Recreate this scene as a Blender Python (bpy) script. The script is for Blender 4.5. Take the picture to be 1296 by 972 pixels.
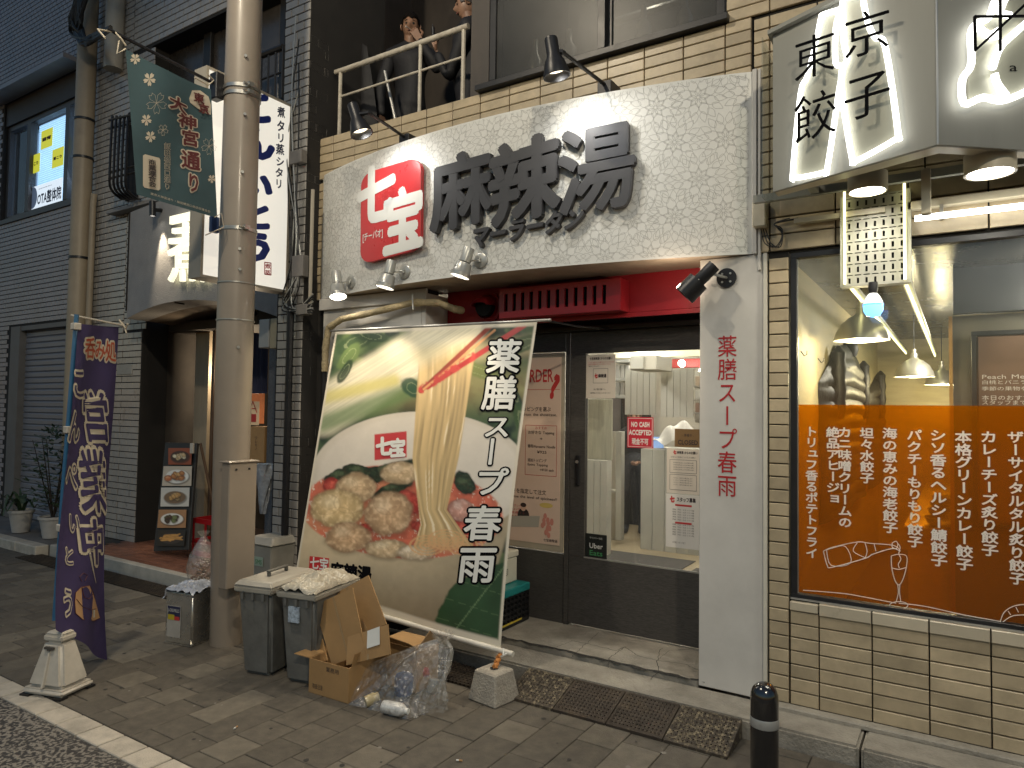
import bpy, bmesh, math, random
import numpy as np
from mathutils import Vector, Matrix
random.seed(7); RNG = np.random.default_rng(7)
SC = bpy.context.scene
for o in list(bpy.data.objects): bpy.data.objects.remove(o)
COL = bpy.data.collections.new('scene'); SC.collection.children.link(COL)
# ---------------------------------------------------------------- camera
YAW, PITCH, ROLL, F = math.radians(32.62), math.radians(2.228), math.radians(.8055), 885.8
CAMP = Vector((0, 0, 1.6))
_f = Vector((-math.sin(YAW)*math.cos(PITCH), math.cos(YAW)*math.cos(PITCH), math.sin(PITCH)))
_r = Vector((math.cos(YAW), math.sin(YAW), 0)); _u = _r.cross(_f)
_c, _s = math.cos(ROLL), math.sin(ROLL)
_r, _u = _c*_r+_s*_u, -_s*_r+_c*_u
cd = bpy.data.cameras.new('camera'); cam = bpy.data.objects.new('camera', cd); COL.objects.link(cam)
cam.matrix_world = Matrix(((_r.x, _u.x, -_f.x, 0), (_r.y, _u.y, -_f.y, 0), (_r.z, _u.z, -_f.z, 1.6), (0, 0, 0, 1)))
cd.sensor_width = 36; cd.lens = F/1296*36; cd.clip_start = .05; cd.clip_end = 300
SC.camera = cam
# ---------------------------------------------------------------- sky (after sunset) and exposure
W = bpy.data.worlds.new('World'); SC.world = W; W.use_nodes = True
nt = W.node_tree; bgn = nt.nodes['Background']
sky = nt.nodes.new('ShaderNodeTexSky'); sky.sky_type = 'NISHITA'; sky.sun_disc = False; sky.ozone_density = 2.3; sky.dust_density = .3
sky.sun_elevation = math.radians(1.2); sky.sun_rotation = math.radians(0)
nt.links.new(sky.outputs[0], bgn.inputs[0]); bgn.inputs[1].default_value = .15
SC.view_settings.view_transform = 'Standard'; SC.view_settings.look = 'None'
SC.view_settings.exposure = 1.42; SC.view_settings.gamma = 1
SC.cycles.use_denoising = True
try: SC.cycles.denoiser = 'OPENIMAGEDENOISE'
except Exception: pass
SC.cycles.max_bounces = 7; SC.cycles.transparent_max_bounces = 16; SC.cycles.sample_clamp_indirect = 6
SC.cycles.caustics_reflective = False; SC.cycles.caustics_refractive = False

# ---------------------------------------------------------------- where a sight line meets a surface of the place
def ray(px, py): return _f + (px-648)/F*_r - (py-486)/F*_u
def at(px, py, X=None, Y=None, Z=None):
    d = ray(px, py)
    t = (Z-1.6)/d.z if Z is not None else (Y/d.y if Y is not None else X/d.x)
    return CAMP + d*t
def atp(px, py, P, N):
    d = ray(px, py); return CAMP + d*((P-CAMP).dot(N)/d.dot(N))
def pj(p):
    v = p-CAMP; k = v.dot(_f); return 648+F*v.dot(_r)/k, 486-F*v.dot(_u)/k
V = Vector
# ---------------------------------------------------------------- materials
def lin(c): return tuple((x/255/12.92 if x/255 <= .04045 else ((x/255+.055)/1.055)**2.4) for x in c)
MATS = {}
def mat(name, col=(.5,.5,.5), rough=.6, metal=0, emit=0, ecol=None, var=.12, scale=6, bump=0, bscale=60, rand=0, spec=.5, stain=0, stcol=(.05,.045,.04), vcol=False, stretch=None, coat=0, sub=0):
    if name in MATS: return MATS[name]
    m = bpy.data.materials.new(name); m.use_nodes = True; MATS[name] = m
    n = m.node_tree.nodes; L = m.node_tree.links; b = n['Principled BSDF']
    b.inputs['Roughness'].default_value = rough; b.inputs['Metallic'].default_value = metal
    b.inputs['Specular IOR Level'].default_value = spec
    if coat: b.inputs['Coat Weight'].default_value = coat; b.inputs['Coat Roughness'].default_value = .15
    tc = n.new('ShaderNodeNewGeometry'); pos = tc.outputs['Position']
    if stretch:
        mp = n.new('ShaderNodeMapping'); mp.inputs['Scale'].default_value = stretch; L.new(pos, mp.inputs[0]); pos = mp.outputs[0]
    if vcol:
        a = n.new('ShaderNodeVertexColor'); a.layer_name = 'Col'; src = a.outputs[0]
    else:
        a = n.new('ShaderNodeRGB'); a.outputs[0].default_value = (*col, 1); src = a.outputs[0]
    def mul(src, fac):
        h = n.new('ShaderNodeHueSaturation'); L.new(src, h.inputs['Color']); L.new(fac, h.inputs['Value']); return h.outputs[0]
    if var:
        nz = n.new('ShaderNodeTexNoise'); nz.inputs['Scale'].default_value = scale; nz.inputs['Detail'].default_value = 6; nz.inputs['Roughness'].default_value = .65
        L.new(pos, nz.inputs['Vector'])
        mr = n.new('ShaderNodeMapRange'); mr.inputs['From Min'].default_value = .3; mr.inputs['From Max'].default_value = .7
        mr.inputs['To Min'].default_value = 1-var; mr.inputs['To Max'].default_value = 1+var
        L.new(nz.outputs[0], mr.inputs[0]); src = mul(src, mr.outputs[0])
        rr = n.new('ShaderNodeMapRange'); rr.inputs['To Min'].default_value = max(.02, rough-.12); rr.inputs['To Max'].default_value = min(1, rough+.12)
        L.new(nz.outputs[0], rr.inputs[0]); L.new(rr.outputs[0], b.inputs['Roughness'])
    if rand:
        oi = n.new('ShaderNodeObjectInfo'); mr = n.new('ShaderNodeMapRange')
        mr.inputs['To Min'].default_value = 1-rand; mr.inputs['To Max'].default_value = 1+rand
        L.new(oi.outputs['Random'], mr.inputs[0]); src = mul(src, mr.outputs[0])
    if stain:
        nz = n.new('ShaderNodeTexNoise'); nz.inputs['Scale'].default_value = scale*.6; nz.inputs['Detail'].default_value = 9; nz.inputs['Roughness'].default_value = .75
        L.new(pos, nz.inputs['Vector'])
        cr = n.new('ShaderNodeMapRange'); cr.inputs['From Min'].default_value = .5; cr.inputs['From Max'].default_value = .72; cr.inputs['To Max'].default_value = stain
        L.new(nz.outputs[0], cr.inputs[0]); mx = n.new('ShaderNodeMix'); mx.data_type = 'RGBA'
        L.new(cr.outputs[0], mx.inputs['Factor']); L.new(src, mx.inputs['A']); mx.inputs['B'].default_value = (*stcol, 1); src = mx.outputs['Result']
    L.new(src, b.inputs['Base Color'])
    if bump:
        nb = n.new('ShaderNodeTexNoise'); nb.inputs['Scale'].default_value = bscale; nb.inputs['Detail'].default_value = 5; L.new(pos, nb.inputs['Vector'])
        bp = n.new('ShaderNodeBump'); bp.inputs['Strength'].default_value = bump; bp.inputs['Distance'].default_value = .01
        L.new(nb.outputs[0], bp.inputs['Height']); L.new(bp.outputs[0], b.inputs['Normal'])
    if emit:
        b.inputs['Emission Strength'].default_value = emit; b.inputs['Emission Color'].default_value = (*(ecol or col), 1)
        if vcol: L.new(src, b.inputs['Emission Color'])
    return m
def glassy(name, tint=(1,1,1), gloss=.08, spread=.3, rough=.02, milky=0, mcol=(.8,.8,.8), trans=0, bump=0, bscale=20):
    if name in MATS: return MATS[name]
    m = bpy.data.materials.new(name); m.use_nodes = True; MATS[name] = m
    n = m.node_tree.nodes; L = m.node_tree.links; n.remove(n['Principled BSDF']); out = n['Material Output']
    t = n.new('ShaderNodeBsdfTransparent'); t.inputs[0].default_value = (*tint, 1)
    g = n.new('ShaderNodeBsdfGlossy'); g.inputs['Roughness'].default_value = rough
    d = n.new('ShaderNodeBsdfDiffuse'); d.inputs[0].default_value = (*mcol, 1)
    tl = n.new('ShaderNodeBsdfTranslucent'); tl.inputs[0].default_value = (*mcol, 1)
    md = n.new('ShaderNodeMixShader'); md.inputs[0].default_value = trans; L.new(d.outputs[0], md.inputs[1]); L.new(tl.outputs[0], md.inputs[2])
    mx = n.new('ShaderNodeMixShader'); L.new(t.outputs[0], mx.inputs[1]); L.new(md.outputs[0], mx.inputs[2])
    nz = n.new('ShaderNodeTexNoise'); nz.inputs['Scale'].default_value = 9; nz.inputs['Detail'].default_value = 8; gm = n.new('ShaderNodeNewGeometry')
    L.new(gm.outputs['Position'], nz.inputs['Vector'])
    mr = n.new('ShaderNodeMapRange'); mr.inputs['From Min'].default_value = .3; mr.inputs['From Max'].default_value = .7; mr.inputs['To Min'].default_value = milky*(1-spread); mr.inputs['To Max'].default_value = min(1, milky*(1+spread))
    L.new(nz.outputs[0], mr.inputs[0]); L.new(mr.outputs[0], mx.inputs[0])
    lw = n.new('ShaderNodeFresnel'); lw.inputs[0].default_value = 1.35
    ad = n.new('ShaderNodeMath'); ad.operation = 'ADD'; ad.inputs[1].default_value = gloss; L.new(lw.outputs[0], ad.inputs[0])
    bf = n.new('ShaderNodeMath'); bf.operation = 'SUBTRACT'; bf.inputs[0].default_value = 1; L.new(gm.outputs['Backfacing'], bf.inputs[1]); ml = n.new('ShaderNodeMath'); ml.operation = 'MULTIPLY'; L.new(ad.outputs[0], ml.inputs[0]); L.new(bf.outputs[0], ml.inputs[1]); ad = ml
    m2 = n.new('ShaderNodeMixShader'); L.new(ad.outputs[0], m2.inputs[0]); L.new(mx.outputs[0], m2.inputs[1]); L.new(g.outputs[0], m2.inputs[2])
    if bump:
        nb = n.new('ShaderNodeTexNoise'); nb.inputs['Scale'].default_value = bscale; nb.inputs['Detail'].default_value = 4; L.new(gm.outputs['Position'], nb.inputs['Vector'])
        bp = n.new('ShaderNodeBump'); bp.inputs['Strength'].default_value = bump; bp.inputs['Distance'].default_value = .02
        L.new(nb.outputs[0], bp.inputs['Height']); L.new(bp.outputs[0], g.inputs['Normal']); L.new(bp.outputs[0], d.inputs['Normal']); L.new(bp.outputs[0], lw.inputs['Normal'])
    L.new(m2.outputs[0], out.inputs[0]); return m
# ---------------------------------------------------------------- mesh building
ORG = {}
class MB:
    def __init__(s, M=None): s.v = []; s.f = []; s.m = []; s.M = M
    def add(s, vs, fs, m=0):
        b = len(s.v)
        s.v += [(s.M @ V(p)) if s.M else V(p) for p in vs]
        s.f += [tuple(i+b for i in q) for q in fs]; s.m += [m]*len(fs); return s
    def box(s, x0, x1, y0, y1, z0, z1, m=0):
        return s.add([(x0,y0,z0),(x1,y0,z0),(x1,y1,z0),(x0,y1,z0),(x0,y0,z1),(x1,y0,z1),(x1,y1,z1),(x0,y1,z1)],
                     [(0,3,2,1),(4,5,6,7),(0,1,5,4),(1,2,6,5),(2,3,7,6),(3,0,4,7)], m)
    def hexa(s, bot, top, m=0):   # 4 bottom + 4 top points, counter-clockwise from above
        return s.add(list(bot)+list(top), [(0,3,2,1),(4,5,6,7),(0,1,5,4),(1,2,6,5),(2,3,7,6),(3,0,4,7)], m)
    def cyl(s, p0, p1, r0, r1=None, n=14, m=0, cap=True):
        return s.tube([p0, p1], [r0, r0 if r1 is None else r1], n, m, cap)
    def tube(s, pts, r, n=8, m=0, cap=True):
        pts = [V(p) for p in pts]; r = r if isinstance(r, (list, tuple)) else [r]*len(pts)
        t0 = (pts[1]-pts[0]).normalized(); a = t0.orthogonal().normalized(); vs = []
        for i, p in enumerate(pts):
            t = (pts[min(i+1, len(pts)-1)]-pts[max(i-1, 0)]).normalized()
            a = (a-t*a.dot(t)).normalized(); b = t.cross(a)
            vs += [p+(a*math.cos(2*math.pi*k/n)+b*math.sin(2*math.pi*k/n))*r[i] for k in range(n)]
        fs = [(i*n+k, i*n+(k+1)%n, (i+1)*n+(k+1)%n, (i+1)*n+k) for i in range(len(pts)-1) for k in range(n)]
        if cap: fs += [tuple(range(n))[::-1], tuple((len(pts)-1)*n+k for k in range(n))]
        return s.add(vs, fs, m)
    def lathe(s, base, axis, prof, n=24, m=0):    # prof: (radius, distance along axis)
        ax = V(axis).normalized(); a = ax.orthogonal().normalized(); b = ax.cross(a); base = V(base); vs = []
        for r, h in prof: vs += [base+ax*h+(a*math.cos(2*math.pi*k/n)+b*math.sin(2*math.pi*k/n))*r for k in range(n)]
        return s.add(vs, [(i*n+k, i*n+(k+1)%n, (i+1)*n+(k+1)%n, (i+1)*n+k) for i in range(len(prof)-1) for k in range(n)], m)
    def grid(s, fn, nu, nv, m=0):
        return s.add([fn(i/nu, j/nv) for j in range(nv+1) for i in range(nu+1)],
                     [(j*(nu+1)+i, j*(nu+1)+i+1, (j+1)*(nu+1)+i+1, (j+1)*(nu+1)+i) for j in range(nv) for i in range(nu)], m)
    def prism(s, pts, off, m=0):
        n = len(pts); off = V(off); pts = [V(p) for p in pts]
        return s.add(pts+[p+off for p in pts], [tuple(range(n))[::-1], tuple(range(n, 2*n))]+[(i, (i+1)%n, (i+1)%n+n, i+n) for i in range(n)], m)
    def build(s, name, mats, parent=None, smooth=False, bevel=0, segs=1, fix=True, colors=None):
        me = bpy.data.meshes.new(name); o0 = ORG.get(parent.name, V((0,0,0))) if parent else V((0,0,0))
        me.from_pydata([tuple(p-o0) for p in s.v], [], s.f)
        mats = mats if isinstance(mats, (list, tuple)) else [mats]
        for k in mats: me.materials.append(k)
        if len(mats) > 1: me.polygons.foreach_set('material_index', s.m)
        if colors is not None:
            ca = me.color_attributes.new('Col', 'FLOAT_COLOR', 'POINT'); ca.data.foreach_set('color', np.asarray(colors, dtype=np.float32).ravel())
        if bevel or fix:
            bm = bmesh.new(); bm.from_mesh(me)
            if fix and len(s.f) < 30000: bmesh.ops.recalc_face_normals(bm, faces=bm.faces)
            if bevel:
                ed = [e for e in bm.edges if len(e.link_faces) == 2 and e.calc_face_angle(0) > .5]
                bmesh.ops.bevel(bm, geom=ed, offset=bevel, segments=segs, affect='EDGES', clamp_overlap=True)
            bm.to_mesh(me); bm.free()
        if smooth:
            me.polygons.foreach_set('use_smooth', [True]*len(me.polygons))
            try: me.set_sharp_from_angle(angle=.7)
            except Exception: pass
        me.update()
        return link(name, me, parent)
def link(name, me, parent=None, loc=None):
    o = bpy.data.objects.new(name, me); COL.objects.link(o)
    if parent:
        o.parent = parent; ORG[o.name] = ORG.get(parent.name, V((0,0,0)))
        if loc is not None: o.location = V(loc)-ORG[parent.name]
    return o
def tag(o, label=None, cat=None, group=None, kind=None):
    if label: o['label'] = label
    if cat: o['category'] = cat
    if group: o['group'] = group
    if kind: o['kind'] = kind
    return o
def thing(name, label, cat, loc=(0,0,0), group=None):
    o = bpy.data.objects.new(name, None); COL.objects.link(o); o.location = loc; ORG[o.name] = V(loc); o.empty_display_size = .1
    return tag(o, label, cat, group)
def bx(name, m, parent, *d, bevel=0, smooth=False): return MB().box(*d).build(name, m, parent, bevel=bevel, smooth=smooth)
def tb(name, m, parent, pts, r, n=8): return MB().tube(pts, r, n).build(name, m, parent, smooth=True)
# ---------------------------------------------------------------- lettering
GC = {}
def glyph(ch, off=0, res=2):
    k = (ch, round(off, 3), res)
    if k in GC: return GC[k]
    def mk(t, o=off):
        c = bpy.data.curves.new('t', 'FONT'); c.body = t; c.resolution_u = res; c.offset = o
        ob = bpy.data.objects.new('t', c); me = bpy.data.meshes.new_from_object(ob)
        vs = [(v.co.x, v.co.y+.12) for v in me.vertices]; fs = [tuple(p.vertices) for p in me.polygons]
        bpy.data.objects.remove(ob); bpy.data.curves.remove(c); bpy.data.meshes.remove(me); return vs, fs
    vs, fs = mk(ch); adv = 1.0
    if ord(ch) < 0x2000:
        a, _ = mk(ch, 0); b, _ = mk(ch+ch, 0)
        adv = max([p[0] for p in b])-max([p[0] for p in a]) if a else .35
    GC[k] = (vs, fs, adv); return GC[k]
def put(mb, s, fn, off=0, m=0, ext=0, vert=False, res=2, shear=0):
    if off > .008:  # heavy strokes: shifted copies, each a hair in front of the last
        k = 12 if off > .05 else (8 if off > .028 else 5); r = off; st = .0004 if ext else .00006
        for i in range(k):
            a = 2*math.pi*i/k; n_ = len(s); dx, dy = (math.cos(a)*r/(1 if vert else n_), math.sin(a)*r/(n_ if vert else 1))
            put(mb, s, (lambda dx, dy, i: lambda u, v, d=0: fn(u+dx, v+dy, d+(i*st if (d or not ext) else 0)))(dx, dy, i), 0, m, ext, vert, min(res, 3), shear)
        return mb
    """s: string. fn(u, v, d): u right 0..1, v up 0..1 of the whole line, d metres in front. vert: column read downwards."""
    G = [glyph(c, off, res) if c != ' ' else ([], [], .4) for c in s]; n = len(s); tot = sum(g[2] for g in G); x = 0
    for i, (c, (vs, fs, adv)) in enumerate(zip(s, G)):
        if vert:
            if c in 'ーー-~': vs = [(y, 1-x_) for x_, y in vs]
            if c in 'ュョャッュ': vs = [(p[0]+.12, p[1]+.12) for p in vs]
            q = [(px+shear*(py-.5)+(1-adv)/2, (n-1-i+py)/n) for px, py in vs]
        else:
            q = [((x+px+shear*(py-.5))/tot, py) for px, py in vs]
        x += adv
        if not vs: continue
        if ext:
            k = len(q); P = [fn(a, b, ext) for a, b in q]+[fn(a, b, 0) for a, b in q]
            from collections import Counter
            ec = Counter(); 
            for f in fs:
                for a, b in zip(f, f[1:]+f[:1]): ec[frozenset((a, b))] += 1
            F_ = list(fs)
            for f in fs:
                for a, b in zip(f, f[1:]+f[:1]):
                    if ec[frozenset((a, b))] == 1: F_.append((b, a, a+k, b+k))
            mb.add(P, F_, m)
        else: mb.add([fn(a, b, 0) for a, b in q], fs, m)
    return mb
def quadfn(P, tl, tr, br, bl, d0=0, N=None):
    """P maps a sight line to the surface; corners given where the photo shows them"""
    A, B, C_, D = [P(*c) for c in (tl, tr, br, bl)]
    if N is None:
        N = (B-A).cross(D-A).normalized()
        if N.dot(CAMP-A) < 0: N = -N
    return lambda u, v, d=0: ((A*(1-u)+B*u)*v+(D*(1-u)+C_*u)*(1-v))+N*(d0+d)
def rect(x0, x1, z0, z1, y, d0=0): return lambda u, v, d=0: V((x0+(x1-x0)*u, y-d0-d, z0+(z1-z0)*v))
def letter(name, s, fn, m, parent, **k):
    return put(MB(), s, fn, **k).build(name, m, parent, fix=False)
def stroke(mb, pts, w, fn, m=0, closed=False):
    """flat printed line of width w on surface fn(x, y) -> (point, unused)"""
    P = [fn(*p) for p in pts]+([fn(*pts[0])] if closed else [])
    for a, b in zip(P, P[1:]):
        if (b-a).length < 1e-6: continue
        N = mb.N; t = (b-a).normalized(); s_ = N.cross(t)*w/2; e = t*w*.3
        mb.add([a-e-s_, b+e-s_, b+e+s_, a-e+s_], [(0,1,2,3)], m)
def crum(x, y, seed=0):
    s_ = 0; a = 1
    for k in range(4):
        xi, yi = math.floor(x), math.floor(y); fx, fy = x-xi, y-yi
        h = lambda p, q: math.sin(p*127.1+q*311.7+seed*74.7+k*19.3)*43758.5453 % 1
        n_ = (h(xi,yi)*(1-fx)+h(xi+1,yi)*fx)*(1-fy)+(h(xi,yi+1)*(1-fx)+h(xi+1,yi+1)*fx)*fy
        s_ += a*(1-abs(2*n_-1)); a *= .5; x, y = x*1.9*.8-y*1.9*.6+5, x*1.9*.6+y*1.9*.8+3
    return s_-.9
# tile and brick meshes shared between copies
def tile_mesh(name, w, h, d, m, ch=.003):
    b = MB(); b.add([(-w/2,0,-h/2),(w/2,0,-h/2),(w/2,0,h/2),(-w/2,0,h/2),(-w/2,-d+ch,-h/2),(w/2,-d+ch,-h/2),(w/2,-d+ch,h/2),(-w/2,-d+ch,h/2),
        (-w/2+ch,-d,-h/2+ch),(w/2-ch,-d,-h/2+ch),(w/2-ch,-d,h/2-ch),(-w/2+ch,-d,h/2-ch)],
        [(8,9,10,11),(4,5,9,8),(5,6,10,9),(6,7,11,10),(7,4,8,11),(0,1,5,4),(1,2,6,5),(2,3,7,6),(3,0,4,7)])
    me = bpy.data.meshes.new(name); me.from_pydata([tuple(p) for p in b.v], [], b.f); me.materials.append(m); return me
def brick_wall(name, x0, x1, z0, z1, y, bw, bh, joint, d, m, parent, bond=True, keep=None, single=True, flip=False, xa=None, stuff=None, ny=1, skew=None):
    """courses of pieces on the plane y (or, flip, on the plane x = y); single pieces while the quota lasts, the rest joined"""
    cache = {}; rows = int(round((z1-z0)/bh)); stuffmb = stuff
    for r in range(rows):
        zc = z0+(r+.5)*bh; off = (bw/2 if (bond and r % 2) else 0); x = (xa if xa is not None else x0)+off-bw
        while x < x1-1e-4:
            a, b = max(x, x0), min(x+bw, x1); x += bw
            if b-a < .02: continue
            if keep and not keep((a+b)/2, zc): continue
            w = round(b-a-joint, 3)
            if w < .012: continue
            jit = RNG.uniform(-.0012, .0012)
            if single and QUOTA[0] > 0:
                if w not in cache: cache[w] = tile_mesh(name, w, bh-joint, d, m)
                o = link(name, cache[w], parent, ((a+b)/2, y+jit, zc) if not flip else (y+jit, (a+b)/2, zc))
                if flip: o.rotation_euler.z = math.pi/2
                QUOTA[0] -= 1
            elif stuffmb is not None:
                h = (bh-joint)/2; c = (a+b)/2; ch = .002
                P = [(-w/2,0,-h),(w/2,0,-h),(w/2,0,h),(-w/2,0,h),(-w/2+ch,-d,-h+ch),(w/2-ch,-d,-h+ch),(w/2-ch,-d,h-ch),(-w/2+ch,-d,h-ch)]
                P = [(c+p[0], y+jit+p[1], zc+p[2]) if not flip else (y+jit-p[1], c+p[0], zc+p[2]) for p in P]
                stuffmb.add(P, [(4,5,6,7),(0,1,5,4),(1,2,6,5),(2,3,7,6),(3,0,4,7)])
QUOTA = [300]
def spot(p, tgt, power, size, blend, col, r=.03, name='spot_light'):
    l = bpy.data.lights.new(name, 'SPOT'); l.energy = power; l.spot_size = math.radians(size); l.spot_blend = blend; l.color = col; l.shadow_soft_size = r
    o = bpy.data.objects.new(name, l); COL.objects.link(o); o.location = p
    o.rotation_euler = (V(tgt)-V(p)).to_track_quat('-Z', 'Y').to_euler(); return o
def point(p, power, col, r=.05, name='lamp_light'):
    l = bpy.data.lights.new(name, 'POINT'); l.energy = power; l.color = col; l.shadow_soft_size = r
    o = bpy.data.objects.new(name, l); COL.objects.link(o); o.location = p; return o
def arealight(p, tgt, power, sx, sy, col, name='panel_light'):
    l = bpy.data.lights.new(name, 'AREA'); l.energy = power; l.shape = 'RECTANGLE'; l.size = sx; l.size_y = sy; l.color = col
    o = bpy.data.objects.new(name, l); COL.objects.link(o); o.location = p
    o.rotation_euler = (V(tgt)-V(p)).to_track_quat('-Z', 'Y').to_euler(); return o
WARM = (1, .83, .6); NEUT = (1, .95, .86); COOL = (.92, .97, 1)
# ================================================================ GROUND
m_pav = mat('paver_dark', (.115,.10,.078), .75, var=.3, scale=14, bump=.6, bscale=220, rand=.12, stain=.45, stcol=(.06,.055,.045))
m_pavl = mat('paver_light', (.165,.145,.112), .75, var=.25, scale=14, bump=.6, bscale=220, rand=.2, stain=.4, stcol=(.14,.12,.1))
m_joint = mat('sand_joint', (.05,.045,.04), .9, var=.3)
m_kerb = mat('kerb_stone', (.5,.45,.37), .7, var=.2, scale=9, bump=.5, bscale=150, rand=.12, stain=.5, stcol=(.18,.16,.13))
m_conc = mat('old_concrete', (.3,.275,.23), .8, var=.3, scale=5, bump=.7, bscale=70, stain=.6, stcol=(.14,.125,.1))
gm = bpy.data.materials.new('road_aggregate'); gm.use_nodes = True; MATS['road'] = gm
n = gm.node_tree.nodes; L = gm.node_tree.links; b = n['Principled BSDF']; g = n.new('ShaderNodeNewGeometry')
nz = n.new('ShaderNodeTexNoise'); nz.inputs['Scale'].default_value = 55; nz.inputs['Detail'].default_value = 3; L.new(g.outputs['Position'], nz.inputs['Vector'])
cr = n.new('ShaderNodeValToRGB'); cr.color_ramp.elements[0].position = .47; cr.color_ramp.elements[1].position = .56
cr.color_ramp.elements[0].color = (.035,.032,.03,1); cr.color_ramp.elements[1].color = (.22,.2,.17,1)
L.new(nz.outputs[0], cr.inputs[0]); L.new(cr.outputs[0], b.inputs['Base Color']); b.inputs['Roughness'].default_value = .65
bp = n.new('ShaderNodeBump'); bp.inputs['Strength'].default_value = .8; bp.inputs['Distance'].default_value = .01; L.new(nz.outputs[0], bp.inputs['Height']); L.new(bp.outputs[0], b.inputs['Normal'])
tag(MB().box(-60, 60, -60, 60, -.3, -.05).build('ground', m_joint), kind='structure')
tag(MB().box(-60, 60, -30, 1.78, -.045, -.004).build('road', gm), kind='structure')
pave = tag(MB().box(-40, 20, 1.925, 3.61, -.045, -.012).build('pavement', m_joint), kind='structure')
pcache = {}; stuff = [MB(), MB()]; cells = []
for i in range(-70, 12):
    y = 1.925+(.1 if i % 2 else 0)-.2
    while y < 3.6:
        ln = .2 if random.random() < .62 else .4
        a, b_ = max(y, 1.925), min(y+ln, 3.605); y += ln
        if b_-a > .04: cells.append((i*.2, a, b_))
def light_paver(x, a, b_):
    c = (x+.1, (a+b_)/2)
    for lx, ly in ((-1.89,2.93),(-1.5,2.55),(-1.3,3.0),(-4.1,2.33),(-3.7,2.33),(-3.3,2.33),(-3.9,2.75),(-4.5,2.6),(-2.9,2.1),(-2.3,2.3),(-4.9,2.9)):
        if abs(c[0]-lx) < .1 and abs(c[1]-ly) < .14: return True
    return random.random() < (.07 if x > -4.6 else .35)
def dist(c): return (V((c[0], c[1], 0))-V((-1.2, 1.2, 0))).length
near = set(sorted([c for c in cells if -9 < c[0] < .4], key=dist)[:292])
for c in cells:
    x, a, b_ = c; lt = light_paver(*c); mm = m_pavl if lt else m_pav; w, h = .196, round(b_-a-.004, 3); dz = random.uniform(-.0015, .0015)
    if c in near:
        k = (h, lt)
        if k not in pcache:
            o = MB().box(-w/2, w/2, -h/2, h/2, -.04, 0).build('paver', mm, pave, bevel=.003); pcache[k] = o.data
        else: o = link('paver', pcache[k], pave)
        o.location = (x+.1, (a+b_)/2, dz)
    elif -16 < x < 2.2: stuff[lt].box(x+.002, x+w, a+.002, b_-.002, -.04, dz)
for k in (0, 1): tag(stuff[k].build('paver', (m_pav, m_pavl)[k], pave), kind='stuff')
kerb = tag(MB().box(-40, 20, 1.781, 1.924, -.045, -.014).build('kerb', m_joint), kind='structure')
kme = None
for i in range(-60, 8):
    x = -4.03+.2*(i+15)
    if kme is None: o = MB().box(-.0945, .0945, -.067, .067, -.04, .002).build('kerb_stone', m_kerb, kerb, bevel=.004); kme = o.data
    else: o = link('kerb_stone', kme, kerb)
    o.location = (x+.1, 1.852, random.uniform(-.001, .001))
# raised concrete edge in front of the shops, front slab with cracks
edge = tag(MB().box(-3.25, -.405, 3.62, 3.897, -.04, .085).build('shop_kerb', m_conc, bevel=.012, segs=2), kind='structure')
MB().box(-.395, 1.0, 3.62, 3.897, -.04, .083).build('kerb_block', m_conc, edge, bevel=.012, segs=2)
MB().box(-.86, 2.4, 3.83, 3.897, .08, .108).build('footing', m_conc, edge, bevel=.006)
MB().box(1.01, 3.0, 3.62, 3.897, -.04, .083).build('kerb_block', m_conc, edge, bevel=.012, segs=2)
slab = tag(MB().box(-3.25, -1.24, 3.9, 4.5, -.04, .118).build('door_slab', m_conc, bevel=.008), kind='structure')
m_crack = mat('crack', (.03,.027,.024), .95, var=0)
def gpt(k): return lambda x, y: at(560+x/3.24, 760+y/3.24, Z=.1185)
cm = MB(); cm.N = V((0,0,1))
def jag(pts, step=.02, amp=.006):
    out = [pts[0]]
    for a, b in zip(pts, pts[1:]):
        k = max(1, int((b-a).length/step))
        for i in range(1, k+1): out.append(a.lerp(b, i/k)+V((random.uniform(-amp, amp), random.uniform(-amp, amp), 0)) if i < k else b)
    return out
for w, pts in ((.004,((530,165),(590,175),(710,205),(750,190),(800,225),(880,245),(1000,262),(1058,290))),(.004,((750,190),(685,235),(680,275))),(.0045,((880,245),(885,290),(855,325))),(.003,((885,245),(890,205),(905,195))),
             (.003,((590,175),(525,235))),(.002,((530,165),(410,215))),(.002,((880,245),(930,205),(1010,200))),(.002,((640,130),(590,178)))):
    P = jag([gpt(0)(*p) for p in pts]); stroke(cm, [(p,) for p in P], w, lambda p: p)
P = jag([V((-2.6+1.4*i/6, 3.905, .1195)) for i in range(7)], .03, .012)
for a, b in zip(P, P[1:]):
    w = random.uniform(.008, .028); cm.add([a-V((0,w,0)), b-V((0,w,0)), b+V((0,.004,0)), a+V((0,.004,0))], [(0,1,2,3)])
cm.build('crack', m_crack, slab, fix=False)
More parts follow.
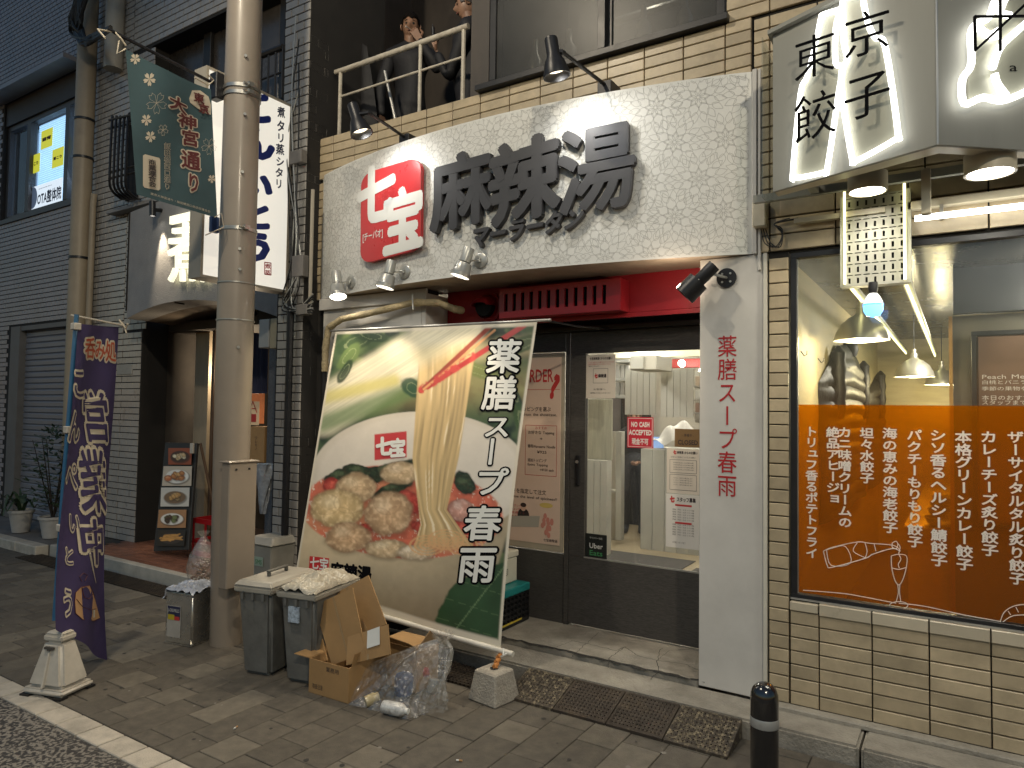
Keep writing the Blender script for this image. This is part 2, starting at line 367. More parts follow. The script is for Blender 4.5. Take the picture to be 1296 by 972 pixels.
# perforated steel ramps
m_rust = mat('rusty_plate', (.06,.048,.038), .6, metal=.5, var=.35, scale=12, bump=.4, bscale=200, stain=.4, stcol=(.2,.15,.09))
m_rust2 = mat('worn_plate', (.06,.048,.036), .6, metal=.3, var=.4, scale=70, bump=.4, bscale=200, stain=.95, stcol=(.5,.42,.27))
m_dark = mat('dark_void', (.012,.012,.012), .9, var=0)
def ramp(x0, x1, label, m, yf=3.335, yb=3.6, zf=.012, zb=.088, nx=13, ny=10):
    t = thing('ramp_plate', label, 'ramp', ((x0+x1)/2, yf, 0), 'steel ramp plates set against the kerb')
    S = lambda u, v, d=0: V((x0+(x1-x0)*u, yf+(yb-yf)*v, zf+(zb-zf)*v+d))
    b = MB(); bd = .045
    for j in range(ny):
        for i in range(nx):
            u0, u1 = bd+(1-2*bd)*i/nx, bd+(1-2*bd)*(i+1)/nx; v0, v1 = bd+(1-2*bd)*j/ny, bd+(1-2*bd)*(j+1)/ny
            off = .0 if j % 2 else .0; cu, cv = (u0+u1)/2, (v0+v1)/2; hu, hv = (u1-u0)*.17, (v1-v0)*.2
            o4 = [(u0,v0),(u1,v0),(u1,v1),(u0,v1)]; i4 = [(cu-hu+off,cv-hv),(cu+hu,cv-hv),(cu+hu,cv+hv),(cu-hu,cv+hv)]
            P = [S(*q) for q in o4]+[S(*q, .003) for q in i4]+[S(*q, -.01) for q in i4]
            b.add(P, [(k,(k+1)%4,(k+1)%4+4,k+4) for k in range(4)]+[(k+4,(k+1)%4+4,(k+1)%4+8,k+8) for k in range(4)])
    b.build('perforated_plate', m, t, fix=False)
    r = MB()
    for a in ((0,0,1,bd),(0,1-bd,1,1),(0,bd,bd,1-bd),(1-bd,bd,1,1-bd)):
        q = [(a[0],a[1]),(a[2],a[1]),(a[2],a[3]),(a[0],a[3])]; r.hexa([S(*p,-.014) for p in q], [S(*p,.002) for p in q])
    r.build('rim', m, t)
    e = MB()
    for xx in (x0, x1-.006): e.hexa([(xx,yf,0),(xx+.006,yf,0),(xx+.006,yb,0),(xx,yb,0)], [(xx,yf,zf-.012),(xx+.006,yf,zf-.012),(xx+.006,yb,zb-.016),(xx,yb,zb-.016)])
    e.build('side_web', m, t); bx('underside', m_dark, t, x0+.01, x1-.01, yf+.01, yb-.01, .001, .003)
ramp(-2.155, -1.853, 'ramp plate with the light worn surface next to the concrete block', m_rust2)
ramp(-1.847, -1.543, 'dark brown ramp plate, second from the concrete block', m_rust)
ramp(-1.537, -1.238, 'dark brown ramp plate with white specks, third from the concrete block', m_rust)
ramp(-1.232, -.922, 'ramp plate with yellowish worn paint beside the black bollard', m_rust2)
gr = thing('gutter_cover', 'dark perforated gutter cover under the bottom edge of the noodle banner', 'grate', (-2.8, 3.45, 0))
ramp_mb = MB()
for j in range(9):
    ramp_mb.box(-3.3, -2.25, 3.34+.029*j, 3.34+.029*j+.019, .0, .012)
for i in range(34): ramp_mb.box(-3.3+.0285*i, -3.3+.0285*i+.012, 3.34, 3.6, .001, .0135)
ramp_mb.build('bars', m_rust, gr); bx('underside', m_dark, gr, -3.3, -2.35, 3.34, 3.6, -.004, .0005)
# restaurant step
m_redtile = mat('red_floor_tile', (.2,.085,.05), .45, var=.3, scale=10, rand=.18, bump=.2, bscale=90)
step = tag(MB().box(-8.2, -4.95, 3.78, 5.7, -.04, .094).build('entrance_step', m_joint), kind='structure')
MB().box(-8.2, -4.95, 3.70, 3.778, -.04, .108).build('step_edge', mat('step_edge', (.42,.39,.33), .7, var=.2, bump=.4), step, bevel=.008)
fm = MB(); k = 0; tl = None
for j in range(12):
    for i in range(-1, 16):
        a = -7.65+.16*i+(.08 if j % 2 else 0); c = 3.785+.075*j
        if a+.155 > -5.0: continue
        if tl is None: o = MB().box(-.0775,.0775,-.0355,.0355,-.01,0).build('floor_tile', m_redtile, step, bevel=.002); tl = o.data
        else: o = link('floor_tile', tl, step)
        o.location = (a+.078, c+.036, .104)
bx('inner_floor', mat('dark_floor', (.05,.035,.03), .5), step, -7.6, -5.0, 4.69, 5.69, .09, .1)
gt = thing('gutter_grating', 'brown steel gutter grating in front of the restaurant step', 'grate', (-6.7, 3.55, 0))
g1 = MB()
for j in range(8): g1.box(-8.3, -5.1, 3.42+.03*j, 3.42+.03*j+.01, 0, .012)
for i in range(107): g1.box(-8.3+.03*i, -8.3+.03*i+.008, 3.42, 3.65, .001, .0125)
g1.build('bars', m_rust, gt); bx('underside', m_dark, gt, -8.3, -5.1, 3.42, 3.65, -.008, .0005)
# raised strip with kerb stones by the shutter
plat = tag(MB().box(-14, -8.21, 3.72, 4.8, -.04, .092).build('shopfront_platform', mat('grey_slab', (.14,.13,.12), .8, var=.3, scale=5, bump=.4)), kind='structure')
for i in range(12): MB().box(-8.7-.47*i, -8.7-.47*i+.46, 3.58, 3.716, -.04, .1).build('kerb_stone', m_kerb, plat, bevel=.01)
# ================================================================ MAIN BUILDING (noodle shop and dumpling shop share it)
m_tile = mat('beige_tile', (.43,.35,.23), .38, var=.16, scale=7, rand=.15, stain=.35, stcol=(.2,.17,.12), bump=.08, bscale=40)
m_grout = mat('dark_grout', (.02,.018,.016), .9, var=.2)
m_white = mat('white_panel', (.58,.56,.52), .45, var=.08, scale=3, stain=.3, stcol=(.4,.38,.34))
m_blackmetal = mat('black_metal', (.02,.02,.022), .4, metal=.3, var=.2)
m_bronze = mat('dark_window_frame', (.025,.024,.024), .4, metal=.4, var=.2)
YF = 3.905
B = thing('shop_building', 'beige tiled building with a white flower patterned shop sign and an orange filmed window', 'building', (-2, 4.2, 0))
wall = MB()
wall.box(-.94, 2.4, YF+.004, 4.05, 0, .64).box(-.94, -.765, YF+.004, 4.05, .64, 2.47).box(-.94, 2.4, YF+.004, 4.05, 2.47, 3.84)
wall.box(-1.1, 2.4, YF+.004, 4.05, 3.84, 6.5).box(-4.40, -.945, YF+.004, 4.05, 2.5, 3.80).box(-4.40, -3.25, YF+.004, 4.05, 0, 2.5)
wall.build('wall', m_grout, B)
P_ = .0686; TW = .241; XJ = -.6135
QUOTA = [300]; fill = MB()
brick_wall('tile', -.94+.08, -.757, .108, 2.458, YF, .2, P_, .006, .018, m_tile, B, bond=False, xa=-.86)
brick_wall('tile', -.753, .35, .108, .588, YF, TW, P_, .006, .018, m_tile, B, bond=False, xa=XJ-TW)
# sloped cap row under the window
brick_wall('tile', -4.396, -.95, 3.457, 3.80, YF, TW, P_, .006, .018, m_tile, B, bond=False, xa=XJ-16*TW)
brick_wall('tile', -.94, .95, 2.475, 2.75, YF, TW*1.35, P_*1.33, .007, .018, m_tile, B, bond=False, xa=XJ-TW)
brick_wall('tile', -4.396, -4.30, 2.47, 3.457, YF, TW, P_, .006, .018, m_tile, B, bond=False, xa=XJ-16*TW)
brick_wall('tile', -1.09, -.3, 3.80, 4.48, YF, TW, P_, .006, .018, m_tile, B, bond=False, xa=XJ-2*TW, stuff=fill)
QUOTA = [0]
brick_wall('tile', -.94, 1.8, 2.75, 3.80, YF, TW, P_, .006, .018, m_tile, B, bond=False, xa=XJ-2*TW, stuff=fill)
brick_wall('tile', -1.09, 1.8, 4.48, 6.2, YF, TW, P_, .006, .018, m_tile, B, bond=False, xa=XJ-2*TW, stuff=fill)
brick_wall('tile', .35, 2.3, .108, .588, YF, TW, P_, .006, .018, m_tile, B, bond=False, xa=XJ-TW, stuff=fill)
tag(fill.build('tile', m_tile, B, fix=False), kind='stuff')
capm = tile_mesh('cap', TW-.006, .058, .03, mat('cap_tile', (.5,.44,.33), .3, var=.08, rand=.08))
for i in range(-1, 10):
    x = XJ+TW*(i+.5)
    if i == -1: o = MB().box(-.753, XJ-.004, YF-.028, YF+.03, .59, .636).build('cap_tile', MATS['cap_tile'], B, bevel=.004)
    else:
        o = link('cap_tile', capm, B, (x, YF-.001, .613))
# white column with the red lettering
colp = MB().box(-1.235, -.885, YF-.012, 4.42, .095, 2.472).build('column', m_white, B, bevel=.003)
bx('column_trim', mat('cream_trim', (.6,.57,.48), .4, var=.04), colp, -.884, -.866, YF-.03, 4.0, .1, 2.47)
m_red = mat('red_print', (.42,.02,.025), .4, var=.03)
for i, ch in enumerate('薬膳スープ春雨'): zz = 2.04-(2.04-1.145)/7*i; letter('character', ch, rect(-1.135, -1.025, zz-.895/7, zz, YF-.0135, .001), m_red, colp, vert=True, off=.003)
# left white wall behind the banner and recess
bx('side_panel', m_white, B, -4.27, -3.26, 3.87, 3.904, .1, 2.44)
bx('side_return', m_white, B, -3.256, -3.22, 3.87, 4.6, .12, 2.44)
bx('panel_trim', m_white, B, -4.30, -3.2, 3.845, 3.868, 2.38, 2.47, bevel=.003)
# red fascia over the door
m_redp = mat('red_paint', (.3,.012,.02), .35, var=.12, scale=5, stain=.2, stcol=(.12,.01,.012))
m_redd = mat('red_fascia', (.32,.012,.02), .5, var=.12, scale=5, bump=.1)
bx('red_fascia', m_redd, B, -3.22, -1.237, 4.12, 4.3, 2.235, 2.60, bevel=.004)
bx('fascia_ledge', m_redd, B, -3.22, -1.237, 4.10, 4.118, 2.205, 2.232)
sl = thing('vent_box', 'red slotted vent cover box above the dark door', 'vent', (-2.2, 4.05, 2.2))
zb, zt = 2.235, 2.435; xs0, xs1 = -2.66, -1.76; b = MB(); ns = 12
b.box(xs0, xs1, 3.98, 4.0, zb, zb+.045).box(xs0, xs1, 3.98, 4.0, zt-.035, zt)
pit = (xs1-.06-(xs0+.04))/ns
b.box(xs0, xs0+.04, 3.98, 4.0, zb+.045, zt-.035)
for i in range(ns): b.box(xs0+.04+pit*i+pit*.42, xs0+.04+pit*(i+1)+(.06 if i == ns-1 else 0), 3.98, 4.0, zb+.045, zt-.035)
b.box(xs0, xs1, 4.0, 4.118, zt-.01, zt).box(xs0, xs1, 4.0, 4.118, zb, zb+.01).box(xs1-.01, xs1, 4.0, 4.118, zb+.01, zt-.01).box(xs0, xs0+.01, 4.0, 4.118, zb+.01, zt-.01)
b.build('slotted_cover', m_redp, sl); bx('inside', m_dark, sl, xs0+.02, xs1-.02, 4.05, 4.06, zb+.012, zt-.012)
dh = thing('duct_hood', 'round red duct hood beside the slotted vent box', 'vent', (-2.83, 4.1, 2.33))
b = MB(); b.lathe((-2.83, 4.118, 2.34), (0,-1,0), [(.105,0),(.105,.02),(.085,.025),(.085,.06)], 28); b.build('flange', m_redp, dh, smooth=True)
b = MB()
for i in range(9):
    pass
b.grid(lambda u, v: V((-2.83, 4.1, 2.34))+V((math.cos(math.pi*u)*.085*math.cos(v*1.2)**.3, -.13*math.sin(v*1.5), math.sin(math.pi*u)*.085*math.cos(v*1.35))), 16, 8)
b.build('cowl', m_redp, dh, smooth=True)
b = MB(); b.cyl((-2.83,4.1,2.34), (-2.83,4.03,2.34), .07); b.build('opening', m_dark, dh)
# dark shop front
m_wood = mat('dark_woodgrain', (.06,.056,.052), .55, var=.5, scale=30, stretch=(1, 1, 14), spec=.4)
YD = 4.39
bx('front_panel', m_wood, B, -3.22, -2.36, YD, YD+.04, .12, .60)
bx('front_panel', m_wood, B, -3.22, -2.36, YD, YD+.04, 2.03, 2.25)
bx('front_panel', m_wood, B, -3.22, -2.97, YD, YD+.04, .60, 2.03)
bx('front_post', m_wood, B, -2.352, -2.318, YD-.012, YD+.05, .12, 2.20, bevel=.002)
bx('front_panel', m_wood, B, -3.22, -1.237, YD, YD+.04, 2.252, 2.6); bx('front_panel', m_wood, B, -2.36, -1.237, YD, YD+.04, 2.157, 2.25)
bx('door_track', m_blackmetal, B, -3.22, -1.237, YD-.05, YD-.005, 2.165, 2.198)
door = bx('door', m_wood, B, -2.312, -1.237, YD-.01, YD+.03, .135, .60)
b = MB(); b.box(-2.312, -2.195, YD-.01, YD+.03, .602, 2.155).box(-2.195, -1.237, YD-.01, YD+.03, 2.012, 2.155); b.build('door_stile', m_wood, door)
bx('door_glass', glassy('clear_glass', (.97,.98,.97), .03, .3, .01, .02), door, -2.195, -1.237, YD+.004, YD+.012, .602, 2.01)
m_alu = mat('aluminium', (.5,.49,.46), .35, metal=.7, var=.08)
bx('glass_bead', m_alu, door, -2.195, -1.237, YD-.012, YD-.009, .596, .606)
b = MB(); b.box(-2.262, -2.228, YD-.028, YD-.01, 1.09, 1.30); b.build('handle', m_blackmetal, door, bevel=.006)
MB().cyl((-2.245, YD-.029, 1.255), (-2.245, YD-.036, 1.255), .011).build('keyhole', m_alu, door)
pf = bx('poster_frame', mat('beige_frame', (.4,.35,.27), .5, var=.1), B, -2.97, -2.365, YD-.004, YD+.01, .61, 2.025, bevel=.003)
m_paper = mat('poster_paper', (.68,.52,.42), .5, var=.04, scale=3)
po = thing('menu_poster', 'cream ordering guide poster with red ORDER heading beside the door', 'poster', (-2.66, YD-.01, .7))
bx('sheet', m_paper, po, -2.955, -2.39, YD-.008, YD-.005, .655, 1.99)
m_ink = mat('dark_ink', (.04,.03,.03), .5, var=0); m_rink = mat('red_ink', (.5,.04,.04), .5, var=0)
PY = YD-.009
tr = letter('lettering', 'ORDER', rect(-2.72,-2.455,1.80,1.93,PY), m_rink, po, off=.02)
letter('lettering', '?', rect(-2.475,-2.405,1.68,1.90,PY), m_rink, po, off=.06, shear=.3)
b = MB()
for s_, x0, x1, z, h in (('トッピングを選ぶ',-2.74,-2.47,1.60,.036),('from the showcase.',-2.70,-2.42,1.565,.03),('お好きな Topping',-2.66,-2.44,1.435,.028),('+',-2.56,-2.535,1.39,.03),('春雨/Harusame Noodle',-2.66,-2.43,1.335,.028),
                         ('¥925',-2.58,-2.5,1.295,.028),('追加トッピング',-2.66,-2.50,1.235,.026),('Extra Topping',-2.66,-2.49,1.205,.024),('→¥150 each',-2.56,-2.44,1.17,.026),
                         ('辛さを指定して注文',-2.83,-2.50,1.0,.038),('choose the level of spiciness!!',-2.83,-2.41,.965,.028),('七宝麻辣湯',-2.52,-2.405,.672,.024)):
    put(b, s_, rect(x0, x1, z, z+h, PY), off=.008)
b.build('lettering', m_ink, po, fix=False)
b = MB(); b.N = V((0,-1,0)); Q = lambda x, z: V((x, PY, z))
stroke(b, [(-2.75,1.76),(-2.40,1.76)], .003, Q); stroke(b, [(-2.68,1.5),(-2.42,1.5),(-2.42,1.14),(-2.68,1.14)], .003, Q, closed=True)
stroke(b, [(-2.81,.93),(-2.83,.93),(-2.83,.79),(-2.81,.79)], .004, Q)
for i in range(5): put(b, ('辛さレベル','ちょい辛 0.5','普通 1.0','大辛 2.0','激辛 3.0')[i], rect(-2.80,-2.68,.90-.026*i,.92-.026*i,PY))
put(b, 'おすすめ', rect(-2.6,-2.5,1.47,1.495,PY)); b.build('lettering', m_rink, po, fix=False)
b = MB()
def disc(b, c, rx, rz, y, m=0, n=20, ph=0): b.add([(c[0]+rx*math.cos(2*math.pi*k/n), y, c[1]+rz*math.sin(2*math.pi*k/n)) for k in range(n)], [tuple(range(n))], m)
disc(b, (-2.69,.845), .05, .05, PY, 0); disc(b, (-2.69,.9), .022, .028, PY-.0005, 1); disc(b, (-2.69,.918), .025, .016, PY-.001, 0)
b.add([(-2.79,PY-.001,.83),(-2.55,PY-.001,.85),(-2.56,PY-.001,.77),(-2.79,PY-.001,.75)], [(0,1,2,3)], 2)
for i in range(14): disc(b, (-2.49+random.uniform(-.04,.04), .80+random.uniform(-.08,.08)), .014, .02, PY-.0015-.0001*i, 3)
disc(b, (-2.5,.93), .055, .018, PY, 4)
b.build('picture', [m_ink, mat('skin_print', (.6,.4,.3), var=0), mat('grey_print', (.4,.38,.33), var=0), mat('pink_print', (.6,.25,.2), var=0), mat('yellow_print', (.65,.5,.15), var=0)], po, fix=False)
# ---------------------------------------------------------------- upper windows and balcony of the main building
m_frost = glassy('dusty_glass', (.55,.55,.52), .0, .4, .35, .3, (.08,.08,.076))
m_brown = mat('brown_wall', (.055,.045,.037), .6, var=.35, scale=4, stretch=(1,1,.4))
zs = 3.845
def frame(name, x0, x1, z0, z1, y, w, m, parent, d=.04):
    return MB().box(x0, x1, y, y+d, z0, z0+w).box(x0, x1, y, y+d, z1-w, z1).box(x0, x0+w, y, y+d, z0+w, z1-w).box(x1-w, x1, y, y+d, z0+w, z1-w).build(name, m, parent, bevel=.002)
for x0, x1, yy in ((-2.74, -1.86, 3.93), (-1.88, -1.12, 3.97)):
    w = frame('window', x0, x1, zs, 5.6, yy, .05, m_bronze, B); bx('pane', m_frost, w, x0+.05, x1-.05, yy+.015, yy+.022, zs+.05, 5.55)
bx('sill', m_bronze, B, -2.80, -1.07, 3.84, 3.93, 3.803, 3.843, bevel=.003)
bx('jamb', m_brown, B, -2.9, -2.745, 3.93, 4.1, 3.80, 5.6)
bx('balcony_wall', m_brown, B, -4.9, -1.1, 5.5, 5.6, 3.0, 6.5); bx('balcony_wall', m_brown, B, -2.80, -2.74, 4.1, 5.5, 3.15, 6.5)
bx('balcony_floor', m_brown, B, -4.9, -1.1, 4.05, 5.5, 3.08, 3.2); bx('balcony_door', m_dark, B, -3.75, -3.2, 5.46, 5.498, 3.2, 5.4)
bx('balcony_wall', m_brown, B, -4.9, -4.85, 4.06, 5.5, 3.2, 6.5)
bx('room_wall', m_dark, B, -2.7, -1.1, 5.0, 5.1, 3.2, 6)
point((-1.9,4.6,4.9), 3.5, (1,.95,.85), .05, 'upstairs_fill')  # unseen lamp added to brighten the shapes behind the panes
for i in range(5): MB().lathe((-2.5+.27*i, 4.15, 3.86), (0,0,1), [(.045,0),(.05,.02),(.05,.2+.03*(i%2)),(.02,.27),(.017,.36)], 20).build('bottle', m_alu, B, smooth=True)  # metal bottle shapes added to give the pane reflection-like glints
for i in range(3): tb('glare_bar', m_alu, B, [(-2.6+.5*i, 4.6, 4.1+.35*i), (-1.5+.3*i, 4.8, 4.25+.32*i)], .03)  # bright slanting bars added in place of reflections on the glass
R_ = thing('balcony_railing', 'worn white painted steel railing of the upstairs balcony', 'railing', (-3.7, 3.99, 3.81))
m_rail = mat('chipped_white_paint', (.5,.46,.38), .55, var=.15, scale=20, stain=.55, stcol=(.14,.09,.05))
A, Bp = at(425,92,Y=3.99), at(593,33,Y=3.99); A.z = Bp.z = (A.z+Bp.z)/2
tb('top_rail', m_rail, R_, [A, Bp], .022, 12)
for px in (431, 531.5, 586): 
    x = at(px, 100, Y=3.99).x; tb('post', m_rail, R_, [(x,3.99,3.79), (x,3.99,A.z)], .014 if px == 531.5 else .016)
xa, xb = at(431,100,Y=3.99).x, at(586,100,Y=3.99).x
tb('mid_rail', m_rail, R_, [(xa,3.99,at(431,130,Y=3.99).z+.05), (xb,3.99,at(431,130,Y=3.99).z+.05)], .010)
# ---------------------------------------------------------------- the curved flower patterned sign
def ys(x): t = min(1, max(0, (x+4.34)/3.40)); return 3.893-.262*math.sin(math.pi*t)**.85 if 0 < t < 1 else 3.893
def sgn(px, py, lift=0):
    y = 3.7
    for _ in range(8): p = at(px, py, Y=y-lift); y = ys(p.x)
    return at(px, py, Y=y-lift)
S_ = thing('shop_sign', 'long curved white shop sign printed with thin grey flower outlines', 'sign', (-2.64, 3.8, 2.475))
m_sign = mat('sign_face', (.72,.72,.68), .4, var=.05, scale=2, stain=.3, stcol=(.48,.46,.4))
NX = 60; z0s, z1s = 2.475, 3.488; b = MB()
xs = [-4.335+3.39*i/NX for i in range(NX+1)]
for a, c in zip(xs, xs[1:]):
    b.add([(a,ys(a),z0s),(c,ys(c),z0s),(c,ys(c),z1s),(a,ys(a),z1s)], [(0,1,2,3)])
    b.add([(a,ys(a),z1s),(c,ys(c),z1s),(c,3.903,z1s),(a,3.903,z1s)], [(0,1,2,3)])
    b.add([(a,ys(a),z0s),(c,ys(c),z0s),(c,3.903,z0s),(a,3.903,z0s)], [(0,3,2,1)], 1)
b.add([(xs[0],ys(xs[0]),z0s),(xs[0],3.903,z0s),(xs[0],3.903,z1s),(xs[0],ys(xs[0]),z1s)], [(0,1,2,3)])
m_soff = mat('soffit_board', (.33,.27,.2), .6, var=.15, stain=.3)
b.build('board', [m_sign, m_soff], S_, smooth=True, fix=False)
bx('soffit', m_soff, S_, -3.25, -1.24, 3.906, 4.119, 2.478, 2.49)
bx('end_trim', m_white, S_, -.942, -.918, 3.868, 3.90, 2.47, 3.492, bevel=.003)
bx('end_trim', m_white, S_, -.914, -.898, 3.875, 3.90, 2.38, 3.49, bevel=.003)
b = MB(); m_line = mat('flower_line', (.38,.38,.36), .6, var=0)
def petal(cx, cz, a, r0, r1, w):
    L_, R2 = [], []
    for i in range(8):
        t = i/7; r = r0+(r1-r0)*t; h = w*math.sin(math.pi*min(1, t**.8))
        for S3, sg in ((L_, 1), (R2, -1)): S3.append((cx+math.cos(a)*r-math.sin(a)*h*sg, cz+math.sin(a)*r+math.cos(a)*h*sg))
    for S3 in (L_, R2):
        for p, q in zip(S3, S3[1:]):
            if not (-4.32 < p[0] < -.96 and 2.485 < p[1] < 3.48 and -4.32 < q[0] < -.96 and 2.485 < q[1] < 3.48): continue
            d = V((q[0]-p[0], q[1]-p[1])); 
            if d.length < 1e-5: continue
            nn = V((-d.y, d.x)).normalized()*.0007
            b.add([(x, ys(x)-.0012, z) for x, z in ((p[0]-nn.x,p[1]-nn.y),(q[0]-nn.x,q[1]-nn.y),(q[0]+nn.x,q[1]+nn.y),(p[0]+nn.x,p[1]+nn.y))], [(0,1,2,3)])
for j in range(-1, 6):
    for i in range(-1, 15):
        cx = -4.35+.262*i+(.131 if j % 2 else 0)+random.uniform(-.02,.02); cz = 2.5+.215*j+random.uniform(-.02,.02)
        for k in range(8): petal(cx, cz, k*math.pi/4+.2*i, .008, .062, .017)
        for k in range(8): petal(cx, cz, (k+.5)*math.pi/4+.2*i, .035, .118, .026)
        for k in range(16): petal(cx, cz, (k+.5)*math.pi/8+.2*i, .085, .152, .018)
tag(b.build('flower_print', m_line, S_, fix=False), kind='stuff')
# red seal panel
LG = thing('logo_panel', 'raised red seal shaped panel with white characters on the sign', 'sign', tuple(sgn(498,330)))
tl, tr_, br, bl = (461,222), (537,199), (536,316), (460,336)
fq = quadfn(lambda x, y: sgn(x, y, .02), tl, tr_, br, bl)
def rr(u0, v0, u1, v1, ru, rv, n=6):
    P = []
    for cx, cy, a0 in ((u1-ru, v1-rv, 0), (u0+ru, v1-rv, 90), (u0+ru, v0+rv, 180), (u1-ru, v0+rv, 270)):
        P += [(cx+ru*math.cos(math.radians(a0+90*k/n)), cy+rv*math.sin(math.radians(a0+90*k/n))) for k in range(n+1)]
    return P
pts = rr(0, 0, 1, 1, .2, .14); N_ = (fq(0,0,.03)-fq(0,0,0))
MB().prism([fq(u, v, 0) for u, v in pts], N_).build('panel', [mat('seal_red', (.52,.03,.035), .3, var=.04)], LG, bevel=.002)
m_wp = mat('white_print', (.72,.72,.68), .4, var=0)
b = MB(); H = lambda u0,v0,u1,v1: (lambda u,v,d=0: fq(u0+(u1-u0)*u, v0+(v1-v0)*v, .0315+d))
put(b, '七', H(-.06,.40,.60,1.06), off=.055, res=4); put(b, '宝', H(.38,.0,1.06,.72), off=.045, res=4); put(b, '[チーパオ]', H(.04,.24,.40,.34), off=.02)
b.build('lettering', m_wp, LG, fix=False)
# raised grey characters
m_char = mat('charcoal_metal', (.06,.06,.065), .5, metal=.2, var=.1); 
for ch, q in (('麻', ((549,205),(627,183),(627,281),(549,300))), ('辣', ((621,190),(712,163),(712,271),(621,294))), ('湯', ((707,168),(808,148),(808,262),(707,281)))):
    f = quadfn(lambda x, y: sgn(x, y, .012), *q); t = thing('raised_character', {'麻':'left large charcoal raised character on the sign, next to the red seal','辣':'middle large charcoal raised character on the sign','湯':'right large charcoal raised character on the sign, lit brightest'}[ch], 'sign letter', tuple(f(.5,0,0)), 'large raised characters on the sign')
    o = letter('character', ch, f, m_char, t, ext=.04, off=.026 if ch == '湯' else .036, res=4); o.data.update()
f = quadfn(lambda x, y: sgn(x, y, .012), (600,288),(742,260),(742,290),(600,318)); t = thing('raised_kana', 'small row of charcoal raised kana under the large sign characters', 'sign letter', tuple(f(.5,0,0)))
for i, ch in enumerate('マーラータン'): letter('kana', ch, (lambda i: lambda u, v, d=0: f((i+u)/6, v, d))(i), m_char, t, ext=.035, off=.045, shear=.25)
# ---------------------------------------------------------------- lamps on the sign
m_silver = mat('silver_paint', (.42,.42,.39), .35, metal=.5, var=.08); m_lens = mat('lamp_lens', (1,1,1), .3, emit=14, ecol=(1,.93,.8), var=0)
m_lens0 = mat('lamp_inside', (.7,.65,.5), .3, emit=1.5, ecol=(1,.85,.6), var=0)
def wall_spot(base, top, bot, label, group, metal=m_silver, rb=.058, rt=.036, rbm=.066, disc_r=.05, on=m_lens, nrm=(0,-1,0)):
    t = thing('wall_spotlight', label, 'spotlight', tuple(base), group); d = (bot-top).normalized(); ln = (bot-top).length
    MB().lathe(base, nrm, [(0,0),(disc_r,0),(disc_r,.008),(disc_r*.85,.013),(0,.013)], 24).build('mount', metal, t, smooth=True)
    j = top+d*ln*.30+(base-top).normalized()*rt; MB().tube([base+V(nrm)*.012, base+V(nrm)*.03, j], .006, 8).cyl(base+V(nrm)*.022-V((0,0,.012)), base+V(nrm)*.022+V((0,0,.012)), .009).build('arm', metal, t, smooth=True)
    MB().lathe(top, d, [(0,0),(rt*.95,0),(rt,.004),(rt,ln*.48),(rt*.8,ln*.5),(rb*.85,ln*.54),(rbm*.9,ln*.84),(rbm,ln*.87),(rbm,ln),(rbm*.93,ln),(rbm*.8,ln*.86),(0,ln*.84)], 24).build('housing', metal, t, smooth=True)
    MB().lathe(top, d, [(0,ln*.9),(rbm*.84,ln*.9)], 20).build('lens', on, t); return t, d
gsp = 'silver spotlights along the bottom of the sign'
cfg = [((445,357),(425.5,344),(428,376),'leftmost silver spotlight under the sign, its lit face showing'),((513,344),(496,330),(487,364),'middle silver spotlight under the red seal'),((609,330),(594,314),(582,350),'rightmost silver spotlight under the raised characters')]
for (a, t_, bo, lb), aim in zip(cfg, ((-3.9,3.2,1.0),(-3.6,3.3,.8),(-3.0,3.3,.9))):
    bs = sgn(*a, .002); y = bs.y-.07; tp, bt = at(*t_, Y=y), at(*bo, Y=y-.03)
    _, d = wall_spot(bs, tp, bt, lb, gsp); aimv = V(aim)-bt
    spot(bt+d*.012, aim, 9, 95, .6, WARM, .03)
bs = at(920,352,Y=3.892); tp, bt = at(904,336,Y=3.78), at(866,374,Y=3.74)
t = thing('wall_spotlight', 'black spotlight with round mount on the white column', 'spotlight', tuple(bs)); d = (bt-tp).normalized(); ln = (bt-tp).length
MB().lathe(bs, (0,-1,0), [(0,0),(.054,0),(.054,.012),(0,.012)], 32).build('mount', m_blackmetal, t, smooth=True)
b = MB()
for a in (45,135,225,315): b.cyl(bs+V((math.cos(math.radians(a))*.032,-.012,math.sin(math.radians(a))*.032)), bs+V((math.cos(math.radians(a))*.032,-.017,math.sin(math.radians(a))*.032)), .006)
b.build('screw', m_silver, t) ; tb('arm', m_silver, t, [bs+V((0,-.012,0)), bs+V((-.01,-.05,0)), tp+d*.05], .008)
MB().lathe(tp, d, [(0,0),(.036,0),(.036,ln*.55),(.03,ln*.6),(.02,ln*.62)], 28).build('housing', m_blackmetal, t, smooth=True)
MB().lathe(tp, d, [(.058,ln*.52),(.062,ln*.52),(.062,ln),(.056,ln),(.054,ln*.55)], 28).build('glare_ring', m_blackmetal, t, smooth=True)
b = MB()
for k in range(4):
    a = k*math.pi/2+.4; q = d.orthogonal().normalized(); w = d.cross(q); e = q*math.cos(a)+w*math.sin(a); b.tube([tp+d*ln*.5+e*.034, tp+d*ln*.62+e*.057], .004)
b.build('fin', m_silver, t); MB().lathe(tp, d, [(0,ln*.7),(.05,ln*.7)], 20).build('lens', m_lens0, t)
spot(bt, (-2.4,4.2,.6), 9, 90, .7, WARM, .03); point(tp+d*ln*.75+V((-.075,-.01,.02)), 1.6, (1,.8,.6), .02)
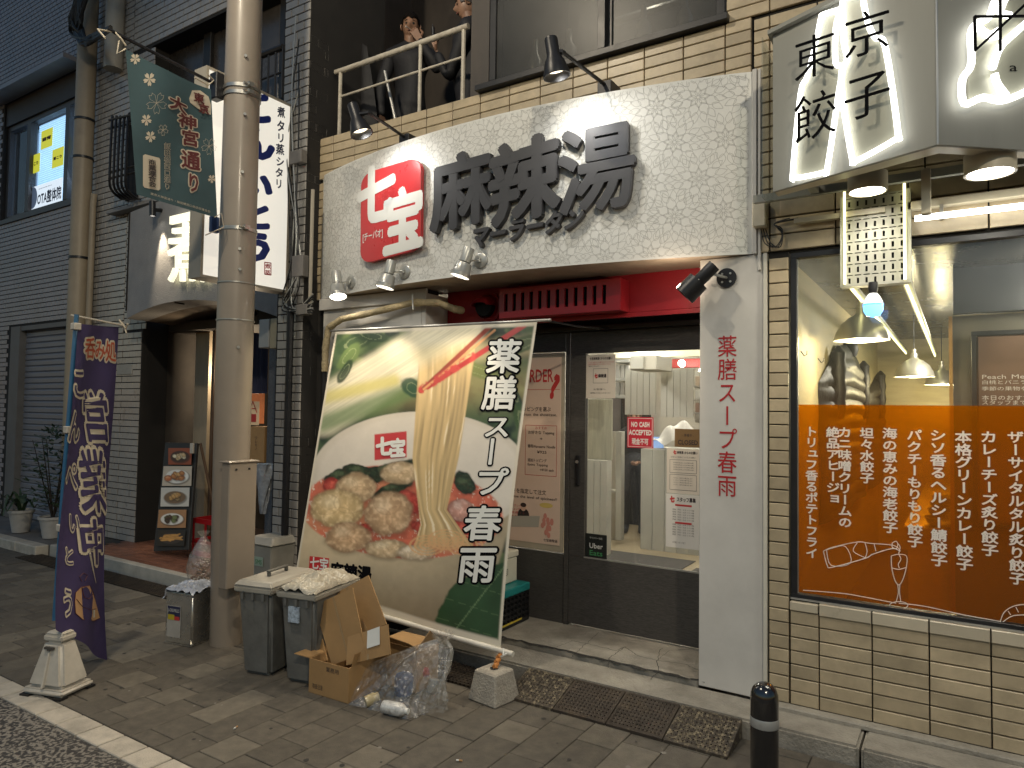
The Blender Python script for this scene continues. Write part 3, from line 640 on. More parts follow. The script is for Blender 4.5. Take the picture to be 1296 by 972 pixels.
def arm_lamp(br_, el, top, bot, label, aim):
    bp, e, tp, bt = at(*br_, Y=3.80), at(*el, Y=3.33), at(*top, Y=3.30), at(*bot, Y=3.33); bp.z = 3.53
    t = thing('arm_spotlight', label, 'spotlight', tuple(bp), 'black arm spotlights above the sign'); d = (bt-tp).normalized(); ln = (bt-tp).length
    MB().box(bp.x-.045, bp.x+.045, 3.74, 3.88, 3.489, 3.58).build('bracket', m_blackmetal, t, bevel=.003)
    tb('arm', m_blackmetal, t, [V((bp.x, 3.75, 3.56)), e], .011); j = tp+d*ln*.35; tb('knuckle', m_blackmetal, t, [e+V((.0,.02,.0)), e, j], .014)
    MB().lathe(tp, d, [(0,0),(.034,0),(.037,ln*.05),(.037,ln*.45),(.056,ln*.62),(.077,ln*.97),(.077,ln),(.071,ln),(.05,ln*.65),(0,ln*.6)], 28).build('housing', m_blackmetal, t, smooth=True)
    MB().lathe(tp, d, [(0,ln*.8),(.06,ln*.8)], 20).build('lens', m_lens0, t)
    spot(bt+d*.01, aim, 5.2, 130, 1.0, (1,.98,.93), .04)
arm_lamp((770,105), (712,66), (697,48), (705,97), 'black arm spotlight above the right end of the raised characters', (-1.75,3.72,3.1))
arm_lamp((518,168), (467,143), (446,132), (458,170), 'black arm spotlight above the red seal panel', (-3.25,3.72,3.1))
# wrapped pipe
m_wrap = mat('wrapped_pipe', (.42,.34,.2), .75, var=.25, scale=30, bump=.8, bscale=60, stain=.5, stcol=(.2,.14,.07))
wp = thing('wrapped_pipe', 'pipe wrapped in cream tape running above the noodle banner', 'pipe', tuple(at(500,390,Y=3.8)))
P = [at(x, y, Y=yy) for x, y, yy in ((411,470,3.83),(412,440,3.82),(416,415,3.80),(432,404,3.79),(470,396,3.79),(522,383,3.80),(556,383,3.83),(574,391,3.9),(585,393,4.0))]
b = MB(); Q = []
for a, c in zip(P, P[1:]):
    for k in range(6): Q.append(a.lerp(c, k/6))
Q.append(P[-1]); b.tube(Q, [.026+random.uniform(-.003,.004) for _ in Q], 10); b.build('wrapping', m_wrap, wp, smooth=True)
tb('strap', m_silver, wp, [at(522,372,Y=3.77), at(523,392,Y=3.77)], .006)
bp_ = thing('drain_pipe', 'black drain pipe on the wall left of the noodle banner', 'pipe', (-4.2, 3.84, 0)); tb('tube', m_blackmetal, bp_, [(-4.20,3.83,0),(-4.20,3.83,2.05)], .02)
# ---------------------------------------------------------------- inside the noodle shop, seen through the door
m_iwall = mat('cream_wall', (.5,.47,.40), .6, var=.05); m_slat = mat('white_slats', (.46,.45,.40), .5, var=.05); m_mat = mat('grey_mat', (.07,.065,.06), .9, var=.4, scale=60)
bx('inner_wall', m_iwall, B, -4.2, -.93, 9.0, 9.1, .1, 2.6); bx('inner_wall', m_iwall, B, -4.3, -4.2, 4.45, 9.1, .1, 2.6); bx('inner_wall', m_iwall, B, -.93, -.85, 4.06, 9.1, .1, 2.6)
bx('inner_ceiling', m_iwall, B, -4.3, -.85, 4.5, 9.1, 2.55, 2.65); bx('inner_floor', mat('beige_floor', (.4,.33,.22), .5, var=.1), B, -4.3, -.85, 4.5, 9.1, .06, .112)

b = MB()
for k, (x, y) in enumerate(((-1.9,5.2),(-2.6,6.6),(-1.9,7.6),(-3.2,7.8),(-3.0,5.3))):
    dl = thing('ceiling_downlight', ('ceiling downlight above the shop counter','ceiling downlight beside the red ceiling beam','ceiling downlight far inside the noodle shop','ceiling downlight at the rear wall of the noodle shop','ceiling downlight behind the dark door panel')[k], 'ceiling light', (x,y,2.54), 'downlights inside the noodle shop')
    MB().lathe((x,y,2.549), (0,0,-1), [(.07,0),(.07,.006),(.05,.006)], 20).build('ring', m_white, dl); MB().lathe((x,y,2.546), (0,0,-1), [(0,0),(.05,0)], 20).build('lens', m_lens, dl)
    point((x, y, 2.45), 11, (1,.96,.88), .06)
def pbox(name, m, parent, x0, y0, x1, y1, Y, d, bevel=.004):
    a, c = at(x0, (y0+y1)/2, Y=Y), at(x1, (y0+y1)/2, Y=Y); zt, zb_ = at((x0+x1)/2, y0, Y=Y).z, at((x0+x1)/2, y1, Y=Y).z
    return bx(name, m, parent, min(a.x,c.x), max(a.x,c.x), Y, Y+d, zb_, zt, bevel=bevel)
def slatbox(kind, label, cat, x0, y0, x1, y1, Y, d, n_, group=None, floor=None):
    a, c = at(x0, y0, Y=Y), at(x1, y0, Y=Y); zt = at((x0+x1)/2, y0, Y=Y).z; zb_ = floor if floor is not None else at((x0+x1)/2, y1, Y=Y).z
    t = thing(kind, label, cat, ((a.x+c.x)/2, Y, zb_), group); bx('body', m_slat, t, a.x, c.x, Y+.012, Y+d, zb_, zt)
    w = (c.x-a.x)/n_
    for i in range(n_): bx('slat', m_slat, t, a.x+w*i+.002, a.x+w*(i+1)-.002, Y, Y+.012, zb_, zt, bevel=.002)
    return t
pbox('ceiling_beam', mat('red_beam', (.4,.04,.04), .5, var=0), B, 836, 454, 905, 465, 8.3, .1); pbox('ceiling_panel', mat('pale_ceiling', (.6,.55,.4), .6), B, 776, 440, 905, 452, 8.0, .1)
for k, (x, y) in enumerate(((822,455),(863,460),(889,470))): q = at(x, y, Y=8.1); tt = thing('ceiling_downlight', ('small bright lamp by the cupboard at the shop ceiling','small bright lamp on the red ceiling beam','small bright lamp right of the red ceiling beam')[k], 'ceiling light', tuple(q), 'downlights inside the noodle shop'); MB().lathe(q, (0,-1,-.3), [(0,.01),(.04,.01),(.045,0)], 16).build('lens', m_lens, tt)
slatbox('cabinet', 'white slatted low cabinet behind the food delivery sticker', 'cabinet', 736, 582, 768, 690, 6.7, .12, 4, floor=.112)
slatbox('counter', 'white slatted shop counter with a tablet on top', 'counter', 811, 570, 905, 695, 7.3, .7, 6, floor=.112)
slatbox('hanging_board', 'white slatted board hanging with bluish lettering reflected on it', 'board', 791, 467, 830, 525, 6.6, .02, 5, 'boards hanging over the shop counter')
slatbox('hanging_board', 'wider white slatted board hanging above the closed sign', 'board', 836, 467, 878, 528, 6.4, .02, 5, 'boards hanging over the shop counter')
t = thing('shelf_unit', 'tall cream shelf unit standing at the left inside the shop', 'shelf', (-3.1,6.0,.11)); pbox('side', m_slat, t, 779, 546, 786, 684, 7.4, .1)
pbox('back', m_iwall, t, 768, 546, 779, 684, 7.6, .05); pbox('shelf', m_slat, t, 769, 620, 779, 624, 7.45, .1); 
t = thing('blind', 'pale translucent blind hanging inside the door glass at the left', 'blind', (-2.1,4.7,2.0)); pbox('fabric', mat('blind_fabric', (.5,.5,.42), .7, var=.2, stretch=(20,1,1)), t, 744, 505, 775, 582, 4.75, .01)
t = thing('cupboard', 'cream wall cupboard near the shop ceiling', 'cupboard', (-2.6,5.8,2.2)); pbox('body', m_iwall, t, 797, 450, 831, 468, 5.9, .4); pbox('door', m_slat, t, 798, 451, 814, 467, 5.88, .018)
t = thing('equipment_rack', 'grey kitchen equipment rack at the back of the shop', 'rack', (-3.4,7.0,.8))
for i, y in enumerate((455, 478, 500)): pbox('shelf', m_silver, t, 778, y, 796, y+4, 6.8, .4)
for i in range(6): pbox('pot', m_alu, t, 779+(i % 3)*6, 462+22*(i//3), 784+(i % 3)*6, 478+22*(i//3), 6.85, .12)
t = thing('shelf_unit', 'narrow shelf with boxes at the right inside the shop', 'shelf', (-2.0,6.5,.9)); pbox('back', m_slat, t, 879, 470, 897, 535, 6.6, .04)
for i in range(3): pbox('shelf', m_silver, t, 877, 488+17*i, 897, 490+17*i, 6.4, .2); pbox('carton', mat('carton%d' % i, ((.5,.4,.3),(.6,.6,.55),(.3,.2,.15))[i], .6) , t, 880, 476+17*i, 888, 488+17*i, 6.42, .12)
for o in bpy.data.materials:
    if o.name.startswith('carton'): pass
t = thing('tablet', 'tilted tablet standing on the white shop counter', 'tablet', tuple(at(834,568,Y=7.4))); a = at(834,567,Y=7.4)
MB().hexa([a+V((-.07,0,0)),a+V((.05,0,0)),a+V((.05,.01,0)),a+V((-.07,.01,0))],[a+V((-.09,.06,.12)),a+V((.03,.06,.12)),a+V((.03,.07,.12)),a+V((-.09,.07,.12))]).build('screen', mat('tablet_screen', (.1,.16,.25), .2, emit=.25, ecol=(.4,.6,1), var=0), t)
bx('stand', m_silver, t, a.x-.03, a.x+.02, a.y+.07, a.y+.1, a.z, a.z+.06)
t = thing('plastic_cover', 'crumpled white paper and plastic lying on the counter', 'cover', tuple(at(862,560,Y=7.5)))
b = MB(); c = at(862,560,Y=7.5); b.grid(lambda u, v: c+V(((u-.5)*.6, (v-.5)*.3, .22*math.sin(u*3.1)*math.sin(v*3.1)+.03*math.sin(u*17+v*9))), 16, 10); b.build('sheet', m_white, t, smooth=True)
for i, (x, y, w, h) in enumerate(((-2.75,5.0,1.0,2.0),(-1.6,4.7,1.1,2.0))):
    tag(MB().box(x-w/2, x+w/2, y, y+h, .113, .12).build('floor_mat', m_mat, bevel=.002), ('grey floor mat just inside the door at the left','grey speckled floor mat in front of the counter')[i], 'mat')
# notices on the door glass
def sheet(kind, label, cat, x0, y0, x1, y1, col=(.66,.6,.52), Y=YD+.001, d=.002, rot=0):
    a, c = at(x0, (y0+y1)/2, Y=Y), at(x1, (y0+y1)/2, Y=Y); zt, zb_ = at((x0+x1)/2, y0, Y=Y).z, at((x0+x1)/2, y1, Y=Y).z
    t = thing(kind, label, cat, ((a.x+c.x)/2, Y, zb_)); bx('sheet', mat('sheet_%.2f_%.2f_%.2f' % col, col, .5, var=.03), t, a.x, c.x, Y-d, Y, zb_, zt)
    f = rect(a.x, c.x, zb_, zt, Y-d-.0008); return t, f, (lambda u0,v0,u1,v1: (lambda u,v,d=0: f(u0+(u1-u0)*u, v0+(v1-v0)*v, d)))
def outl(b, f, u0, v0, u1, v1, w=.002):
    b.N = V((0,-1,0)); stroke(b, [(u0,v0),(u1,v0),(u1,v1),(u0,v1)], w, lambda u, v: f(u, v, .0004), closed=True)
t, f, h = sheet('notice', 'cream notice taped at the top left of the door glass', 'notice', 742, 449, 779, 504)
b = MB(); put(b, '七宝麻辣湯 からのお願い', h(.12,.88,.9,.95), off=.03); b2 = MB()
for i, s_ in enumerate(('いつもご利用いただき誠にありがとうございます', '店内の混雑状況によりお待ちいただく', '場合がございます。')): put(b2 if i < 2 else b, s_, h(.08,.81-.045*i,(.95,.85,.5)[i],.845-.045*i))
outl(b, f, .25, .35, .75, .68); put(b, '麻辣湯', h(.42,.47,.7,.56), off=.04); put(b, 'お客様へ', h(.25,.18,.68,.23)); put(b, '営業時間についてはこちらをご覧ください', h(.15,.10,.85,.14)); put(b2, '七', h(.3,.46,.4,.57), off=.1)
b.build('lettering', m_ink, t, fix=False); b2.build('lettering', m_rink, t, fix=False)
t, f, h = sheet('payment_sign', 'red NO CASH ACCEPTED sign on the door glass', 'sign', 794, 528, 827, 567, (.5,.02,.04))
b = MB(); put(b, 'NO CASH', h(.15,.66,.86,.88), off=.05); put(b, 'ACCEPTED', h(.07,.40,.94,.62), off=.05); put(b, '現金不可', h(.18,.10,.82,.32), off=.03); outl(b, f, .04, .04, .96, .96, .003); b.build('lettering', m_wp, t, fix=False)
t, f, h = sheet('closed_sign', 'brown kraft CLOSED sign hung crooked on the door glass', 'sign', 854, 543, 887, 566, (.2,.12,.05)); b = MB(); put(b, 'CLOSED', h(.12,.1,.9,.45), off=.03); put(b, '- 準備中 -', h(.28,.55,.75,.75)); b.build('lettering', m_ink, t, fix=False)
t, f, h = sheet('notice', 'cream rules notice with two outlined boxes on the door glass', 'notice', 844, 568, 885, 625); b = MB(); put(b, '麻辣湯 からのお願い', h(.32,.88,.95,.95), off=.03); put(b, 'お席のご利用についてのお願い', h(.12,.79,.9,.83)); outl(b, f, .1,.46,.92,.75); outl(b, f, .1,.08,.92,.42)
for i in range(4): put(b, 'お食事が済みましたらお席をお譲り', h(.2,.67-.05*i,.85,.70-.05*i)); put(b, 'ください。ご協力をお願い致します', h(.2,.33-.05*i,.8,.36-.05*i))
b.build('lettering', m_ink, t, fix=False); letter('lettering', '七', h(.2,.87,.3,.96), m_rink, t, off=.1)
t, f, h = sheet('notice', 'white staff wanted notice with red bars low on the door glass', 'notice', 843, 626, 885, 694, (.68,.66,.62)); b = MB(); put(b, 'スタッフ募集', h(.32,.86,.9,.95), off=.03)
for i in range(11):
    if i not in (5,): put(b, ('時給','勤務','時間','資格')[i % 4]+'  平日・土日 シフト制', h(.2,.70-.047*i,.85,.73-.047*i))
put(b, 'お気軽にスタッフまで', h(.2,.08,.6,.12)); b.build('lettering', m_ink, t, fix=False); b = MB(); put(b, '七', h(.12,.84,.26,.96), off=.1)
for v in (.78,.45): b.add([f(.28,v),f(.78,v),f(.78,v+.035),f(.28,v+.035)], [(0,1,2,3)])
b.build('lettering', m_rink, t, fix=False)
t, f, h = sheet('delivery_sticker', 'black food delivery sticker in the bottom corner of the door glass', 'sticker', 741, 676, 768, 706, (.012,.014,.013)); b = MB(); put(b, 'Uber', h(.18,.36,.82,.66), off=.02); put(b, 'デリバリー対応', h(.2,.78,.8,.88)); b.build('lettering', m_wp, t, fix=False)
letter('lettering', 'Eats', h(.18,.06,.82,.36), mat('green_print', (.06,.28,.1), .5, var=0), t, off=.02)
# ================================================================ DUMPLING SHOP WINDOW
wx0, wx1, wz0, wz1 = -.752, 1.7, .642, 2.462
win = frame('window', wx0, wx1, wz0, wz1, 3.905, .03, m_blackmetal, B, .05)
bx('pane', glassy('window_glass', (.97,.97,.95), .035, .3, .01, .015), win, wx0+.03, wx1-.03, 3.935, 3.942, wz0+.03, wz1-.03)
bx('bottom_rail', m_alu, win, wx0, wx1, 3.895, 3.903, wz0+.002, wz0+.010); bx('bead', m_alu, win, wx0+.03, wx0+.034, 3.925, 3.933, wz0+.03, wz1-.03)
zf = at(1005,512,Y=3.93).z
film = bx('orange_film', glassy('orange_film', (1,.58,.08), .02, .05, .05, .32, (.54,.235,.014), .65), win, wx0+.035, wx1-.035, 3.928, 3.932, wz0+.035, zf)
m_txt = mat('film_lettering', (.74,.68,.62), .5, var=0)
YT = 3.9265
for s_, x, y0, y1 in (('トリュフ香るポテトフライ',1027,539,707),('絶品アヒージョ',1054,540,638),('カニ味噌クリームの',1069,540,668),('坦々水餃子',1097,541,612),('海の恵みの海老餃子',1126,541,675),('パクチーもりもり餃子',1157,543,693),
                      ('シソ香るヘルシー鯖餃子',1187,543,717),('本格グリーンカレー餃子',1219,545,722),('カレーチーズ炙り餃子',1251,545,704),('ザーサイタルタル炙り餃子',1285,545,740)):
    a, c = at(x, y0, Y=YT), at(x, y1, Y=YT); hw = (a.z-c.z)/len(s_)*.58 if len(s_) < 12 else .031
    hw = max(hw, .0295)
    for i, ch in enumerate(s_): hh = (a.z-c.z)/len(s_); letter('character', ch, rect(a.x-hw, a.x+hw, a.z-hh*(i+1), a.z-hh*i, YT), m_txt, film, vert=True, off=.028)
b = MB(); z3 = lambda L_: [at(940+x/3.037, 500+y/3.037, Y=3.9255) for x, y in L_]
for L_ in ([(310,600),(345,585),(440,565),(490,570),(580,578),(605,600),(575,590),(500,612),(470,628),(345,662),(325,655),(310,600)], [(322,596),(345,588),(395,582),(415,645),(340,655),(322,596)], [(440,568),(425,600),(470,625)], [(470,568),(478,600),(470,628)],
           [(505,572),(512,600)], [(575,568),(590,562),(596,575),(590,590),(575,585),(575,568)], [(596,570),(605,585),(600,610),(608,630),(598,650),(602,665)], [(571,618),(600,612),(630,620),(628,665),(615,710),(600,730),(585,712),(573,665),(571,618)], [(575,665),(600,670),(627,663)],
           [(596,730),(598,760),(590,795)], [(604,730),(603,760),(608,795)], [(232,750),(380,762),(460,775),(590,800)], [(600,800),(700,812),(850,845),(990,870)], [(990,870),(1005,835),(1040,812),(1090,805),(1150,815)], [(990,870),(1010,888),(1080,895),(1150,880)], [(1000,872),(1040,848),(1110,845)], [(1020,830),(1030,845)], [(1050,815),(1060,835)],
           [(565+35+35*math.cos(a/8*math.pi), 808+14*math.sin(a/8*math.pi)) for a in range(17)]):
    P = z3(L_); Q = []
    for i in range(len(P)-1):
        p0, p1, p2, p3 = P[max(i-1,0)], P[i], P[i+1], P[min(i+2,len(P)-1)]
        for k in range(4):
            t = k/4; Q.append(.5*((2*p1)+(p2-p0)*t+(2*p0-5*p1+4*p2-p3)*t*t+(3*p1-p0-3*p2+p3)*t**3))
    Q.append(P[-1]); b.tube(Q, .0022, 4)
b.build('line_drawing', m_txt, film, fix=False)
# inside
m_ply = mat('plywood', (.5,.42,.24), .55, var=.12, scale=3, stretch=(1,1,6)); m_dceil = mat('dark_metal_ceiling', (.09,.09,.085), .25, metal=.6, var=.4, scale=5)
bx('inner_wall', m_ply, B, -.848, -.79, 4.06, 9, .1, 2.6); bx('inner_wall', m_ply, B, -.79, 3.5, 9, 9.1, .1, 2.6)
bx('inner_ceiling', m_dceil, B, -.79, 3.5, 4.06, 9, 2.47, 2.6); bx('inner_floor', mat('brown_floor', (.12,.07,.04), .5), B, -.79, 3.5, 4.06, 9, .08, .12)
part = bx('partition', mat('grey_partition', (.12,.11,.085), .45, var=.15, scale=2), B, at(1206,450,Y=4.9).x, 3.4, 4.9, 4.96, .12, 2.2)
bx('partition_edge', mat('amber_wood', (.35,.2,.06), .5), part, at(1201,450,Y=4.9).x, at(1206,450,Y=4.9).x-.001, 4.89, 4.96, .12, 2.2); bx('upper_bulkhead', mat('navy_bulkhead', (.05,.055,.065), .4), B, at(1207,450,Y=4.8).x, 3.4, 4.8, 4.88, 2.205, 2.47)
sb = thing('sign_board', 'dark framed brown board with handwritten notes inside the dumpling shop', 'board', (.6,4.85,1.7)); Ys = 4.84
x0, x1 = at(1236,470,Y=Ys).x, 1.7; z1, z0 = at(1260,424,Y=Ys).z, 1.0
bx('panel', mat('brown_board', (.16,.09,.055), .5, var=.1), sb, x0, x1, Ys, Ys+.02, z0, z1, bevel=.01); frame('frame', x0-.025, x1+.025, z0-.025, z1+.025, Ys-.01, .025, m_blackmetal, sb, .02)
b = MB(); 
for s_, (px, py), w, h in (('Peach Melba', (1242,473), .26, .034), ('白桃とバニラの冷たいデザート', (1242,481), .5, .026), ('季節の果物を使いました', (1242,489), .4, .026), ('本日のおすすめはこちらから', (1242,500), .5, .03), ('スタッフまでお気軽にどうぞ', (1242,506), .46, .03)):
    p = at(px, py, Y=Ys-.002); put(b, s_, rect(p.x, p.x+w, p.z-h, p.z, Ys-.002))
b.build('lettering', m_txt, sb, fix=False)
def coat(y0px, y1px, top, bot, x, label, seed):
    a, c = at(y0px, 470, X=x).y, at(y1px, 470, X=x).y; z1 = at((y0px+y1px)/2, top, X=x).z; z0 = .9
    t = thing('hanging_coat', label, 'coat', (x, (a+c)/2, z1), 'black padded coats on the plywood wall'); rs = np.random.default_rng(seed)
    def fn(u, v):
        w = math.sin(math.pi*u)**.45; sh = .45+.55*min(1, v*4) ; q = abs(math.sin(v*(z1-z0)/.11*math.pi))**.5
        cu = (u-.5)*(c-a)*sh; return V((x+.002+w*(.05+.035*q)*min(1, v*6+.25)+.012*math.sin(u*14+v*9+seed), (a+c)/2+cu+.01*math.sin(v*20), z1-v*(z1-z0)+.02*math.cos((u-.5)*6)))
    MB().grid(fn, 26, 60).build('body', mat('black_nylon', (.006,.006,.007), .5, var=.3, bump=.6, bscale=18), t, smooth=True)
    for s_ in (.18, .8):
        yy = a+(c-a)*s_; b = MB(); b.lathe((x+.06, yy, z1-.05), (.0,.0,-1), [(.01,0),(.05,.05),(.045,.11),(.055,.17),(.045,.24),(.055,.31),(.045,.38),(.05,.45),(.035,.52)], 14); b.build('sleeve', MATS['black_nylon'], t, smooth=True)
    MB().lathe((x+.03, (a+c)/2, z1+.0), (.2,0,1), [(.07,-.06),(.075,0),(.055,.05),(.03,.07)], 16).build('hood', MATS['black_nylon'], t, smooth=True)
    tb('hook', m_blackmetal, t, [(x, (a+c)/2, z1+.06), (x+.04, (a+c)/2, z1+.05), (x+.05,(a+c)/2,z1+.1)], .004, 6)
coat(1036, 1092, 438, 512, -.785, 'black quilted coat hanging nearest the window glass', 1); coat(1095, 1140, 470, 512, -.785, 'black coat hanging in the middle of the plywood wall', 5); coat(1150, 1176, 494, 512, -.785, 'black coat hanging farthest back under the second lamp', 9)
b = MB()
for y in (4.4, 5.0, 5.7):
    hk = thing('wall_hook', 'small black wire hook %s' % {4.4:'on the bare plywood nearest the glass', 5.0:'just in front of the largest coat', 5.7:'between the two larger coats'}[y], 'hook', (-.785,y,1.95), 'wall hooks'); tb('hook', m_blackmetal, hk, [(-.79,y,1.98),(-.77,y,1.95),(-.755,y,1.96),(-.755,y,1.98)], .003, 6)
def pendant(px, py, Y, label):
    c = at(px, py, Y=Y); t = thing('pendant_lamp', label, 'lamp', (c.x,c.y,c.z), 'aluminium dome lamps'); r = .155
    MB().lathe(c, (0,0,1), [(r,0),(r*1.0,.006),(r*.93,.045),(r*.75,.10),(r*.45,.14),(r*.25,.155),(.03,.17),(.03,.20),(.018,.205),(.018,.24)], 32).build('shade', mat('spun_aluminium', (.7,.68,.62), .34, metal=.65, var=.05), t, smooth=True)
    tb('cord', m_blackmetal, t, [c+V((0,0,.24)), (c.x,c.y,2.47)], .004); MB().lathe(c, (0,0,1), [(0,.04),(.03,.05),(.035,.08),(.02,.12)], 16).build('bulb', m_lens, t); point(c+V((0,0,-.03)), 5, (1,.86,.5), .04)
pendant(1090, 431, 4.75, 'nearest aluminium dome pendant lamp behind the window'); pendant(1157, 477, 7.0, 'second aluminium dome pendant lamp farther inside'); pendant(1192, 487, 8.4, 'farthest aluminium dome pendant lamp at the back')
point((.5,4.5,2.3), 5, (1,.93,.75), .1, 'kitchen_light'); point((.1,6.6,2.3), 17, (1,.93,.75), .1, 'kitchen_light')
ct = thing('prep_counter', 'low kitchen counter with trays seen through the orange film', 'counter', (0,5.6,.12)); bx('worktop', m_alu, ct, -.3, .45, 5.0, 8.6, .88, .92); bx('base', m_ply, ct, -.28, .43, 5.03, 8.58, .12, .878)
for i in range(4): lathe_t = thing('tray', ('steel tray at the near end of the kitchen counter','second steel tray from the window on the kitchen counter','third steel tray from the window on the kitchen counter','steel tray at the far end of the kitchen counter')[i], 'tray', (-.05,5.2+.45*i,.92), 'trays on the kitchen counter'); MB().lathe((-.05,5.2+.45*i,.921), (0,0,1), [(0,0),(.12,0),(.15,.05),(.155,.05)], 20).build('dish', m_alu, lathe_t, smooth=True)
# human figures -------------------------------------------------------------
m_skin = mat('skin', (.30,.17,.11), .5, var=.08, scale=20); m_hair = mat('black_hair', (.008,.006,.005), .85, spec=.1, var=.1)
def skinned(name, nodes, edges, mats, parent, sub=2, smooth=True):
    me = bpy.data.meshes.new('s'); me.from_pydata([tuple(n_[0]) for n_ in nodes], edges, []); o = bpy.data.objects.new('s', me); COL.objects.link(o)
    md = o.modifiers.new('a', 'SKIN'); md.use_smooth_shade = True; sv = me.skin_vertices[0].data
    for i, n_ in enumerate(nodes): sv[i].radius = n_[1] if isinstance(n_[1], tuple) else (n_[1], n_[1]); sv[i].use_root = (i == 0)
    ms = o.modifiers.new('b', 'SUBSURF'); ms.levels = ms.render_levels = sub
    dg = bpy.context.evaluated_depsgraph_get(); m2 = bpy.data.meshes.new_from_object(o.evaluated_get(dg)); bpy.data.objects.remove(o)
    vs = [tuple(v.co) for v in m2.vertices]; fs = [tuple(p.vertices) for p in m2.polygons]; b = MB(); b.add(vs, fs); bpy.data.meshes.remove(m2); return b
def head_mesh(b, c, face, s=1.0, m=0):
    """head centred at c looking along face: brow, eye hollows, nose, lips, chin, ears"""
    fx = V(face).normalized(); up = V((0,0,1)); sd = up.cross(fx).normalized(); up = fx.cross(sd); n1, n2 = 40, 36; P = []
    g = lambda x, x0, w: math.exp(-((x-x0)/w)**2)
    for j in range(n2+1):
        th = math.pi*j/n2; z = math.cos(th)
        for i in range(n1):
            ph = 2*math.pi*i/n1; cx, sx = math.cos(ph), math.sin(ph); r = math.sin(th)
            w = .073*r*(1-.20*max(0, -z)**1.5); dpt = .094*r; yy = sx*w; xx = cx*dpt; zz = z*.118
            if cx > 0:
                f_ = g(sx, 0, .22); e = g(abs(sx), .42, .16)
                xx *= (1-.10*max(0, -z)); xx += .022*f_*g(z, -.12, .17)+.008*f_*g(z, -.02, .25)
                xx -= .010*e*g(z, .08, .12); xx += .006*g(abs(sx), .35, .3)*g(z, .25, .12); xx += .008*g(sx, 0, .35)*g(z, -.42, .07)-.006*g(sx, 0, .35)*g(z, -.49, .04)+.008*g(sx, 0, .3)*g(z, -.6, .06); xx += .006*g(sx,0,.3)*g(z,-.85,.12)
            P.append(V(c)+(fx*xx+sd*yy+up*zz)*s)
    b.add(P, [(j*n1+i, j*n1+(i+1)%n1, (j+1)*n1+(i+1)%n1, (j+1)*n1+i) for j in range(n2) for i in range(n1)], m)
    for sg in (1, -1):
        e = V(c)+(sd*.072*sg+up*.0-fx*.005)*s; b.lathe(e, sd*sg+fx*.3*0-fx*.4, [(.012*s,0),(.026*s,.004*s),(.028*s,.011*s),(.02*s,.012*s),(.014*s,.006*s),(0,.005*s)], 12, m)
def face_marks(parent, c, face, s=1.0, mouth=True):
    fx = V(face).normalized(); up = V((0,0,1)); sd = up.cross(fx).normalized(); up = fx.cross(sd); c = V(c); b = MB()
    for sg in (1, -1): b.lathe(c+(fx*.080+sd*.03*sg+up*.008)*s, fx, [(0,.0075*s),(.008*s,.006*s),(.012*s,0)], 10); 
    b.build('eyes', m_dark, parent); b = MB()
    for sg in (1, -1): b.tube([c+(fx*.090+sd*.012*sg+up*.028)*s, c+(fx*.088+sd*.03*sg+up*.034)*s, c+(fx*.078+sd*.046*sg+up*.028)*s], [.003,.004,.002], 6)
    b.build('brows', m_hair, parent); b = MB()
    b.tube([c+(fx*.080-sd*.022+(-up*.052))*s, c+(fx*.093-up*.050)*s, c+(fx*.080+sd*.022-up*.052)*s], [.002,.006,.002], 8); b.build('lips', mat('lips', (.3,.12,.1), .5), parent)
def hair(parent, c, face, s=1.0, col=None, line=.35):
    fx = V(face).normalized(); up = V((0,0,1)); sd = up.cross(fx).normalized(); up = fx.cross(sd); b = MB(); n1, n2 = 36, 18; P = []
    for j in range(n2+1):
        for i in range(n1):
            ph = 2*math.pi*i/n1; lim = math.pi*(.36+.26*(1-max(0, math.cos(ph)+.2))); lim = math.pi*(.36+.03*math.sin(ph*7) if math.cos(ph) > .55 else .50+.12*(-min(0, math.cos(ph))))
            th = lim*j/n2; r = math.sin(th); k = 1.0+.06*math.sin(ph*9+j)*.4; P.append(V(c)+(fx*math.cos(ph)*.105*r*k+sd*math.sin(ph)*.084*r*k+up*(math.cos(th)*.133*k))*s)
    b.add(P, [(j*n1+i, j*n1+(i+1)%n1, (j+1)*n1+(i+1)%n1, (j+1)*n1+i) for j in range(n2) for i in range(n1)]); b.build('hair', col or m_hair, parent, smooth=True)
def hand(b, w, d, curl, s=1.0, m=0, thumb=1):
    """palm at w pointing along d; fingers curl towards curl"""
    d = V(d).normalized(); cu = V(curl).normalized(); sd = d.cross(cu).normalized(); cu = sd.cross(d); w = V(w)
    P = [w-sd*.036*s-cu*.011*s, w+sd*.036*s-cu*.011*s, w+sd*.036*s+cu*.011*s, w-sd*.036*s+cu*.011*s]; Q = [p+d*.085*s for p in P]
    b.add([p.lerp(w, .25) for p in P]+Q, [(0,3,2,1),(4,5,6,7),(0,1,5,4),(1,2,6,5),(2,3,7,6),(3,0,4,7)], m)
    for i, L_ in enumerate((.062,.072,.067,.052)):
        r = w+d*.08*s+sd*(-.027+.018*i)*s; p1 = r+(d*.8+cu*.5).normalized()*L_*.45*s; p2 = p1+(d*.1+cu).normalized()*L_*.35*s; p3 = p2+(cu*.5-d*.8).normalized()*L_*.25*s
        b.tube([r-d*.01, p1, p2, p3], [.0095*s,.009*s,.008*s,.007*s], 8, m)
    r = w+d*.02*s+sd*.03*s*-1; b.tube([r, r-sd*.03*s+d*.02*s+cu*.012*s, r-sd*.03*s+d*.05*s+cu*.03*s], [.012*s,.011*s,.008*s], 8, m)
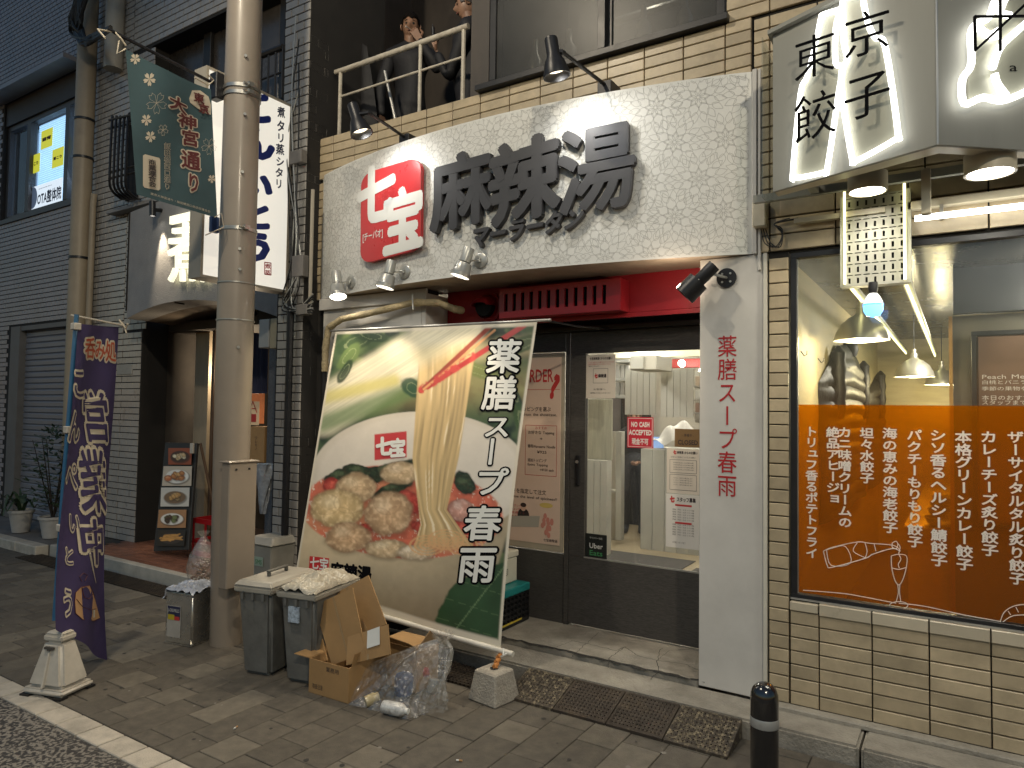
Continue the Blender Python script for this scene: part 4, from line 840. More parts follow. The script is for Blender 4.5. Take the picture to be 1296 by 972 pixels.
def person(label, hc, face, sho, arms, floor, group=None, jacket=(.012,.012,.015), bodyk=1.0, loc=None, seehead=True, haircol=None, legs=((.09,0),(-.09,.05))):
    """hc head centre; arms: (elbow, wrist, curl) per side as world points"""
    hc = V(hc); fx = V(face); fx.z = 0; fx.normalize(); t = thing('person', label, 'person', (hc.x, hc.y, floor), group)
    sdv = V(sho).normalized(); ch = hc+V((0,0,-.30))-fx*.03; hip = V((ch.x, ch.y, floor+.93))
    nd = [(hip,(.155*bodyk,.115*bodyk)),(hip+V((0,0,.22)),(.15*bodyk,.115*bodyk)),(ch-V((0,0,.05)),(.165*bodyk,.12*bodyk)),(ch+V((0,0,.08)),(.12,.085)),(ch+V((0,0,.17)),.056),(hc-V((0,0,.06)),.05)]; ed = [(0,1),(1,2),(2,3),(3,4),(4,5)]
    for k, (sg, (el, wr, cu)) in enumerate(zip((1,-1), arms)):
        i = len(nd); nd += [(ch+V((0,0,.06))+sdv*.17*sg*bodyk,.075),(V(el),.055),(V(wr),.036)]; ed += [(3,i),(i,i+1),(i+1,i+2)]
    for k, (sx, sy) in enumerate(legs):
        i = len(nd); p = hip+sdv*(.1 if k == 0 else -.1); kn = V((p.x, p.y, floor+.50))+fx*(.04+sy); an = V((p.x, p.y, floor+.09))+fx*(sy*.5); nd += [(p-V((0,0,.08)),.095),(kn,.065),(an,.048),(an+fx*.13-V((0,0,.045)),.042)]; ed += [(0,i),(i,i+1),(i+1,i+2),(i+2,i+3)]
    b = skinned('body', nd, ed, None, t); nb = len(b.f)
    head_mesh(b, hc, face, 1.0, 1)
    b.tube([ch+V((0,0,.13)), hc-V((0,0,.05))], [.06,.055], 14, 1)
    for el, wr, cu in arms: d = (V(wr)-V(el)).normalized(); hand(b, V(wr)-d*.01, d, cu, 1.0, 1)
    b.build('body', [mat('jacket%s' % str(jacket), jacket, .7, var=.25, scale=20, bump=.3, bscale=50), m_skin], t, smooth=True)
    face_marks(t, hc, face); hair(t, hc, face, col=haircol)
    n_ = ch+V((0,0,.10)); b = MB(); b.tube([n_+sdv*.075+fx*.02, n_+fx*.075-V((0,0,.10))], [.02,.014]).tube([n_-sdv*.075+fx*.02, n_+fx*.075-V((0,0,.10))], [.02,.014]); b.build('collar', mat('shirt', (.18,.16,.16), .7), t, smooth=True)
    return t
h1 = at(520,35,Y=4.62); fc = (CAMP-h1); fc.z *= .25; fn_ = fc.normalized(); sd = V((_r.x,_r.y,0)).normalized()
mo = h1+V(fc).normalized()*.09-V((0,0,.055))
person('man in dark jacket facing the street on the balcony, cigarette at his mouth', h1, (fc.x*.8, fc.y, fc.z), sd, ((h1+sd*.25+fn_*.12-V((0,0,.42)), h1+sd*.07+fn_*.16-V((0,0,.16)), -fn_), (h1-sd*.26-V((0,0,.56)), h1-sd*.24+fn_*.03-V((0,0,.82)), (1,0,.3))), 3.2)
tag(MB().cyl(mo, mo+fn_*.07+V((-.03,-.03,-.005)), .005).build('cigarette', m_wp), 'lit cigarette held at the mouth of the man facing the street', 'cigarette')
h2 = at(592,8,Y=4.45); person('man in black coat standing in profile at the right end of the balcony', h2, (-.84,-.50,-.1), (.54,-.84,0), ((at(568,100,Y=4.33), at(553,66,Y=4.28), (0,0,1)), (h2+V((.05,.2,-.58)), h2+V((.0,.25,-.85)), (0,0,-1))), 3.2, bodyk=1.12, haircol=mat('grey_hair', (.07,.06,.055), .6))
p = at(549,44,Y=4.27); tag(MB().cyl(p-V((0,0,.03)), p+V((-.01,0,.06)), .014).cyl(p+V((-.01,0,.06)), p+V((-.015,0,.09)), .005).build('smoking_device', m_blackmetal), 'small dark smoking device in the hand of the man in profile', 'vaporiser')
hs = at(803,545,Y=8.1); pbox('kitchen_wall', mat('brown_grey_wall', (.16,.14,.13), .5, var=.1), B, 774, 490, 806, 600, 8.85, .04); pbox('kitchen_doorway', m_dark, B, 785, 500, 822, 690, 8.8, .05)
def wk():
    x = hs.x; arms = ((V((x+.25,8.05,1.12)), V((x+.17,7.82,1.02)), (0,0,1)), (V((x-.25,8.05,1.12)), V((x-.2,7.82,1.05)), (0,0,1)))
    return person('shop worker in dark clothes standing behind the payment sign inside the noodle shop', (x,8.1,1.58), (.3,-1,-.3), (1,.2,0), arms, .113)
wk()
# dark flag and poles on the balcony
t = thing('folded_flag', 'dark folded advertising flag leaning on the balcony left of the two men', 'flag', (-4.4,4.3,3.2))
b = MB(); a, c, e, g_ = at(418,22,Y=4.35), at(466,60,Y=4.35), at(478,185,Y=4.35), at(425,185,Y=4.35)
b.grid(lambda u, v: (a.lerp(c, u)).lerp(g_.lerp(e, u), v)+V((0,.03*math.sin(u*12+v*3),0)), 14, 20); b.build('cloth', mat('black_cloth', (.012,.012,.014), .7, var=.3), t, smooth=True)
b = MB()
for i in range(26): 
    u, v = random.uniform(.25,.75), random.uniform(.3,.6); p = (a.lerp(c, u)).lerp(g_.lerp(e, u), v)+V((0,-.035,0)); s_ = random.uniform(.006,.02); b.add([p+V((-s_,0,-s_)), p+V((s_,0,-s_*.4)), p+V((s_*.5,0,s_)), p+V((-s_,0,s_*.5))], [(0,1,2,3)])
b.build('print', mat('gold_print', (.2,.16,.07), .5), t)
for x in (424, 487): tb('pole', m_alu if x == 487 else m_rail, t, [at(x,10 if x == 424 else 90,Y=4.3), at(x+(22 if x == 487 else 6),190,Y=4.3)], .014)
# ================================================================ NEON SIGN CABINET
P0, P1 = at(978,243,Z=2.68), at(1187,183,Z=2.68); P2 = at(1296,190,Z=2.68); P3 = P1+(P2-P1)*4
NL = V((P1.y-P0.y, -(P1.x-P0.x), 0)).normalized(); NR = V((P3.y-P1.y, -(P3.x-P1.x), 0)).normalized()
C = thing('neon_sign', 'angled grey metal sign cabinet with white neon bottle outlines and black characters', 'sign', (P0.x, P0.y, 2.68))
m_steel = mat('brushed_steel', (.27,.27,.24), .62, metal=.2, var=.08, scale=5, stretch=(1,1,.15))
zt0 = atp(978, 45, P0, NL).z; zt_ = 4.3
b = MB(); T = V((0,0,1)); bk = V((0,.10,0))
def slab_panel(name, A_, B_, z0, z1, z1b, m, parent, th=.02):
    N = V((B_.y-A_.y, -(B_.x-A_.x), 0)).normalized()
    q = [V((A_.x,A_.y,z0)), V((B_.x,B_.y,z0)), V((B_.x,B_.y,z1b)), V((A_.x,A_.y,z1))]; return MB().prism(q, -N*th).build(name, m, parent, bevel=.001)
slab_panel('left_face', P0, P1-(P1-P0)*.002, 2.68, zt0, zt0+.0, m_steel, C); slab_panel('right_face', P1+(P3-P1)*.002, P3, 2.68, zt0, zt0, m_steel, C)
m_cream = mat('cream_metal', (.55,.5,.38), .4, var=.1)
MB().prism([V((P0.x,P0.y+.022,2.69)), V((P1.x,P1.y+.024,2.69)), V((P3.x,P3.y+.022,2.69)), V((P3.x,P3.y+.12,2.69)), V((P1.x,P1.y+.14,2.69)), V((P0.x,P0.y+.12,2.69))], (0,0,.012)).build('bottom', m_cream, C)
MB().prism([V((P0.x-.02,P0.y-.02,zt0+.002)), V((P1.x,P1.y-.03,zt0+.002)), V((P3.x,P3.y-.02,zt0+.002)), V((P3.x,3.88,zt0+.002)), V((P0.x-.02,3.88,zt0+.002))], (0,0,.02)).build('top_cap', m_steel, C)
MB().box(P0.x-.05, P0.x-.044, P0.y-.01, 3.87, 2.66, zt0).build('side_screen', glassy('acrylic', (.93,.95,.93), .02, .3, .1, .08, (.4,.42,.4)), C)
MB().cyl(V((P1.x,P1.y-.003,2.68)), V((P1.x,P1.y-.003,zt0)), .004, n=6).build('corner_seam', m_alu, C)
m_neon = mat('white_neon', (1,1,1), .3, emit=1.6, ecol=(1,.985,.92), var=0)
m_nplate = mat('neon_backing', (.3,.3,.24), .4, var=.03)
def onL(px, py, lift=.0): return atp(px, py, P0+NL*lift, NL)
def onR(px, py, lift=.0): return atp(px, py, P1+NR*lift, NR)
def smoothp(P, k=4, closed=False):
    Q = []; n_ = len(P); rng = range(n_ if closed else n_-1)
    for i in rng:
        g_ = (lambda j: P[j % n_]) if closed else (lambda j: P[min(max(j, 0), n_-1)])
        p0, p1, p2, p3 = g_(i-1), g_(i), g_(i+1), g_(i+2)
        for q in range(k): t = q/k; Q.append(.5*((2*p1)+(p2-p0)*t+(2*p0-5*p1+4*p2-p3)*t*t+(3*p1-p0-3*p2+p3)*t**3))
    Q.append(P[0] if closed else P[-1]); return Q
zL = lambda L_, lift: [onL(960+x/4.05, y/4.05, lift) for x, y in L_]
bot1 = [(320,90),(300,190),(250,390),(215,480),(175,890),(190,912),(330,885),(352,865),(410,480),(430,350),(395,320),(395,150),(420,45),(410,50),(330,75)]
bot2 = [(430,70),(440,230),(455,300),(425,370),(430,500),(480,815),(500,825),(700,715),(715,680),(650,240),(600,195),(565,130),(540,20),(535,-30),(440,-10)]
for P_x in (bot1, bot2):
    Q = smoothp(zL(P_x, .028), 4, True); tb('neon_tube', m_neon, C, Q, .0115, 10)
    P = zL(P_x, .004); MB().prism(P, NL*.006).build('backing', m_nplate, C, fix=False)
zR = lambda L_, lift: [onR(1150+x/4.05, y/4.05, lift) for x, y in L_]
for L_, cl in (([(440,10),(410,90),(350,120),(320,170),(320,330),(275,410),(285,530),(380,500),(480,515),(600,470),(720,400)], 0), ([(345,130),(400,175),(455,185),(440,150)], 0), ([(500,-20),(470,60),(520,80)], 0), ([(600,120),(520,190),(500,210)], 0), ([(490,215),(455,270),(430,350)], 0), ([(440,380),(455,430),(500,490)], 0)):
    tb('neon_tube', m_neon, C, smoothp(zR(L_, .03)), .0135, 10)
MB().prism(zR([(345,150),(340,330),(300,410),(300,510),(480,500),(640,450),(720,380),(720,-60),(480,-60),(420,90)], .004), NR*.006).build('backing', m_nplate, C, fix=False)
m_blk = mat('black_character', (.006,.006,.007), .9, var=0, spec=.05)
def charL(ch, x0, y0, x1, y1, dy, ext=.008, onF=onL):
    """em box in the photo: left top (x0, y0), right top raised by dy"""
    q = [(960+x/4.05, y/4.05) for x, y in ((x0,y0),(x1,y0-dy),(x1,y1-dy),(x0,y1))]; f = quadfn(lambda x, y: onF(x, y, .052), *q); letter('character', ch, f, m_blk, C, ext=ext, off=-.010)
charL('東', 178,205,405,440,75); charL('餃', 180,500,410,760,75); charL('京', 430,85,690,330,80); charL('子', 430,400,690,650,80)
b = MB()
for L_ in ([(338,85),(342,258),(600,20)], [(338,85),(640,82)], [(470,-20),(470,260)], [(342,258),(338,85)]): b.tube(zR(L_, .05), .006, 6)
b.build('character', m_blk, C)
letter('lettering', 'a', quadfn(lambda x, y: onR(x, y, .014), (1277,76),(1288,76),(1288,92),(1277,92)), m_blk, C)
# neon glow is real light from the tubes; lamps under the cabinet
def downlight(px, py, Y, r, label, pw):
    c = at(px, py, Y=Y); t = thing('canopy_downlight', label, 'downlight', tuple(c), 'round downlights under the neon sign')
    MB().lathe(c, (0,0,1), [(r*.86,.012),(r*.9,0),(r,0),(r,.085),(r*.9,.09),(0,.09)], 36).build('housing', m_cream, t, smooth=True)
    MB().lathe(c+V((0,0,.010)), (0,0,1), [(0,0),(r*.86,0)], 32).build('lens', mat('bright_lens', (1,1,1), .3, emit=12, ecol=(1,.95,.8), var=0), t); tb('stem', m_cream, t, [c+V((0,0,.088)), c+V((0,0,.2))], .02)
    spot(c+V((0,0,-.005)), c+V((0,0,-1)), pw, 150, .6, (1,.93,.76), .06)
downlight(1098, 243, 3.62, .085, 'left round cream downlight beside the perforated panel', 5.5); downlight(1253, 220, 3.52, .094, 'right round cream downlight over the orange window', 11)
a = at(1158,278,Y=3.80); a2 = at(1296,259,Y=3.80); zz = (a.z+a2.z)/2; ft = thing('fluorescent_tube', 'long glowing tube light mounted above the window', 'tube light', (a.x,3.8,zz))
tb('tube', mat('tube_glow', (1,1,1), .3, emit=3.5, ecol=(1,.98,.88), var=0), ft, [(a.x,3.80,zz),(a.x+1.25,3.80,zz)], .014, 12); bx('batten', m_cream, ft, a.x-.03, a.x+1.3, 3.825, 3.875, zz+.055, zz+.09)
bx('clip', m_alu, ft, a.x+.1, a.x+.115, 3.80, 3.875, zz-.005, zz+.055)
rl = thing('sign_support', 'grey steel frame rails holding the neon sign off the wall', 'frame', (0,3.8,2.72)); bx('rail', m_steel, rl, -.90, 1.6, 3.72, 3.75, 2.705, 2.745); bx('rail', m_cream, rl, -.72, -.3, 3.83, 3.87, 2.60, 2.625)
for px in (1172,): 
    p = at(px, 200, Y=3.6); MB().box(p.x-.018, p.x+.018, 3.55, 3.6, 2.50, 2.70).build('strut', m_cream, rl)
for x in (-.6, .1, .9): MB().box(x-.02, x+.02, P1.y+.15 if x > -.3 else 3.5, 3.719, 2.71, 2.74).build('cross_bar', m_steel, rl)
# perforated panel with neon edges
pn = thing('perforated_panel', 'perforated steel panel with glowing yellow green edges above the window', 'panel', (-.5,3.86,2.3)); Yp = 3.845
xl, xr = at(1064,300,Y=Yp).x, at(1153,300,Y=Yp).x; zb_, zt_ = at(1108,358,Y=Yp).z, 2.70; b = MB(); m_perf = mat('perforated_steel', (.33,.325,.28), .45, metal=.2, var=.1)
nx, nz = 7, 16; w = (xr-xl-.04)/nx; h0 = (zt_-zb_)/nz; x0 = xl+.02; zc_ = zb_
for j in range(nz):
    h = h0*(1.4 if j % 2 == 0 else .6); zc_ += h
    for i in range(nx):
        cx, cz = x0+(i+.5)*w, zc_-h/2; vs_ = (j % 2 == 0); hu, hv = (w*.13, h*.36) if vs_ else (w*.38, h*.16)
        if not vs_ and i % 2: cx += 0
        o4 = [(cx-w/2,cz-h/2),(cx+w/2,cz-h/2),(cx+w/2,cz+h/2),(cx-w/2,cz+h/2)]; i4 = [(cx-hu,cz-hv),(cx+hu,cz-hv),(cx+hu,cz+hv),(cx-hu,cz+hv)]
        b.add([V((p[0],Yp,p[1])) for p in o4+i4]+[V((p[0],Yp+.008,p[1])) for p in i4], [(k,(k+1)%4,(k+1)%4+4,k+4) for k in range(4)]+[(k+4,(k+1)%4+4,(k+1)%4+8,k+8) for k in range(4)])
b.build('sheet', m_perf, pn, fix=False); bx('backing', m_dark, pn, x0, xr-.02, Yp+.03, Yp+.035, zb_, zt_)
bx('side_flange', m_perf, pn, xl, x0-.001, Yp-.02, Yp+.04, zb_, zt_); bx('side_flange', m_perf, pn, xr-.019, xr+.001, Yp-.02, Yp+.04, zb_, zt_); bx('bottom_flange', m_perf, pn, xl, xr, Yp-.02, Yp+.05, zb_-.012, zb_-.001)
m_ny = mat('yellow_neon', (1,1,.8), .3, emit=1.5, ecol=(1,.95,.45), var=0)
for x in (at(1069,300,Y=Yp-.03).x, at(1145,300,Y=Yp-.03).x):
    tb('neon_tube', m_ny, pn, [(x,Yp-.032,zt_+.05),(x,Yp-.032,zb_+.0)], .0055, 8)
for px0, py0 in ((1069,355),(1146,358)):
    q = at(px0, py0, Y=3.97); it = thing('neon_line', 'left yellow neon line running back along the ceiling' if px0 == 1069 else 'right yellow neon line running back along the ceiling', 'neon light', tuple(q), 'ceiling neon lines'); tb('tube', m_ny, it, [q, (q.x,8.9,q.z)], .008, 8); bx('channel', m_perf, it, q.x-.02, q.x+.02, 3.97, 8.9, q.z+.012, q.z+.03)
q = at(1105,365,Y=3.80); bl = thing('light_bulb', 'clear light bulb with a blue glowing lower half hanging before the window', 'bulb', tuple(q)); MB().lathe(q, (0,0,-1), [(0,-.03),(.02,-.03),(.022,.0),(.018,.025)], 18).build('socket', m_blackmetal, bl, smooth=True)
MB().lathe(q-V((0,0,.025)), (0,0,-1), [(.018,0),(.03,.015),(.042,.04),(.045,.06)], 24).build('glass', mat('clear_bulb', (.7,.72,.7), .15, emit=.25, ecol=(.8,.9,1), var=0), bl, smooth=True)
MB().lathe(q-V((0,0,.025)), (0,0,-1), [(.045,.0605),(.043,.085),(.03,.108),(0,.118)], 24).build('glow', mat('blue_glow', (.2,.5,1), .3, emit=1.2, ecol=(.12,.45,1), var=0), bl, smooth=True)
MB().lathe(q-V((0,0,.025)), (0,0,-1), [(.0455,.052),(.0455,.060)], 24).build('band', mat('blue_band', (.05,.2,.8), .3, emit=1.5, ecol=(.05,.2,1), var=0), bl)
jb = thing('junction_box', 'beige junction box at the lower right end of the shop sign', 'box', tuple(at(962,272,Y=3.86))); q = at(962,272,Y=3.86); bx('cover', m_cream, jb, q.x-.035, q.x+.035, 3.83, 3.885, q.z-.07, q.z+.07, bevel=.006)
m_cable = mat('black_cable', (.012,.012,.012), .5, var=.1)
cb = thing('cable_loop', 'thin dark cables looping under the junction box', 'cable', tuple(at(975,300,Y=3.87)))
for k in range(3): tb('cable', m_cable, cb, smoothp([at(963+3*k,290,Y=3.87), at(968+4*k,308,Y=3.86), at(982+3*k,312,Y=3.86), at(990,296-3*k,Y=3.87), at(980,283,Y=3.87), at(1000+10*k,276,Y=3.87)]), .003, 6)
# ================================================================ NOODLE BANNER
TL, TR, BR, BL = at(425,418,Y=3.80), at(680,406,Y=3.80), at(633,821,Y=3.38), at(372,745,Y=3.38)
bn = thing('noodle_banner', 'large hanging banner printed with a bowl of noodles and white vertical characters', 'banner', tuple(TL))
def bq(u, v): # v down
    p = (TL.lerp(TR, u)).lerp(BL.lerp(BR, u), v); s_ = math.sin(math.pi*v)
    return p+V((0, .02*s_*math.sin(u*5+1)+.012*math.sin(u*9+v*4)*v-.03*math.sin(math.pi*v), 0))
S2L = lambda c: np.array(lin(c))
def vnoise(x, y, seed=0):
    xi, yi = np.floor(x).astype(int), np.floor(y).astype(int); fx, fy = x-xi, y-yi; fx, fy = fx*fx*(3-2*fx), fy*fy*(3-2*fy)
    def h(a, b): k = (a*374761393+b*668265263+seed*974711) & 0x7fffffff; k = ((k ^ (k >> 13))*1274126177) & 0x7fffffff; return ((k ^ (k >> 16)) & 0xffff)/65535
    return (h(xi,yi)*(1-fx)+h(xi+1,yi)*fx)*(1-fy)+(h(xi,yi+1)*(1-fx)+h(xi+1,yi+1)*fx)*fy
def fbm(x, y, o=4, seed=0): return sum(vnoise(x*2**k, y*2**k, seed+k)*.5**(k+1) for k in range(o))/(1-.5**o)
def sm(a, b, x): t = np.clip((x-a)/(b-a), 0, 1); return t*t*(3-2*t)
class Paint:
    def __init__(s, X, Y, col): s.X, s.Y = X, Y; s.c = np.ones(X.shape+(3,))*S2L(col)
    def over(s, col, m):
        c = S2L(col) if not isinstance(col, np.ndarray) else col; m = m[..., None]; s.c = s.c*(1-m)+c*m
    def ell(s, cx, cy, rx, ry, soft=.06, ang=0, wob=0, seed=0):
        x, y = s.X-cx, s.Y-cy; a = math.radians(ang); x, y = x*math.cos(a)+y*math.sin(a), -x*math.sin(a)+y*math.cos(a)
        d = np.sqrt((x/rx)**2+(y/ry)**2)
        if wob: d = d+wob*(fbm(s.X/25, s.Y/25, 3, seed)-.5)*2
        return 1-sm(1-soft, 1+soft, d), d
    def band(s, x0, y0, x1, y1, w, soft=1.5):
        dx, dy = x1-x0, y1-y0; L2 = dx*dx+dy*dy; t = np.clip(((s.X-x0)*dx+(s.Y-y0)*dy)/L2, 0, 1); d = np.hypot(s.X-x0-t*dx, s.Y-y0-t*dy); return 1-sm(w-soft, w+soft, d), d, t
    def blob(s, cx, cy, rx, ry, col, col2, ang=0, wob=.15, seed=0, spec=0, grain=6):
        m, d = s.ell(cx, cy, rx, ry, .10, ang, wob, seed); s.over((40,25,15), s.ell(cx+2, cy+4, rx*1.08, ry*1.1, .2, ang, wob, seed)[0]*.35)
        g = fbm(s.X/grain, s.Y/grain, 2 if grain > 8 else 4, seed+3)[..., None]; base = S2L(col)*(.86+.28*g)*(1-np.clip(d, 0, 1)[..., None]**2*.55)+S2L(col2)*np.clip(g-.45, 0, 1)*.55
        s.over(np.clip(base, 0, 1), m); s.over(col2, m*(1-sm(.10,.55,np.hypot((s.X-cx+rx*.25)/rx, (s.Y-cy+ry*.35)/ry)))*.4*(.5+g[...,0]))
        for q in range(3): a_ = q*2.1+seed; f_ = np.abs(np.hypot((s.X-cx-rx*.5*math.cos(a_))/rx, (s.Y-cy-ry*.5*math.sin(a_))/ry)-.55); s.over((110,60,30), m*(1-sm(.0,.05,f_))*.2)
NU, NV = 250, 330; uu, vv = np.meshgrid(np.linspace(0,1,NU+1), np.linspace(0,1,NV+1))
PX = np.zeros_like(uu); PYY = np.zeros_like(uu); pts = []
for j in range(NV+1):
    for i in range(NU+1):
        p = bq(uu[j,i], vv[j,i]); pts.append(p)
# picture coordinates follow the cloth: sampled on a coarse lattice and interpolated
cg = [[pj(bq(i/20, j/24)) for i in range(21)] for j in range(25)]
cgx = np.array([[(q[0]-380)/.4734 for q in r] for r in cg]); cgy = np.array([[(q[1]-380)/.4734 for q in r] for r in cg])
def samp(g, u, v): x, y = u*20, v*24; xi, yi = np.minimum(x.astype(int), 19), np.minimum(y.astype(int), 23); fx, fy = x-xi, y-yi; return (g[yi,xi]*(1-fx)+g[yi,xi+1]*fx)*(1-fy)+(g[yi+1,xi]*(1-fx)+g[yi+1,xi+1]*fx)*fy
X_, Y_ = samp(cgx, uu, vv), samp(cgy, uu, vv); p = Paint(X_, Y_, (72,92,58))
n1 = fbm(X_/60+3, Y_/60, 4, 1); n2 = fbm(X_/14, Y_/14, 4, 9)
p.over((30,46,32), sm(.40,.62,n1)); p.over((106,124,70), sm(.62,.8,fbm(X_/40, Y_/40, 3, 5))*.8)
# leaves and leeks
t_ = (X_*-.42+Y_*-.91); al = X_*.91-Y_*.42
p.over((196,176,110), sm(140,230,Y_)*(1-sm(230,330,Y_))*sm(80,200,X_)*.4)
m, d, t2 = p.band(60, 300, 440, 60, 62, 14); st = vnoise((d*0+ (X_*.53+Y_*.85))/3.0, al/160, 4)[..., None]
p.over(np.clip(S2L((216,208,178))*(.8+.3*st), 0, 1), m); p.over((204,192,96), p.band(60, 262, 250, 215, 16, 12)[0]*.8); p.over((96,128,74), p.band(60, 330, 430, 190, 22, 14)[0]*.75); p.over((214,196,140), p.band(330, 150, 640, 120, 26, 18)[0]*.5)
for cx, cy, rx, ry, a, c in ((150,110,60,22,-25,(52,74,44)),(130,150,45,18,-50,(96,118,62)),(190,95,50,16,10,(44,66,40)),(120,190,36,12,-60,(40,60,36)),(560,240,70,14,55,(36,58,40)),(480,190,60,18,20,(110,120,60)),(600,330,60,22,70,(58,84,40)),(560,400,50,16,50,(150,160,60)),(300,235,36,24,30,(38,72,50)),(590,120,60,20,-20,(60,80,44))):
    mm, dd = p.ell(cx, cy, rx, ry, .15, a, .2, int(cx)); p.over(c, mm*.9); p.over((170,180,130), (np.abs(dd-.55) < .05)*mm*.3)
# bowl
rim, dr = p.ell(322, 470, 292, 172, .012); body = sm(-2,2, Y_-470)*(1-sm(-6,6, X_-(600-np.maximum(0,Y_-470)*.30)))
bc = S2L((206,190,160))*(1-.35*sm(-250,250,X_-330)[...,None])*(1-.5*sm(640,900,Y_)[...,None])*np.array([1,.96,.86])*(.93+.14*n2[...,None]); p.over(np.clip(bc,0,1), body)
p.over((214,205,190), rim); p.over((200,190,172), rim*sm(.90,.97,dr)*.6); sh = S2L((206,196,178)); p.over(sh, rim*(1-sm(300,420,Y_))*sm(.4,.9,dr)*.3)
soup, ds = p.ell(272, 566, 270, 124, .02, 4); 
p.over(np.clip(S2L((206,98,66))*(.7+.6*n2[...,None]), 0, 1), soup); p.over((224,150,100), soup*sm(.55,.75,n1)*.6); p.over((236,226,206), soup*sm(.66,.72,fbm(X_/7,Y_/7,3,22))*.7)
for cx, cy, rx, ry, a in ((110,470,46,20,-20),(190,462,70,16,-8),(245,455,62,22,-20),(250,505,56,18,-25),(330,450,40,14,30),(440,490,36,22,50),(160,455,40,14,10)): p.blob(cx, cy, rx, ry, (40,58,36), (110,130,90), a, .35, int(cx+cy))
for cx, cy, rx, ry, a in ((90,500,30,22,20),(292,540,26,40,-40),(420,590,44,34,35),(440,620,24,46,-50),(170,610,46,12,-10),(350,610,60,20,10)): p.blob(cx, cy, rx, ry, (190,44,30), (240,120,90), a, .25, int(cx))
for cx, cy, rx, ry, c, c2 in ((270,462,54,30,(206,176,130),(240,220,190)),(150,500,54,40,(206,172,126),(244,224,184)),(100,556,74,50,(220,188,128),(250,234,196)),(236,570,66,58,(208,168,122),(246,224,186)),(130,634,62,40,(206,166,120),(244,222,184)),(232,664,56,26,(216,186,140),(250,236,200)),(308,674,52,20,(220,196,160),(250,240,220)),(430,560,34,30,(210,150,130),(250,230,220))): p.blob(cx, cy, rx, ry, c, c2, 0, .12, int(cx*3+cy), grain=9)
# noodles
xl = np.interp(Y_, [180,420,600,670], [316,300,322,300]); xr = np.interp(Y_, [150,420,560,670], [466,424,392,470]); mk = sm(-2,2,X_-xl)*(1-sm(-2,2,X_-xr))*sm(150,200,Y_+ (X_-320)*.45)*(1-sm(640,690,Y_))
fx_ = (X_-xl)/(xr-xl); st = vnoise(fx_*26+.6*np.sin(Y_/60), Y_/120, 7)[..., None]; p.over(np.clip(S2L((222,190,128))*(.5+.55*st), 0, 1), mk); p.over((250,240,210), mk*sm(.8,.95,st[...,0])*.6)
for cx, cy in ((390,640),(340,655),(440,655)): 
    a_ = np.hypot(X_-cx, (Y_-cy)*1.8); p.over((222,170,110), (np.abs(np.sin(a_/4.2)) > .7)*(a_ < 55)*.75)
for (a, c, e, f_, w, cl) in ((322,243,512,66,6,(150,62,40)),(340,232,600,66,7,(176,40,38)),(330,238,520,80,3,(214,150,90))): p.over(cl, p.band(a, c, e, f_, w)[0])
p.over((196,60,50), p.band(326,238,462,150,11,4)[0]*sm(.4,.6,n2)); 
# seal on the bowl, big leaf, cream hem
m = (sm(197,200,X_)*(1-sm(283,286,X_))*sm(353,356,Y_+(X_-240)*.1)*(1-sm(422,426,Y_+(X_-240)*.1))); p.over((196,40,44), m)
lf, dl_ = p.ell(520, 830, 170, 118, .02, -28, .06, 3); p.over(np.clip(S2L((44,78,46))*(.6+.7*n1[...,None]), 0, 1), lf); p.over((130,160,110), (np.abs((X_-400)*.8+(Y_-900)*.62) < 1.5)*lf*.6); p.over((120,150,100), (np.abs(np.sin(((X_-400)*.3-(Y_-800)*.9)/17)) < .05)*lf*.3)
hem = np.maximum(1-sm(.008,.014,uu), sm(.986,.992,uu)); hem = np.maximum(hem, np.maximum(1-sm(.012,.022,vv), sm(.972,.982,vv))); p.over((214,204,182), hem)
fold = vnoise(X_/130+Y_/400, Y_/90, 31); p.c *= 1.0
p.c = p.c*.86+p.c.mean(axis=2, keepdims=True)*.14
cols = np.concatenate([p.c, np.ones(p.c.shape[:2]+(1,))], axis=2).reshape(-1, 4)
b = MB(); b.v = pts; W_ = NU+1; b.f = [(j*W_+i, j*W_+i+1, (j+1)*W_+i+1, (j+1)*W_+i) for j in range(NV) for i in range(NU)]; b.m = [0]*len(b.f)
m_print = mat('printed_vinyl', rough=.42, vcol=True, var=.05, scale=4, stain=.0, bump=.15, bscale=12)
b.build('cloth', m_print, bn, smooth=True, fix=False, colors=cols)
PN = (TR-TL).cross(BL-TL).normalized(); PN = PN if PN.y < 0 else -PN
def onB(X, Y, lift=.0):
    u, v = .5, .5; tx, ty = 380+X*.4734, 380+Y*.4734
    for _ in range(12):
        a = pj(bq(u, v)); e = 1e-3; bu, bv = pj(bq(u+e, v)), pj(bq(u, v+e)); J = Matrix((((bu[0]-a[0])/e, (bv[0]-a[0])/e), ((bu[1]-a[1])/e, (bv[1]-a[1])/e))); d = J.inverted() @ V((tx-a[0], ty-a[1])); u += d.x; v += d.y
    return bq(u, v)+PN*lift
def bchar(ch, cx, cy, w, h, rot=False, lean=-.10, cols=(m_blk, m_wp)):
    for k, (o_, l_, mm) in enumerate(((.075,.003,cols[0]),(.012,.005,cols[1]))):
        G = quadfn(lambda x, y: onB(x, y, l_), (cx-w/2+h*.06,cy-h/2),(cx+w/2+h*.06,cy-h/2),(cx+w/2-h*.06,cy+h/2),(cx-w/2-h*.06,cy+h/2))
        b = MB(); put(b, ch, G, off=o_+(.01 if k else 0), vert=rot); b.build('lettering', mm, bn, fix=False)
